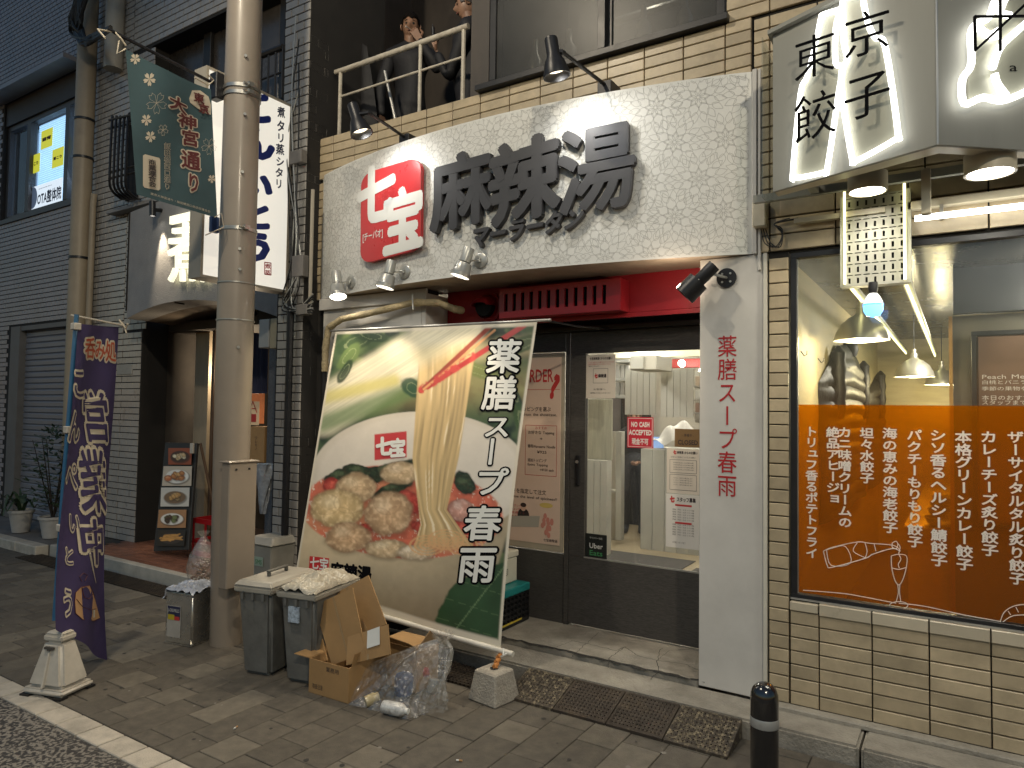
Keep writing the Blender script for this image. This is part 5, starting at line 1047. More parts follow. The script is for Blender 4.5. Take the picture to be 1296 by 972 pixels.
for ch, cx, cy, w, h, r_ in (('薬',546,150,92,96,0),('膳',534,248,92,96,0),('ス',528,338,74,66,0),('ー',512,405,70,84,1),('プ',512,486,88,80,0),('春',489,596,102,98,0),('雨',474,706,104,104,0)): bchar(ch, cx, cy, w, h, bool(r_))
for s_, cx, cy, w, h, mm, o_ in (('七',226,392,46,52,m_wp,.06),('宝',262,396,42,52,m_wp,.05)):
    letter('lettering', s_, quadfn(lambda x, y: onB(x, y, .003), (cx-w/2,cy-h/2),(cx+w/2,cy-h/2-3),(cx+w/2,cy+h/2-3),(cx-w/2,cy+h/2)), mm, bn, off=o_)
MB().prism([onB(x, y, .002) for x, y in ((26,684),(78,690),(76,725),(24,718))], PN*.001).build('print', MATS['seal_red'], bn)
letter('lettering', '七宝', quadfn(lambda x, y: onB(x, y, .004), (28,684),(78,690),(76,724),(26,718)), m_wp, bn, off=.03)
letter('lettering', '麻辣湯', quadfn(lambda x, y: onB(x, y, .003), (82,698),(192,712),(190,756),(80,742)), m_blk, bn, off=.05)
tb('top_rod', m_alu, bn, [TL+V((-.08,.0,.0)), TR+V((.10,0,0))], .009); tb('bottom_rod', mat('white_pipe', (.6,.57,.5), .4), bn, [BL+V((-.02,-.005,-.01)), BR+V((.09,-.005,-.012))], .016, 12)
hk = at(687,405,Y=3.80); tb('rod_bracket', m_blackmetal, bn, [hk, V((hk.x+.12, 4.05, hk.z-.02)), V((-2.0,4.33,2.17))], .007)
# concrete block holding the banner rod
cb = V((-2.20,3.295,0)); t = thing('concrete_block', 'tapered concrete weight block with orange rope tied to the banner rod', 'weight', tuple(cb)); b = MB(); a_ = math.radians(-8)
R2 = lambda x, y, z: V((cb.x+x*math.cos(a_)-y*math.sin(a_), cb.y+x*math.sin(a_)+y*math.cos(a_), z))
q = lambda r, z: [R2(-r,-r,z), R2(r,-r,z), R2(r,r,z), R2(-r,r,z)]; b.hexa(q(.105,.0), q(.078,.165)); b.build('body', mat('rough_concrete', (.34,.31,.26), .85, var=.2, scale=18, bump=.8, bscale=90, stain=.4, stcol=(.1,.09,.08)), t, bevel=.008)
MB().lathe((cb.x,cb.y,.166), (0,0,1), [(.0,.001),(.02,.001),(.024,.002)], 16).build('hole', m_dark, t)
b = MB(); e = BR+V((.01,-.01,-.02)); Q = [V((cb.x,cb.y,.165)).lerp(e, k/14)+V((.008*math.cos(k*1.6), .008*math.sin(k*1.6), 0)) for k in range(15)]; b.tube(Q, [.011+.004*(k % 2) for k in range(15)], 8); b.build('rope', mat('orange_rope', (.5,.2,.05), .8, bump=.8), t, smooth=True)
tb('string', m_wp, t, [e+V((.02,0,.03)), e+V((.03,-.02,0)), e+V((.0,-.025,-.02)), e+V((.05,-.01,.01))], .005)
# crates behind the banner
cr = thing('folding_crate', 'black folding crate with teal top and yellow stripe behind the banner', 'crate', (-2.74,4.15,.12)); cx0, cx1, cy0, cy1 = -3.1, -2.60, 3.93, 4.33; m_bp = mat('black_plastic', (.012,.012,.013), .35, var=.1)
b = MB(); b.box(cx0, cx1, cy0, cy1, .125, .14)
for k in range(11):
    z = .14+.018*k; 
    if k % 2 == 0: b.box(cx1-.012, cx1, cy0, cy1, z, z+.012).box(cx0, cx1-.012, cy0, cy0+.012, z, z+.012)
for k in range(9): y = cy0+(cy1-cy0)*k/8; b.box(cx1-.011, cx1-.001, y-.006 if k else y, y+.006 if k < 8 else y, .14, .33); x = cx0+(cx1-.02-cx0)*k/8; b.box(x, x+.010, cy0+.001, cy0+.011, .14, .33)
b.build('lattice', m_bp, cr); bx('core', m_dark, cr, cx0+.014, cx1-.014, cy0+.014, cy1-.014, .14, .33); bx('teal_rim', mat('teal_plastic', (.02,.22,.22), .4), cr, cx0-.004, cx1+.004, cy0-.004, cy1+.004, .332, .385, bevel=.006); bx('yellow_stripe', mat('yellow_tape', (.55,.42,.05), .4), cr, cx1+.0005, cx1+.002, cy0+.02, cy1-.1, .145, .158)
fb = thing('foam_box', 'white foam box on top of the black folding crate', 'box', (-2.8,4.1,.385)); bx('box', mat('foam', (.62,.6,.5), .7, var=.05), fb, -3.12, -2.685, 3.96, 4.30, .387, .56, bevel=.008); bx('lid', MATS['foam'], fb, -3.13, -2.678, 3.95, 4.31, .562, .61, bevel=.008)
letter('lettering', '七星御', (lambda u, v, d=0: V((-2.684, 4.0+.18*u, .44+.06*v))), m_ink, fb)
# old gum spots and crumbs trodden on the paving
b = MB(); rs = np.random.default_rng(12)
for k in range(150):
    x, y = rs.uniform(-6, .2), rs.uniform(1.95, 3.3); r = rs.uniform(.005, .016); P = [V((x+r*math.cos(a)*rs.uniform(.7,1.1), y+r*math.sin(a)*rs.uniform(.7,1.1), .0022)) for a in [i*math.pi/4 for i in range(8)]]; b.add(P, [tuple(range(8))], int(rs.random() < .35))
tag(b.build('gum_spots', [mat('old_gum', (.04,.037,.033), .8, var=.2), mat('pale_gum', (.24,.22,.19), .8, var=.2)], pave, fix=False), kind='stuff')
for k, (x, y, a, lb) in enumerate(((-1.95,2.62,.4,'cigarette butt lying on the paving in front of the concrete block'),(-3.05,2.25,1.9,'cigarette butt lying in front of the cardboard box'))):
    q = V((x, y, .006)); e = V((math.cos(a), math.sin(a), 0)); o = thing('cigarette_butt', lb, 'cigarette', tuple(q)); MB().cyl(q, q+e*.012, .004).build('paper', m_wp, o); MB().cyl(q+e*.0125, q+e*.028, .004).build('filter', mat('cork_filter', (.45,.25,.1), .7), o)
# ================================================================ WASTE ON THE PAVEMENT
m_bin = mat('grey_plastic', (.13,.13,.12), .55, var=.2, scale=9, stain=.35, stcol=(.05,.05,.045), bump=.15, bscale=30); m_lid = mat('pale_plastic', (.36,.34,.29), .5, var=.12, scale=6, stain=.25, stcol=(.2,.18,.15))
def bin_(x, y, ang, label, lid=True, w=.25, d=.44, h=.53):
    t = thing('waste_bin', label, 'bin', (x,y,0), 'tall grey plastic bins'); M = Matrix.Translation((x,y,0)) @ Matrix.Rotation(math.radians(ang), 4, 'Z'); t['_'] = 0; del t['_']
    b = MB(M); k = .80; b.hexa([(-w/2*k,-d/2*k,.0),(w/2*k,-d/2*k,0),(w/2*k,d/2*k,0),(-w/2*k,d/2*k,0)], [(-w/2,-d/2,h),(w/2,-d/2,h),(w/2,d/2,h),(-w/2,d/2,h)]); b.build('body', m_bin, t, bevel=.022, segs=3, smooth=True)
    b = MB(M); b.hexa([(-w/2-.012,-d/2-.012,h-.035),(w/2+.012,-d/2-.012,h-.035),(w/2+.012,d/2+.012,h-.035),(-w/2-.012,d/2+.012,h-.035)], [(-w/2-.016,-d/2-.016,h+.002)]+[(w/2+.016,-d/2-.016,h+.002),(w/2+.016,d/2+.016,h+.002),(-w/2-.016,d/2+.016,h+.002)]); b.build('rim', m_lid, t, bevel=.008, segs=2, smooth=True)
    b = MB(M)
    for q in (-1, 0, 1): MB(M).box(q*w*.3-.008, q*w*.3+.008, -d/2-.012, -d/2+.0, h-.075, h-.036).build('rib', m_bin, t)
    if lid:
        b = MB(M); b.hexa([(-w/2-.018,-d/2-.018,h+.004),(w/2+.018,-d/2-.018,h+.004),(w/2+.018,d/2+.018,h+.004),(-w/2-.018,d/2+.018,h+.004)], [(-w/2+.01,-d/2+.015,h+.035),(w/2-.01,-d/2+.015,h+.035),(w/2-.01,d/2-.015,h+.035),(-w/2+.01,d/2-.015,h+.035)]); b.build('lid', m_lid, t, bevel=.008, segs=2, smooth=True)
        b = MB(M); b.box(-.012,.012,-.09,-.075,h+.036,h+.06).box(-.012,.012,.075,.09,h+.036,h+.06).box(-.013,.013,-.095,.095,h+.061,h+.072); b.build('handle', mat('dark_handle', (.1,.1,.09), .5), t, bevel=.003)
    else:
        b = MB(M); b.grid(lambda u, v: V(((u-.5)*w*1.08, (v-.5)*d*1.06, h+.006+.05*math.sin(u*3.14)**.5*math.sin(v*3.14)**.5+.035*crum(u*4, v*6, 2)*math.sin(u*3.14)**.3)), 60, 80); b.build('liner_bag', mat('milky_film', (.4,.37,.3), .25, var=.15, bump=.9, bscale=30), t, smooth=True)
        b = MB(M); b.box(-.055,.02,-d/2*.965-.012,-d/2*.955-.004,h-.17,h-.08); b.build('label', mat('blue_label', (.35,.42,.5), .4, var=.5, scale=60), t)
    return M
bin_(-3.605, 2.945, 13, 'left grey plastic bin with its lid and handle in place'); bin_(-3.29, 3.005, 12, 'right grey plastic bin with a plastic bag over its open top', lid=False)
# cardboard
m_card = mat('cardboard', (.36,.215,.09), .7, var=.1, scale=6, bump=.1, bscale=30); m_cardd = mat('cardboard_inside', (.24,.15,.07), .75, var=.1)
bc = V((-2.965,2.935,0)); ba = math.radians(2); BM = Matrix.Translation(bc) @ Matrix.Rotation(ba, 4, 'Z')
t = thing('cardboard_box', 'open brown cardboard box holding folded cardboard beside the bins', 'box', tuple(bc)); w, d, h = .30, .31, .19; th = .005
b = MB(BM); b.box(-w/2,w/2,-d/2,d/2,.001,.006); b.build('base', m_cardd, t)
for q in ((-w/2,w/2,-d/2,-d/2+th,.006,h),(-w/2,w/2,d/2-th,d/2,.006,h),(-w/2,-w/2+th,-d/2+th,d/2-th,.006,h),(w/2-th,w/2,-d/2+th,d/2-th,.006,h)): MB(BM).box(*q).build('side', m_card, t)
for e in (((-w/2,d/2,h),(-w/2,-d/2,h),(-.09,-.03,.015)),((w/2,-d/2+.02,h),(w/2,d/2,h),(.02,0,.07))):
    p0, p1, o_ = V(e[0]), V(e[1]), V(e[2]); MB(BM).prism([p0, p1, p1+o_, p0+o_], (0,0,.004)).build('flap', m_card, t)
fy = -d/2-.0012; ff = lambda x0, x1, z0, z1: (lambda u, v, dd=0: BM @ V((x0+(x1-x0)*u, fy, z0+(z1-z0)*v)))
letter('lettering', '業務用', ff(-.02,.08,.14,.17), m_ink, t); letter('lettering', '取扱注意', ff(-.12,-.04,.03,.06), m_ink, t)
def cardsheet(label, corners, th=.006, crease=True, fl=None):
    P = [at(x, y, Y=Y) for x, y, Y in corners]; N = (P[1]-P[0]).cross(P[3]-P[0]).normalized(); N = N if N.y < 0 else -N
    c = sum(P, V((0,0,0)))/4; t = thing('flattened_box', label, 'cardboard', tuple(min(P, key=lambda p: p.z)), 'flattened cardboard stuffed in the open box')
    MB().prism(P, -N*th).build('panel', m_card, t); MB().prism([P[0].lerp(P[1],.48)+N*.001, P[0].lerp(P[1],.53)+N*.001, P[3].lerp(P[2],.53)+N*.001, P[3].lerp(P[2],.48)+N*.001], N*.001).build('tape', mat('brown_tape', (.34,.23,.12), .25, var=.1), t)
    MB().prism([p-N*th*1.2+(p-c)*-.04 for p in P], -N*th*.6).build('inner_ply', m_cardd, t)
    return P, N, t
cardsheet('tall flattened cardboard box with a tape seam, frontmost and largest of the stack', ((398,766,2.90),(446,744,2.92),(463,826,2.86),(420,842,2.85)), fl=1)
cardsheet('wide flattened cardboard leaning back to the right of the stack', ((412,758,3.03),(466,728,3.06),(489,790,3.0),(440,806,2.97)))
cardsheet('flattened cardboard at the left of the stack, tipped over the bin', ((378,770,2.98),(432,734,3.08),(440,800,3.0),(396,826,2.92)))
cardsheet('narrow cardboard strip standing at the left edge of the open box', ((384,782,2.93),(400,776,2.94),(414,836,2.88),(400,838,2.87)))
P, N, t = cardsheet('torn cardboard with a white shipping label leaning out of the open box', ((440,806,2.86),(491,790,2.92),(494,828,2.90),(438,842,2.82)))
MB().prism([P[0].lerp(P[1], u).lerp(P[3].lerp(P[2], u), v)+N*.009 for u, v in ((.52,.02),(.82,.0),(.80,.6),(.50,.62))], N*.0008).build('shipping_label', m_wp, t)
bz = at(505,800,Y=3.32); t = thing('cardboard_box', 'plain brown cardboard box standing behind the plastic bag under the banner', 'box', (bz.x,3.2,0)); x0, x1 = at(488,800,Y=3.15).x, at(530,800,Y=3.15).x+.03; zt = .30
bx('body', m_card, t, x0, x1, 3.10, 3.30, .002, zt-.05, bevel=.002); MB().prism([V((x0,3.10,zt-.05)), V((x1,3.10,zt-.05)), V((x1+.01,3.02,zt)), V((x0+.02,3.02,zt+.02))], (0,0,.004)).build('flap', m_card, t); MB().prism([V((x1,3.10,zt-.05)), V((x1,3.3,zt-.05)), V((x1+.01,3.2,zt+.03))], (.004,0,0)).build('flap', m_cardd, t)
# clear bag with rubbish
m_bag = glassy('clear_bag', (.97,.97,.97), .12, .6, .2, .16, (.8,.77,.7), .5, bump=1, bscale=30)
gc = at(487,898,Z=0); t = thing('plastic_bag', 'clear plastic rubbish bag with bottles slumped in front of the cardboard', 'bag', tuple(gc)); ax = V((1,.12,0)).normalized(); ay = V((-.12,1,0))
bagp = []; rs = np.random.default_rng(3); ph = rs.uniform(0, 6, 12)
def bagf(u, v):
    a = 2*math.pi*u; w = math.sin(math.pi*min(1, v*.96+.02)); hgt = .335
    lean = V((.22*v**1.3-.03, .12*v, 0)); r = .215*(1-v)**.6+.02; cr = 1+.08*math.sin(a*5+v*7+ph[0])+.16*crum(4+3.2*math.cos(a)+v*1.5, 4+3.2*math.sin(a)+v*2.5, 3)+.05*math.sin(a*23+v*5)
    wing = .17*max(0, math.cos(a-3.25))**3*(1-v)**1.2
    return gc+V((.02,.10,.003))+lean+ax*math.cos(a)*(r*cr*1.12+wing)+ay*math.sin(a)*r*cr*.62+V((0,0,hgt*v*(1+.04*math.sin(a*7+ph[3]))))
MB().grid(bagf, 200, 90).build('film', m_bag, t, smooth=True, fix=False)
b = MB(); top = bagf(.0, 1.0); top = gc+V((.21,.22,.335)); 
for k in range(7): a = k*.9; b.grid(lambda u, v: top+V((math.cos(a+u*.8)*(.01+.05*v), math.sin(a+u*.8)*(.01+.05*v), .0+.045*v+.01*math.sin(u*9))), 6, 4)
b.build('knot', m_bag, t, smooth=True, fix=False)
def bottle(c, ax_, prof, m, lab, kind='bottle', cap=None):
    o = thing(kind, lab, kind, tuple(c)); MB().lathe(c, ax_, prof, 20).build('body', m, o, smooth=True)
    if cap: n_ = V(ax_).normalized(); e = V(c)+n_*prof[-1][1]; MB().lathe(e, n_, [(0,0),(cap,0),(cap,.016),(0,.016)], 16).build('cap', m_wp, o)
    return o
m_pet = mat('white_bottle_label', (.55,.55,.53), .3, var=.35, scale=50, coat=.5); m_gls = mat('beige_jar', (.42,.35,.2), .25, var=.2, coat=.5)
bottle(at(486,898,Z=.036)+V((-.03,.03,0)), (1,.12,.02), [(0,0),(.03,.0),(.034,.02),(.034,.11),(.02,.135),(.014,.14)], m_pet, 'white labelled bottle lying at the front of the clear bag', cap=.015)
bottle(at(459,890,Z=.035)+V((0,.02,0)), (.5,.9,.25), [(0,0),(.028,0),(.030,.01),(.030,.012),(.031,.05),(.024,.06),(.024,.075),(0,.076)], m_gls, 'jar with round pale lid at the left end of the clear bag', 'jar')
bottle(at(500,884,Z=.0)+V((.0,.07,.01)), (.1,-.1,1), [(0,0),(.05,0),(.052,.01),(.052,.09),(.048,.1),(.046,.098),(0,.096)], mat('blue_can', (.04,.06,.14), .35, var=.6, scale=40), 'dark blue open can upright in the middle of the clear bag', 'can')
bottle(at(520,868,Z=.03)+V((0,.06,.05)), (1,.4,.5), [(0,0),(.03,.005),(.035,.03),(.032,.06),(0,.07)], mat('red_wrap', (.45,.03,.03), .4, var=.3, bump=.8), 'crumpled red wrapper inside the clear bag', 'wrapper')
bottle(at(540,880,Z=.0)+V((0,.05,.0)), (0,.2,1), [(0,0),(.03,0),(.034,.02),(.03,.07),(.0,.075)], mat('grey_film', (.3,.3,.28), .3, var=.4, bump=.8), 'crumpled grey film at the right end of the clear bag', 'wrapper')
# bollard
bb = V((-.715,3.155,0)); t = thing('bollard', 'black rounded bollard with a white reflective band', 'bollard', tuple(bb))
MB().lathe(bb, (0,0,1), [(.058,-.02),(.058,.385),(.056,.41),(.048,.432),(.034,.447),(.016,.455),(0,.457)], 36).build('post', mat('gloss_black', (.008,.008,.009), .16, var=.03, coat=1), t, smooth=True)
MB().lathe(bb, (0,0,1), [(.0585,.275),(.0595,.277),(.0595,.312),(.0585,.314)], 36).build('band', mat('reflective_band', (.4,.4,.38), .4, metal=.3), t, smooth=True); MB().lathe(bb+V((.0,-.0595,.295)), (0,-1,0), [(0,.002),(.004,.002),(.004,0)], 8).build('rivet', m_silver, t)
# ================================================================ UTILITY POLE
def polex(px, py): return at(px, py, Y=2.94)
pb = V((-4.22, 3.03, 0)); t = PL = thing('utility_pole', 'thick beige painted steel utility pole standing between the two shops', 'pole', tuple(pb))
m_pole = mat('pole_paint', (.27,.23,.185), .42, var=.08, scale=3, stain=.25, stcol=(.2,.17,.13), coat=.2)
PR = lambda z: .165+(.195-.165)*z/4.4*0+.021*z/4.4*0+.0*z
b = MB(); b.lathe(pb, (0,0,1), [(.104,0),(.112,.6),(.120,1.4),(.122,2.5),(.117,4.5),(.115,7.5),(.0,7.5)], 48); b.build('shaft', m_pole, t, smooth=True)
m_band = mat('steel_band', (.4,.39,.36), .35, metal=.8, var=.1)
for py in (104, 113, 285, 354, 402):
    z = at(300, py, Y=2.92).z; w_ = .004 if py > 350 else .012
    MB().lathe((pb.x,pb.y,z-w_), (0,0,1), [(.118,0),(.1265,0),(.1265,2*w_),(.118,2*w_)], 48).build('band', m_band, t, smooth=True)
for px, py in ((313,64),(313,138),(309,213),(305,312),(306,438),(306,338),(305,285)):
    a = -math.pi/2+.62; p = at(px, py, Y=2.93); d = V((p.x-pb.x, p.y-pb.y, 0)).normalized(); c = V((pb.x,pb.y,p.z))+d*.116; MB().cyl(c, c+d*.018, .011, n=6).build('bolt', m_band, t)
for py in (104, 113, 285):
    p = V((pb.x+.115, pb.y-.03, at(325,py,Y=3.0).z)); MB().box(p.x, p.x+.03, p.y-.02, p.y+.02, p.z-.014, p.z+.014).cyl(p+V((.01,-.02,0)), p+V((.01,-.05,0)), .006).build('clamp', m_band, t)
q = at(279,104,Y=2.80); MB().box(pb.x-.13, pb.x-.05, 2.86, 2.925, at(281,125,Y=2.9).z, at(281,92,Y=2.9).z).build('arm_bracket', m_blackmetal, t, bevel=.006)
rd = at(285,103,Y=2.9); rz = at(284,105,Y=2.9).z; tip = at(135,36,Z=rz+.01); tb('banner_arm', m_blackmetal, t, [(pb.x-.09,2.90,rz), tip], .011)
MB().box(pb.x-.115, pb.x-.08, 2.88, 2.94, at(279,292,Y=2.9).z, at(279,272,Y=2.9).z).build('lower_clip', mat('blue_clip', (.08,.13,.3), .4), t, bevel=.004)
b = MB(); z0, z1 = at(279,395,Y=2.8).z, at(279,352,Y=2.8).z; b.grid(lambda u, v: V((pb.x+.124*math.cos(math.pi*1.05+.6*u), pb.y+.124*math.sin(math.pi*1.05+.6*u), z0+(z1-z0)*v)), 6, 2); b.build('sticker', mat('blue_sticker', (.22,.32,.6), .15, var=.5, scale=25), t, smooth=True)
# steel cable guard box strapped to the pole
z0, z1 = .455, 1.255; z0 = at(290,748,Y=2.86).z; z1 = at(290,587,Y=2.86).z
b = MB(); b.box(-4.085, -4.0, 2.86, 3.075, z0, z1); b.build('cable_guard', m_pole, t, bevel=.006)
MB().box(-4.095, -3.99, 2.85, 3.085, z1+.002, z1+.014).build('guard_lid', m_pole, t, bevel=.003)
b = MB(); b.cyl((-4.0,2.91,z1-.04), (-3.994,2.91,z1-.04), .007).cyl((-4.0,3.01,z1-.04), (-3.994,3.01,z1-.04), .007); b.build('screw', m_blackmetal, t)
# ---------------------------------------------------------------- teal street banner
m_cloth = mat('teal_cloth', (.036,.074,.085), .75, var=.12, scale=5, bump=.2, bscale=8)
c4 = [at(159,62,Y=2.20), at(267,113,Y=2.78), at(275,276,Y=2.82), at(173,246,Y=2.26)]
SB = thing('street_banner', 'teal street banner with cherry blossoms and maroon vertical characters hung from the pole arm', 'banner', tuple(c4[0]))
def fb_(u, v): # v down
    p = (c4[0].lerp(c4[1], u)).lerp(c4[3].lerp(c4[2], u), v); return p+V((.035*math.sin(math.pi*u)*math.sin(u*4+v*2.5)*math.sin(math.pi*min(1, .2+v)), -.0*u, -.03*math.sin(math.pi*u)*(1-v)*.7+.0))
MB().grid(fb_, 40, 50).build('cloth', m_cloth, SB, smooth=True, fix=False)
FN = (c4[1]-c4[0]).cross(c4[3]-c4[0]).normalized(); FN = FN if FN.dot(CAMP-c4[0]) > 0 else -FN
def onF(X, Y, lift=.0, k=3.8875):
    u, v = .5, .5; tx, ty = 140+X/k, 40+Y/k
    for _ in range(12):
        a = pj(fb_(u, v)); e = 1e-3; bu, bv = pj(fb_(u+e, v)), pj(fb_(u, v+e)); J = Matrix((((bu[0]-a[0])/e, (bv[0]-a[0])/e), ((bu[1]-a[1])/e, (bv[1]-a[1])/e))); d = J.inverted() @ V((tx-a[0], ty-a[1])); u += max(-.3, min(.3, d.x)); v += max(-.3, min(.3, d.y))
    return fb_(u, v)+FN*lift
m_cr = mat('cream_print', (.5,.44,.34), .6, var=.05); m_mar = mat('maroon_print', (.10,.02,.02), .6, var=0)
def uvof(fn, X, Y, zf):
    u, v = .5, .5; tx, ty = zf(X, Y)
    for _ in range(12):
        a = pj(fn(u, v)); e = 1e-3; bu, bv = pj(fn(u+e, v)), pj(fn(u, v+e)); J = Matrix((((bu[0]-a[0])/e, (bv[0]-a[0])/e), ((bu[1]-a[1])/e, (bv[1]-a[1])/e))); d = J.inverted() @ V((tx-a[0], ty-a[1])); u += max(-.3, min(.3, d.x)); v += max(-.3, min(.3, d.y))
    return u, v
def clothfn(fn, zf, N, corners, lift):
    A, B_, C_, D = [uvof(fn, x, y, zf) for x, y in corners]
    def g(u, v, d=0):
        a = A[0]*(1-u)+B_[0]*u, A[1]*(1-u)+B_[1]*u; c = D[0]*(1-u)+C_[0]*u, D[1]*(1-u)+C_[1]*u
        return fn(a[0]*v+c[0]*(1-v), a[1]*v+c[1]*(1-v))+N*(lift+d)
    return g
def fch(ch, x0, y0, x1, y1, m1, m2, o1, o2, dy=0, P=onF, par=SB, rot=False, lift=.003, **k):
    for mm, o_, l_ in ((m1, o1, lift), (m2, o2, lift+.003)):
        if mm is None: continue
        cs = ((x0,y0),(x1,y0+dy),(x1,y1+dy),(x0,y1))
        G = clothfn(fb_, (lambda x, y: (140+x/3.8875, 40+y/3.8875)), FN, cs, l_) if P is onF else (clothfn(nb, (lambda x, y: (x, y)), HN, cs, l_) if par.name.startswith('shop_flag') else quadfn(lambda x, y: P(x, y, l_), *cs))
        b = MB(); put(b, ch, G, off=o_, vert=rot, **k); b.build('lettering', mm, par, fix=False)
for ch, x0, y0, x1, y1, dy in (('大',285,300,375,375,45),('神',330,395,425,465,25),('宮',345,475,435,555,18),('通',345,575,440,670,20),('り',370,690,440,790,8)): fch(ch, x0, y0, x1, y1, m_cr, m_mar, .10, .03, dy)
fl = [onF(x, y, .0025) for x, y in ((385,330),(400,290),(440,290),(480,320),(492,360),(492,410),(460,400),(420,375),(390,350))]; MB().prism(fl, FN*.0005).build('print', m_cr, SB)
fch('東', 400,295,455,345, None, m_mar, 0, .035, 18, lift=.012); fch('京', 425,350,480,400, None, m_mar, 0, .035, 15, lift=.012)
MB().prism([onF(x, y, .0025) for x, y in ((158,610),(168,604),(238,622),(243,632),(243,775),(235,782),(166,768),(158,758))], FN*.0005).build('print', m_cr, SB)
for i, ch in enumerate('商業連合会'): fch(ch, 180, 627+27*i, 220, 655+27*i, None, m_ink, 0, .03, 8, lift=.008)
for i, ch in enumerate('飯田橋西口通り'): fch(ch, 262, 545+33*i, 296, 578+33*i, m_cr, m_cloth, .05, .0, 4, lift=.002)
b = MB(); put(b, '東京大神宮通り・飯田橋西口商店街連合会', quadfn(lambda x, y: onF(x, y, .002), (195,790),(490,880),(490,893),(195,803))); b.build('lettering', m_cr, SB, fix=False)
b = MB(); b.N = FN
def blossom(X, Y, r, fill=True):
    for k in range(5):
        a = k*2*math.pi/5+.3; pts_ = [(X,Y),(X+r*math.cos(a-.45)*.7,Y+r*math.sin(a-.45)*.7*1.1),(X+r*math.cos(a-.2),Y+r*math.sin(a-.2)*1.1),(X+r*math.cos(a)*.82,Y+r*math.sin(a)*.9),(X+r*math.cos(a+.2),Y+r*math.sin(a+.2)*1.1),(X+r*math.cos(a+.45)*.7,Y+r*math.sin(a+.45)*.7*1.1)]
        P = [onF(x, y, .0022) for x, y in pts_]
        if fill: b.add(P, [tuple(range(6))])
        else: stroke(b, [(p,) for p in P], .0016, lambda p: p, closed=True)
for X, Y, r, f_ in ((120,135,26,1),(190,235,32,1),(175,435,27,1),(195,517,27,1),(497,725,20,1),(225,352,50,0),(257,485,26,0),(483,565,38,0)):
    b = MB(); b.N = FN; blossom(X, Y, r, f_); b.build('blossom_print', m_cr, SB, fix=False)
b = MB(); p = c4[0]; b.tube([p+V((0,0,.02)), p+V((0,-.03,.05)), tip+V((0,.05,0)), tip+V((.0,-.05,-.03)), p+V((0,-.12,.01))], .006); b.tube([p, p+V((0,-.05,-.05)), p+V((0,-.04,.03))], .005); b.build('cord', m_cr, SB, smooth=True)
tb('cord', m_cr, SB, [c4[1]+V((0,-.12,.03)), c4[1]+V((0,-.02,.02)), c4[1]+V((0,.02,.07)), c4[1]+V((0,-.03,.09))], .005); tb('cord', m_cr, SB, [c4[2]+V((0,-.02,.0)), c4[2]+V((0,.03,.04)), c4[2]+V((0,.05,-.05)), c4[2]+V((-.05,-.05,-.12))], .004)
# ---------------------------------------------------------------- purple shop flag on a blue pole
fbz = V((-4.27, 2.0, 0)); t = thing('flag_base', 'off white plastic water weight base standing on the kerb line', 'flag base', tuple(fbz)); m_wpl = mat('offwhite_plastic', (.52,.48,.41), .5, var=.12, scale=10, stain=.3, stcol=(.25,.22,.18), bump=.2, bscale=25)
M = Matrix.Translation(fbz) @ Matrix.Rotation(math.radians(18), 4, 'Z'); b = MB(M); q = lambda a, c, z: [(-a,-c,z),(a,-c,z),(a,c,z),(-a,c,z)]
b.hexa(q(.14,.11,.012), q(.14,.11,.045)); b.build('foot', m_wpl, t, bevel=.014, segs=3, smooth=True)
b = MB(M); b.hexa(q(.125,.095,.046), q(.062,.052,.285)); b.build('tank', m_wpl, t, bevel=.02, segs=3, smooth=True)
b = MB(M); b.hexa(q(.066,.05,.286), q(.066,.05,.32)); b.hexa(q(.062,.046,.32), q(.055,.04,.335)); b.build('collar', m_wpl, t, bevel=.01, segs=2, smooth=True)
b = MB(M); b.hexa([(-.007,-.112,.05),(.007,-.112,.05),(.007,-.09,.05),(-.007,-.09,.05)], [(-.005,-.072,.235),(.005,-.072,.235),(.005,-.055,.235),(-.005,-.055,.235)]); b.build('rib', m_wpl, t, bevel=.003)
b = MB(M); b.lathe((0,-.067,.252), (0,-1,.2), [(0,.006),(.012,.006),(.014,0)], 14).box(-.03,.03,-.074,-.06,.250,.262); b.build('grip_slot', mat('slot_dark', (.08,.07,.06), .8), t)
for sx in (-1, 1):
    for sy in (-1, 1): MB(M).box(sx*.11-.03, sx*.11+.03, sy*.09-.025, sy*.09+.025, .0, .012).build('pad', m_bp, t)
PT, PBt = at(97,398,Y=2.02), at(69,785,Y=1.995); FL = thing('shop_flag', 'purple vertical shop flag with cream outlined characters and a steamed bun, on a blue pole', 'flag', (PBt.x,PBt.y,.3))
tb('pole', mat('blue_pole', (.03,.13,.26), .3, var=.1, coat=.4), FL, [PBt, PBt.lerp(PT, .4)+V((-.01,0,0)), PT], .0125, 12)
for k in (.30, .62, .96): p = PBt.lerp(PT, k); MB().box(p.x-.022, p.x+.026, p.y-.02, p.y+.02, p.z-.02, p.z+.02).build('clip', m_wpl, FL, bevel=.004)
AT = at(157,412,Z=at(97,402,Y=2.02).z-.0); tb('cross_arm', m_wpl, FL, [at(90,399,Y=2.0), PT+V((0,0,-.01)), AT], .006); b = MB(); b.tube([AT, AT+V((.0,-.03,.03)), AT+V((.02,0,-.02)), AT+V((.04,.0,.01))], .006).tube([AT, AT+V((.03,0,-.05))], .004); b.build('cord', m_cr, FL, smooth=True)
f4 = [at(99,410,Y=2.03), at(149,414,Y=AT.y-.02), at(137,834,Y=2.42), at(76,796,Y=1.96)]
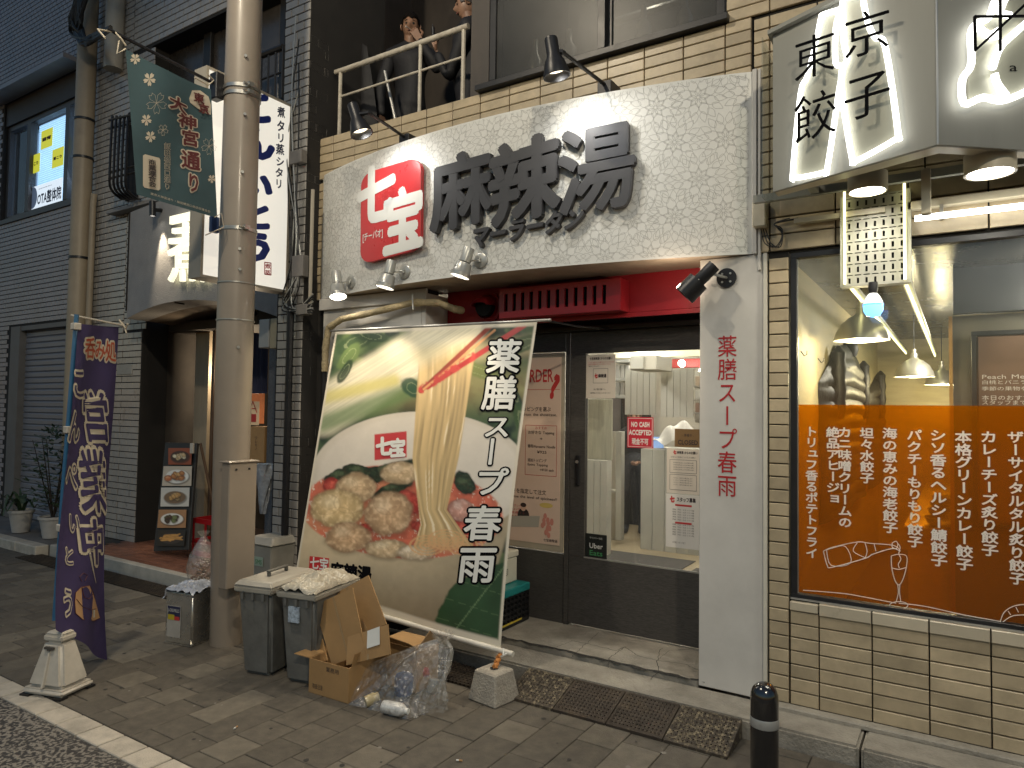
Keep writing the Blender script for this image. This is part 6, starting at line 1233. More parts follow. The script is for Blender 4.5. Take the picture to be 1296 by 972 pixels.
def nb(u, v):
    p = (f4[0].lerp(f4[1], u)).lerp(f4[3].lerp(f4[2], u), v); return p+V((.010*math.sin(u*8+v*6), .022*math.sin(u*7+v*5)*v**.5-.03*math.sin(math.pi*v), -.03*math.sin(math.pi*u)*max(0, v-.9)*6))
m_purp = mat('purple_cloth', (.045,.032,.105), .75, var=.12, scale=6, bump=.2, bscale=10)
MB().grid(nb, 24, 90).build('cloth', m_purp, FL, smooth=True, fix=False)
HN = (f4[1]-f4[0]).cross(f4[3]-f4[0]).normalized(); HN = HN if HN.dot(CAMP-f4[0]) > 0 else -HN
def onN(x, y, lift=0):
    u, v = .5, .5
    for _ in range(14):
        a = pj(nb(u, v)); e = 1e-3; bu, bv = pj(nb(u+e, v)), pj(nb(u, v+e)); J = Matrix((((bu[0]-a[0])/e, (bv[0]-a[0])/e), ((bu[1]-a[1])/e, (bv[1]-a[1])/e))); d = J.inverted() @ V((x-a[0], y-a[1])); u += max(-.3, min(.3, d.x)); v += max(-.3, min(.3, d.y))
    return nb(u, v)+HN*lift
m_cr2 = mat('bright_cream_print', (.6,.54,.42), .6, var=.04); m_or = mat('orange_red_print', (.45,.09,.04), .6, var=0)
for i, ch in enumerate('呑み処'): fch(ch, 106+13*i, 426+2*i, 120+13*i, 454+2*i, m_cr2, m_or, .11, .02, 1, P=onN, par=FL)
for ch, x0, y0, x1, y1 in (('営',104,494,137,560),('業',99,566,133,650),('中',97,655,131,716)): fch(ch, x0, y0, x1, y1, m_cr2, m_purp, .085, .022, 1, P=onN, par=FL, shear=-.12, lift=.004)
for ch, x0, y0, x1, y1 in (('こ',89,462,107,506),('ん',84,516,101,562),('ぺ',82,580,98,624),('い',86,646,101,676),('と',80,690,94,716),('う',78,742,93,782)): fch(ch, x0, y0, x1, y1, m_cr2, m_purp, .07, .0, 1, P=onN, par=FL)
tb('print', m_cr2, FL, [onN(x, y, .003) for x, y in ((113,700),(117,720),(121,738))], [.006,.004,.001], 5)
bun = [(94,762),(95,750),(102,743),(113,741),(118,752),(122,770),(126,782),(118,786),(104,784),(95,776)]; MB().prism([onN(x, y, .002) for x, y in bun], HN*.0006).build('bun_print', mat('bun_print', (.5,.3,.15), .6, var=.1), FL)
b = MB(); 
for L_ in (bun+[bun[0]], [(96,758),(104,768),(115,772),(123,770)], [(103,744),(106,756),(112,758),(117,752)], [(103,736),(100,730),(105,725),(110,728),(107,735)]): b.tube([onN(x, y, .0035) for x, y in L_], .0018, 4)
b.build('line_print', m_mar, FL, fix=False); tb('clip', m_wpl, FL, [onN(118,772,.004), onN(118,781,.004)], .006, 6)
# ---------------------------------------------------------------- lit projecting sign of the restaurant
SX = -4.55; t = thing('projecting_sign', 'white lit projecting box sign with blue brush characters behind the utility pole', 'sign', (SX,3.4,2.53)); y0, y1, z0, z1 = 2.965, 3.735, 2.525, 4.06
m_lit = mat('lit_acrylic', (.7,.68,.6), .4, emit=.24, ecol=(1,.95,.84), var=.05, scale=2)
bx('face', m_lit, t, SX-.004, SX, y0+.02, y1-.02, z0+.02, z1-.02); m_sf = mat('sign_frame', (.4,.36,.29), .45, var=.08); MB().box(SX-.14, SX-.005, y0, y1, z0, z1).build('case', m_sf, t); b = MB(); b.box(SX-.006, SX+.006, y0, y1, z0, z0+.02).box(SX-.006, SX+.006, y0, y1, z1-.02, z1).box(SX-.006, SX+.006, y0, y0+.02, z0+.02, z1-.02).box(SX-.006, SX+.006, y1-.02, y1, z0+.02, z1-.02); b.build('frame', m_sf, t)
onX = lambda x, y, lift=0: at(x, y, X=SX+.001+lift)
m_blue = mat('blue_ink', (.012,.03,.22), .5, var=0); m_navy = mat('navy_ink', (.02,.025,.07), .5, var=0)
for ch, x0, y0_, x1, y1_ in (('煮',351,134,361,148),('タ',350,151,361,166),('リ',350,167,361,180),('蒸',349,181,360,195),('シ',349,197,360,210),('タ',348,211,359,224),('リ',348,225,358,238)): fch(ch, x0, y0_, x1, y1_, None, m_navy, 0, .03, 2, P=onX, par=t, lift=.0)
for ch, x0, y0_, x1, y1_ in (('こ',298,112,348,156),('ん',298,156,348,202),('ぺ',292,178,338,222),('い',300,214,346,252),('と',300,252,346,290),('う',300,290,348,332)):
    if ch != 'ぺ': fch(ch, x0, y0_, x1, y1_, None, m_blue, 0, .06, 3, P=onX, par=t, lift=.0)
b = MB(); b.N = V((1,0,0)); stroke(b, [(335,332),(343,333),(343,348),(335,347)], .008, lambda x, y: onX(x, y, .001), closed=True); b.build('seal_print', m_rink, t, fix=False); fch('煮', 335,333,343,340, None, m_rink, 0, .02, 1, P=onX, par=t, lift=.0); fch('蒸', 335,341,343,348, None, m_rink, 0, .02, 1, P=onX, par=t, lift=.0)
# ================================================================ RESTAURANT BUILDING
YR = 4.3; m_bt = mat('glazed_white_brick', (.36,.34,.31), .3, var=.12, scale=6, rand=.12, stain=.15, stcol=(.15,.14,.12), coat=.2)
m_con = mat('canopy_concrete', (.3,.29,.28), .8, var=.12, scale=4, bump=.5, bscale=120, stain=.15, stcol=(.12,.12,.12))
RB = thing('restaurant_building', 'white brick tiled building with an arched concrete canopy over the restaurant entrance', 'building', (-6.5,4.3,0))
b = MB(); b.box(-9.08, -7.62, YR, 4.6, 0, 7.5).box(-7.62, -5.66, YR, 4.6, 2.9, 3.80).box(-7.62, -4.93, YR, 4.6, 5.65, 7.5).box(-4.69, -4.375, 3.755, 4.6, 0, 7.5).box(-5.66, -4.692, YR, 4.6, 2.4, 3.80).box(-5.30, -4.692, YR, 4.6, 0, 2.4).box(-4.93, -4.692, YR, 4.6, 3.8, 7.5); b.build('wall', m_grout, RB)
QUOTA = [300]; fr_ = MB(); bw, bh = .152, .0705
brick_wall('brick', -4.375-.15, -4.375, .1, 2.9, 3.755, bw, bh, .008, .008, m_bt, RB, xa=-4.98); brick_wall('brick', 3.76, 3.95, .1, 4.6, -4.375, bw, bh, .008, -.008, m_bt, RB, flip=True, xa=3.76, stuff=fr_)
brick_wall('brick', -4.375-.30, -4.375-.15, .1, 4.6, 3.755, bw, bh, .008, .008, m_bt, RB, xa=-4.98, stuff=fr_); brick_wall('brick', -4.525, -4.375, 2.92, 4.6, 3.755, bw, bh, .008, .008, m_bt, RB, xa=-4.98, stuff=fr_)
brick_wall('brick', -8.0, -7.63, .1, 2.45, YR, bw, bh, .008, .008, m_bt, RB, xa=-9.0, stuff=fr_); QUOTA = [0]
brick_wall('brick', -9.0, -8.0, .1, 7.3, YR, bw, bh, .008, .008, m_bt, RB, xa=-9.0, stuff=fr_); brick_wall('brick', -8.0, -7.55, 2.45, 5.6, YR, bw, bh, .008, .008, m_bt, RB, xa=-9.0, stuff=fr_); brick_wall('brick', -8.0, -4.95, 5.68, 7.3, YR, bw, bh, .008, .008, m_bt, RB, xa=-9.0, stuff=fr_)
brick_wall('brick', -7.55, -5.0, 3.70, 3.80, YR, bw, .09, .008, .008, m_bt, RB, xa=-9.0, stuff=fr_); brick_wall('brick', -5.28, -4.69, .1, 7.3, YR, bw, bh, .008, .008, m_bt, RB, xa=-9.0, stuff=fr_); brick_wall('brick', -4.68, -4.375, 4.6, 7.3, 3.755, bw, bh, .008, .008, m_bt, RB, xa=-4.98, stuff=fr_)
tag(fr_.build('brick', m_bt, RB, fix=False), kind='stuff')
# canopy: arched concrete fascia
xa_, xb_ = -7.53, -4.985; arc = lambda u: 2.50+.145*math.sin(math.pi*min(1, u*.95+.05))**.8-.13*u**3
b = MB(); n_ = 32; yc0 = lambda u: 4.07-.10*math.sin(math.pi*u); 
for k in range(n_):
    u0, u1 = k/n_, (k+1)/n_; a0, a1 = xa_+(xb_-xa_)*u0, xa_+(xb_-xa_)*u1
    b.hexa([(a0,yc0(u0),arc(u0)),(a1,yc0(u1),arc(u1)),(a1,4.298,arc(u1)),(a0,4.298,arc(u0))], [(a0,yc0(u0),3.69),(a1,yc0(u1),3.69),(a1,4.298,3.69),(a0,4.298,3.69)])
b.build('canopy', m_con, RB, fix=False); b = MB()
for k in range(n_):
    u0, u1 = k/n_, (k+1)/n_; a0, a1 = xa_+(xb_-xa_)*u0, xa_+(xb_-xa_)*u1; b.add([(a0,4.301,arc(u0)+.002),(a1,4.301,arc(u1)+.002),(a1,5.2,arc(u1)-.05),(a0,5.2,arc(u0)-.05)], [(0,3,2,1)])
b.build('arched_soffit', mat('soffit_tiles', (.14,.11,.08), .7, var=.3, scale=12, stretch=(1,6,1)), RB, fix=False)
for x in (-7.54, at(224,300,Y=4.0).x): bx('joint', m_grout, RB, x-.006, x+.004, 4.0 if x > -7 else 4.06, 4.1, 2.62, 3.69)
bx('ledge', mat('grey_ledge', (.25,.24,.23), .6), RB, -8.25, -4.95, 4.18, 4.297, 3.80, 3.835)
# recess behind the entrance
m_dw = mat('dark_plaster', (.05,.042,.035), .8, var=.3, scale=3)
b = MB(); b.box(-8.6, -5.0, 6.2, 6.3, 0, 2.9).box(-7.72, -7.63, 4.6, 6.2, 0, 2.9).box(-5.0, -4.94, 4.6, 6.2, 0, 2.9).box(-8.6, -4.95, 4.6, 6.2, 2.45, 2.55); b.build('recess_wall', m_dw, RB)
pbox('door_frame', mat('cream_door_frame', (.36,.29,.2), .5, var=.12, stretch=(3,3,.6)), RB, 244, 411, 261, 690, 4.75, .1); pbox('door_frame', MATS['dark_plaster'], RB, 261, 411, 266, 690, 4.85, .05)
m_wsl = mat('brown_lattice', (.12,.07,.04), .6, var=.25, stretch=(3,3,.5))
for k in range(4): pbox('lattice_bar', m_wsl, RB, 265+5*k, 412, 268+5*k, 690, 4.72, .04)
pbox('inner_panel', mat('grey_door', (.09,.08,.07), .6, var=.2), RB, 178, 428, 241, 560, 6.1, .04); pbox('small_window', m_dark, RB, 208, 430, 227, 452, 6.05, .03); pbox('notice_plate', mat('plate', (.34,.32,.28), .5), RB, 148, 461, 167, 474, 4.285, .012)
pbox('stone_post', mat('granite', (.12,.12,.125), .7, var=.5, scale=120), RB, 337, 440, 353, 700, 4.22, .14); pbox('stone_post', mat('brown_post', (.06,.035,.025), .5), RB, 354, 395, 361, 720, 4.1, .08)
pbox('upper_opening', m_dark, RB, 165, 60, 357, 300, 4.62, .05); 
for x0, x1 in ((165,256),(266,300),(325,352)): pbox('upper_window', mat('dim_pane', (.045,.04,.036), .25, var=.4, scale=3), RB, x0, -60, x1, 262, 4.5, .03)
for x0 in (256, 352, 300): pbox('window_post', m_bronze, RB, x0, -60, x0+9, 270, 4.45, .04)
tb('window_rail', m_blackmetal, RB, [(at(318,70,Y=4.2).x,4.2,4.95), (at(358,70,Y=4.2).x,4.2,4.95)], .03)
b = MB(); z1 = at(340,66,Y=4.2).z; z0 = at(340,130,Y=4.2).z
for k in range(5): x = at(322+9*k,80,Y=4.2).x; b.tube([(x,4.2,z0),(x,4.2,z1)], .012)
b.tube([(at(318,70,Y=4.2).x,4.2,z0+.25),(at(358,70,Y=4.2).x,4.2,z0+.25)], .01); b.build('balustrade', m_blackmetal, RB)
bx('meter_box', mat('beige_box', (.4,.34,.22), .5, var=.1), RB, at(342,400,Y=3.95).x, at(356,400,Y=3.95).x, 3.95, 4.06, at(345,441,Y=3.95).z, at(345,403,Y=3.95).z, bevel=.006); bx('meter_box', mat('white_box', (.42,.42,.4), .5, var=.1), RB, at(328,400,Y=4.0).x, at(341,400,Y=4.0).x, 4.0, 4.10, at(335,440,Y=4.0).z, at(335,404,Y=4.0).z, bevel=.006)
# shop character sign, glowing
t = thing('glowing_character', 'glowing white boiled dishes character mounted on the concrete canopy', 'sign letter', tuple(at(238,320,Y=3.95))); m_glow = mat('glow_letter', (1,1,.9), .4, emit=.38, ecol=(1,.93,.66), var=0)
f = quadfn(lambda x, y: at(x, y, Y=3.93), (214,282),(268,276),(264,360),(214,360)); letter('character', '煮', f, m_glow, t, ext=.03, off=.012); bx('top_bar', m_glow, t, at(217,275,Y=3.93).x, at(258,275,Y=3.93).x, 3.91, 3.94, at(236,280,Y=3.93).z, at(236,270,Y=3.93).z)
t = thing('canopy_spotlight', 'black cylinder spotlight lighting the concrete canopy', 'spotlight', tuple(at(193,262,Y=3.92))); p, q = at(193,255,Y=3.9), at(193,276,Y=3.9); MB().lathe(p, q-p, [(0,0),(.03,0),(.03,.15),(.024,.15),(.02,.11)], 20).build('housing', m_blackmetal, t, smooth=True); MB().lathe(p, q-p, [(0,.135),(.024,.135)], 16).build('lens', m_lens, t); tb('arm', m_blackmetal, t, [p.lerp(q,.5), V((at(206,264,Y=4.0).x,4.05,p.z-.06))], .02); spot(V((p.x+.03,p.y-.0,q.z-.02)), (p.x+.14,4.05,q.z-.9), 22, 50, .8, WARM, .02)
t = thing('ceiling_spotlight', 'black spotlight hanging under the arched soffit by the entrance', 'spotlight', tuple(at(201,412,Y=4.6))); p, q = at(201,398,Y=4.5), at(200,429,Y=4.5); MB().lathe(p, V((0,0,-1)), [(0,0),(.045,0),(.045,.02),(.012,.02),(.012,.05),(.03,.05),(.034,.17),(.028,.17),(.024,.13)], 20).build('housing', m_blackmetal, t, smooth=True); MB().lathe(p, V((0,0,-1)), [(0,.155),(.028,.155)], 16).build('lens', m_lens, t); spot(p-V((0,0,.18)), (p.x+.1,4.3,0), 95, 120, .8, WARM, .03)
# curtain, bright goods behind the pole
cu = thing('shop_curtain', 'navy split curtain hanging in the doorway right of the pole', 'curtain', tuple(at(325,430,Y=4.6)))
for x0, x1 in ((314,325),(327,338)): 
    a, c = at(x0,422,Y=4.6), at(x1,422,Y=4.6); zb_ = at(x0,498,Y=4.6).z; MB().grid(lambda u, v: V((a.x+(c.x-a.x)*u, 4.6+.02*math.sin(u*8), a.z+(zb_-a.z)*v)), 10, 4).build('cloth', mat('navy_cloth', (.012,.014,.04), .8), cu, smooth=True)
t = thing('poster', 'orange and white poster with a red tower mark behind the pole', 'poster', tuple(at(322,530,Y=4.75))); pbox('sheet', mat('orange_poster', (.55,.16,.05), .5, emit=.12, var=.3, scale=9), t, 312, 498, 334, 536, 4.75, .01); pbox('sheet', mat('pale_poster', (.5,.38,.26), .5, emit=.08, ecol=(.6,.4,.2), var=.2), t, 312, 508, 328, 538, 4.745, .004); pbox('mark', m_rink, t, 315, 524, 324, 534, 4.74, .003)
b = MB(); b.N = V((0,-1,0)); stroke(b, [(320,508),(315,522)], .012, lambda x, y: at(x, y, Y=4.738)); stroke(b, [(320,508),(325,522)], .012, lambda x, y: at(x, y, Y=4.738)); stroke(b, [(317,517),(323,517)], .01, lambda x, y: at(x, y, Y=4.738)); b.build('mark', m_rink, t, fix=False)
point(at(300,470,Y=5.0), 12, (1,.8,.55), .1)
cbx = thing('cardboard_box', 'brown cardboard box on the shelf behind the utility pole', 'box', tuple(at(322,570,Y=4.7))); pbox('body', m_card, cbx, 312, 540, 334, 585, 4.68, .25); letter('lettering', 'ワレモノ', quadfn(lambda x, y: at(x, y, Y=4.678), (322,552),(326,552),(326,570),(322,570)), m_ink, cbx, vert=True)
bgd = thing('plastic_bag', 'silvery plastic bag hanging beside the granite post', 'bag', tuple(at(330,620,Y=4.0))); a = at(334,620,Y=3.9)
b = MB(); b.grid(lambda u, v: a+V((.10*math.cos(u*6.28)*(1-.7*v)*(1+.2*math.sin(u*31+v*9)), .06*math.sin(u*6.28)*(1-.6*v), .22-.42*v+.0)), 30, 14); b.build('film', mat('silver_film', (.5,.52,.55), .25, metal=.4, var=.4, bump=1, bscale=25), bgd, smooth=True)
# menu board
MBd = thing('menu_board', 'tall black easel board with five food photographs', 'menu board', tuple(at(218,697,Y=4.18))); YM = 4.2
A0, A1, A2, A3 = at(194,698,Y=4.1), at(238,696,Y=4.1), at(249,561,Y=4.32), at(209,560,Y=4.32); m_bd = mat('black_board', (.03,.028,.025), .6, var=.2)
MB().prism([A0, A1, A2, A3], (0,.03,0)).build('board', m_bd, MBd, bevel=.004)
for p_, q_ in ((A0, A3), (A1, A2)): tb('leg', m_wsl, MBd, [V((p_.x,4.5,.1)), q_+V((0,.04,0))], .014)
def food(kind, label_fn, quad, seed):
    Pq = [at(x, y, Y=4.1+(698-y)/138*.22-.02) for x, y in quad]; nu, nv = 44, 34; U, Vv = np.meshgrid(np.linspace(0,1,nu+1), np.linspace(0,1,nv+1)); p = label_fn(U*100, Vv*75)
    b = MB(); b.v = [(Pq[0].lerp(Pq[1], u)).lerp(Pq[3].lerp(Pq[2], u), v) for u, v in zip(U.ravel(), Vv.ravel())]; b.f = [(j*(nu+1)+i, j*(nu+1)+i+1, (j+1)*(nu+1)+i+1, (j+1)*(nu+1)+i) for j in range(nv) for i in range(nu)]; b.m = [0]*len(b.f)
    b.build('food_photo', m_print, MBd, fix=False, colors=np.concatenate([p.c, np.ones(p.c.shape[:2]+(1,))], axis=2).reshape(-1,4))
def fd(bg, plate, fc, fc2, pr=(40,26), fr=(30,18), n_=9, seed=0, sticks=False, extra=None):
    def g(X, Y):
        p = Paint(X, Y, bg); m, d = p.ell(52, 42, pr[0]+3, pr[1]+3, .08); p.over((30,20,15), m*.6); m, d = p.ell(50, 39, *pr, .06); p.over(plate, m); rs = np.random.default_rng(seed)
        if extra: p.blob(20, 46, 15, 12, *extra, 0, .1, seed)
        for k in range(n_):
            a = rs.uniform(0, 6.28); r = rs.uniform(.1, .75); cx, cy = 50+(8 if extra else 0)+fr[0]*r*math.cos(a), 38+fr[1]*r*math.sin(a)-(4 if k > n_/2 else 0)
            if sticks: a2 = rs.uniform(-.5, .5); m, _, _ = p.band(cx-20*math.cos(a2), cy-20*math.sin(a2), cx+20*math.cos(a2), cy+20*math.sin(a2), 2.6, 1); sh = rs.uniform(.7, 1.2); p.over(np.clip(np.ones(X.shape+(3,))*S2L(fc)*sh, 0, 1), m)
            else: p.blob(cx, cy, 10, 8, fc if k % 3 else fc2, fc2, rs.uniform(0, 90), .3, seed+k, grain=4)
        return p
    return g
food('a', fd((150,70,35), (70,36,18), (205,170,120), (240,225,190), seed=1), ((213,567),(243,567),(242,588),(213,588)), 1)
food('b', fd((200,185,165), (235,230,220), (190,120,65), (230,175,110), seed=2, extra=((200,110,60),(240,200,150)), n_=14), ((207,590),(243,590),(242,615),(205,615)), 2)
food('c', fd((205,200,190), (120,95,70), (200,150,85), (235,200,140), pr=(38,24), seed=3, n_=12), ((204,617),(240,617),(239,641),(203,641)), 3)
food('d', fd((170,125,85), (230,225,215), (70,35,25), (120,130,80), pr=(40,24), seed=4, n_=12), ((201,645),(236,645),(235,668),(199,668)), 4)
food('e', fd((35,28,25), (60,50,45), (205,150,80), (230,190,120), seed=5, n_=26, sticks=True), ((200,671),(235,671),(233,691),(199,691)), 5)
pbox('clip', m_wpl, MBd, 240, 561, 244, 574, 4.2, .02)
# accordion gate, crate, bins behind
ag = thing('accordion_gate', 'dark folding lattice gate standing inside the restaurant entrance', 'gate', (-7.0,4.9,.1)); b = MB(); a, c = at(170,548,Y=4.9), at(212,548,Y=4.9); n_ = 5
for k in range(n_+2):
    for sg in (1, -1):
        x0_, x1_ = a.x+(c.x-a.x)*(k-1)/n_, a.x+(c.x-a.x)*(k+(1 if sg > 0 else 1))/n_
        p0_, p1_ = ((x0_,.15),(x1_,1.25)) if sg > 0 else ((x0_,1.25),(x1_,.15)); b.tube([(p0_[0],4.9+.01*sg,p0_[1]),(p1_[0],4.9+.01*sg,p1_[1])], .014, 6)
b.build('lattice', m_blackmetal, ag, smooth=True); pbox('inner_step', mat('red_step', (.1,.035,.02), .5), RB, 152, 662, 200, 690, 4.72, .4)
cr2 = thing('bottle_crate', 'red plastic bottle crate beside the menu board', 'crate', tuple(at(252,685,Y=4.3))); m_rc = mat('red_crate', (.42,.015,.02), .35, var=.06); a, c = at(245,690,Y=4.3), at(271,690,Y=4.3); x0, x1, y0, y1, z0, z1 = a.x, c.x+.08, 4.28, 4.6, .105, at(250,656,Y=4.28).z
b = MB()
for z_, h_ in ((z0,.05),(z0+.13,.03),(z1-.05,.05)): b.box(x0, x1, y0, y0+.015, z_, z_+h_).box(x1-.015, x1, y0+.015, y1, z_, z_+h_).box(x0, x0+.015, y0+.015, y1, z_, z_+h_)
for x_ in (x0, (x0+x1)/2-.01, x1-.02): b.box(x_+.001, x_+.02, y0+.001, y0+.014, z0+.01, z1-.01)
b.build('shell', m_rc, cr2); bx('base', m_rc, cr2, x0, x1, y0+.016, y1, z0-.004, z0+.0); bx('label', mat('faded_label', (.4,.15,.15), .5), cr2, x0+.04, x1-.06, y0-.002, y0-.0005, z0+.052, z0+.128); letter('lettering', '麦酒', rect(x0+.06, x1-.1, z0+.06, z0+.12, y0-.003), m_cr, cr2)
rbn = thing('storage_bin', 'pale lidded storage bin with a green label behind the utility pole', 'bin', tuple(at(340,710,Y=3.6))); a, c = at(318,700,Y=3.55), at(346,700,Y=3.55); zt = at(335,690,Y=3.55).z; b = MB(); b.hexa([(a.x+.03,3.55,.1),(c.x-.03,3.55,.1),(c.x-.03,3.86,.1),(a.x+.03,3.86,.1)], [(a.x,3.53,zt),(c.x,3.53,zt),(c.x,3.9,zt),(a.x,3.9,zt)]); b.build('body', m_lid, rbn, bevel=.01); b = MB(); b.hexa([(a.x-.02,3.51,zt+.003),(c.x+.02,3.51,zt+.003),(c.x+.02,3.92,zt+.003),(a.x-.02,3.92,zt+.003)], [(a.x+.02,3.56,zt+.06),(c.x-.02,3.56,zt+.06),(c.x-.02,3.88,zt+.06),(a.x+.02,3.88,zt+.06)]); b.build('lid', m_lid, rbn, bevel=.008)
bx('label', mat('green_label', (.4,.5,.4), .5, var=.2), rbn, a.x+.07, a.x+.17, 3.527, 3.529, zt-.16, zt-.09); letter('lettering', 'SMS', rect(a.x+.08, a.x+.16, zt-.15, zt-.10, 3.525), mat('green_print', (.06,.28,.1)), rbn)
# oil can
tc_ = V((-4.46,2.93,0)); t = thing('oil_can', 'square silver oil can with a plastic bag on top beside the pole', 'can', tuple(tc_)); M = Matrix.Translation(tc_) @ Matrix.Rotation(math.radians(12), 4, 'Z'); m_tin = mat('tinplate', (.62,.6,.55), .28, metal=.9, var=.12, scale=6, bump=.1, bscale=8)
b = MB(M); b.box(-.12,.12,-.12,.12,.004,.345); b.build('body', m_tin, t, bevel=.012, segs=3, smooth=True); b = MB(M)
for z_ in (.004, .335): b.box(-.1215,.1215,-.1215,.1215,z_,z_+.008)
b.build('seam', m_tin, t); b = MB(M); b.box(-.095,.025,-.1235,-.1225,.05,.26); b.build('label', mat('can_label', (.4,.38,.34), .4, var=.2), t); b = MB(M); b.box(-.09,.02,-.1245,-.1238,.17,.255); b.build('label', mat('can_label_blue', (.02,.025,.07), .4), t); b = MB(M); b.box(-.085,-.03,-.1255,-.125,.165,.20); b.build('label', mat('can_label_yellow', (.5,.4,.03), .4), t)
letter('lettering', 'J-OILMILLS', (lambda u, v, d=0: M @ V((-.085+.1*u, -.1262, .215+.03*v))), m_wp, t)
b = MB(M); b.box(-.03,.015,-.1255,-.125,.165,.19); b.build('label', m_rink, t); b = MB(M); b.grid(lambda u, v: V(((u-.5)*.27, (v-.5)*.27, .350+.03*math.sin(3.1*u)**.5*math.sin(3.1*v)**.5+.028*crum(u*5, v*5, 7)-(.05 if u < .10 and v < .5 else 0))), 60, 60); b.build('bag', mat('blue_white_film', (.5,.53,.6), .2, var=.3, bump=1, bscale=30, coat=.3), t, smooth=True)
bg2 = thing('plastic_bag', 'clear bag of small brown items between the oil can and the pole', 'bag', tuple(at(256,720,Y=3.3))); a = at(256,738,Y=3.35); MB().lathe(a-V((0,0,.0)), (0,0,1), [(.02,0),(.10,.02),(.12,.12),(.10,.22),(.05,.31),(.02,.36),(.05,.40)], 24).build('film', m_bag, bg2, smooth=True, fix=False); b = MB()
for k in range(60): c = a+V((random.uniform(-.07,.07), random.uniform(-.06,.06), .03+random.uniform(0,.16))); b.lathe(c, (random.random(),random.random(),random.random()), [(0,-.012),(.012,0),(0,.012)], 6)
tag(b.build('contents', mat('brown_bits', (.2,.12,.08), .5, var=.4), bg2), kind='stuff')
# pipes and cables by the pilaster
for x_, n_, m_, r_ in ((365,'black drain pipe running down the brick pilaster', m_blackmetal, .028),):
    p = at(x_,500,Y=3.70); t = thing('drain_pipe', n_, 'pipe', (p.x,3.70,0)); tb('tube', m_, t, [(p.x,3.70,0),(p.x,3.70,2.45)], r_)
p = at(393,330,Y=3.72); t = thing('conduit', 'pale thin conduit on the corner of the brick pilaster', 'conduit', tuple(p)); tb('tube', m_sf, t, [at(396,240,Y=3.72), at(392,395,Y=3.72)], .014)
t = thing('cable_bundle', 'tangle of black cables and grey boxes beside the lit projecting sign', 'cables', tuple(at(372,380,Y=3.7)))
for k in range(9):
    tb('cable', m_cable if k % 3 else m_silver, t, smoothp([at(372+random.uniform(-6,8), 20+30*k if k < 4 else 330, Y=3.72), at(368+random.uniform(-6,10), 140+18*k, Y=3.70), at(374+random.uniform(-8,8), 300+9*k, Y=3.68), at(362+random.uniform(-5,8), 372+3*k, Y=3.68), at(378+random.uniform(-8,16), 392, Y=3.68), at(396,372+3*k,Y=3.68)]), .006, 6)
for x0, y0, x1, y1 in ((369,323,383,350),(374,385,388,398),(366,190,381,206)): pbox('junction_box', mat('grey_box', (.16,.15,.14), .5), t, x0, y0, x1, y1, 3.67, .06)
# drainpipes on the left
DP = thing('downpipe', 'thick beige downpipe between the office wall and the brick building', 'pipe', (at(105,300,Y=4.16).x,4.16,0)); m_dp = mat('beige_pipe', (.33,.27,.19), .5, var=.1, stain=.2, stcol=(.15,.12,.09)); x_ = at(109,100,Y=4.16).x
tb('tube', m_dp, DP, [(x_,4.16,.1),(x_,4.16,7.4)], .105, 20)
for py in (150,198,325): MB().lathe((x_,4.16,at(105,py,Y=4.1).z), (0,0,1), [(.106,0),(.112,0),(.112,.03),(.106,.03)], 20).build('bracket', m_blackmetal, DP, smooth=True)
t = thing('downpipe', 'thin beige downpipe just right of the thick one', 'pipe', (at(112,300,Y=4.2).x,4.2,0)); x_ = at(113,330,Y=4.2).x; tb('tube', m_dp, t, [(x_,4.22,.1),(x_,4.22,4.0),(x_+.02,4.22,4.1)], .035, 12)
t = thing('downpipe', 'short grey pipe above the teal banner', 'pipe', tuple(at(143,100,Y=4.2))); p = at(145,40,Y=4.2); tb('tube', m_sf, t, [V((p.x,4.2,7.4)), V((p.x,4.2,at(143,88,Y=4.2).z))], .10, 16)
t = thing('cable_coil', 'thick coil of black cables at the top of the beige downpipe', 'cables', tuple(at(110,30,Y=4.0))); 
for k in range(12):
    r_ = random.uniform; tb('cable', m_cable, t, smoothp([at(100+r_(-6,22),-40,Y=3.9), at(94+r_(-6,10),20+r_(-5,5),Y=3.9), at(92+r_(-4,14),40+r_(-4,6),Y=3.95), at(105+r_(-6,10),52+r_(-4,5),Y=3.9), at(122+r_(-4,8),46+r_(-4,6),Y=3.9), at(140,36+r_(-2,2),Y=3.6)]), .02, 6)
t = thing('window_grille', 'black curved wire grille over the small upstairs window left of the teal banner', 'grille', tuple(at(155,200,Y=4.2))); b = MB()
for k in range(5):
    x0 = 143+5*k; b.tube(smoothp([at(x0,150,Y=4.24), at(x0-1,152,Y=4.0), at(x0-4,215,Y=3.95), at(x0-3,238,Y=3.98), at(x0+8,250,Y=4.1), at(x0+14,252,Y=4.25)]), .014, 6)
for y_ in (152,163,218,226): b.tube([at(138,y_,Y=4.0), at(172,y_-8,Y=4.0)], .012, 6)
b.build('bars', m_blackmetal, t, smooth=True); pbox('opening', m_dark, RB, 160, 140, 176, 252, 4.28, .01)
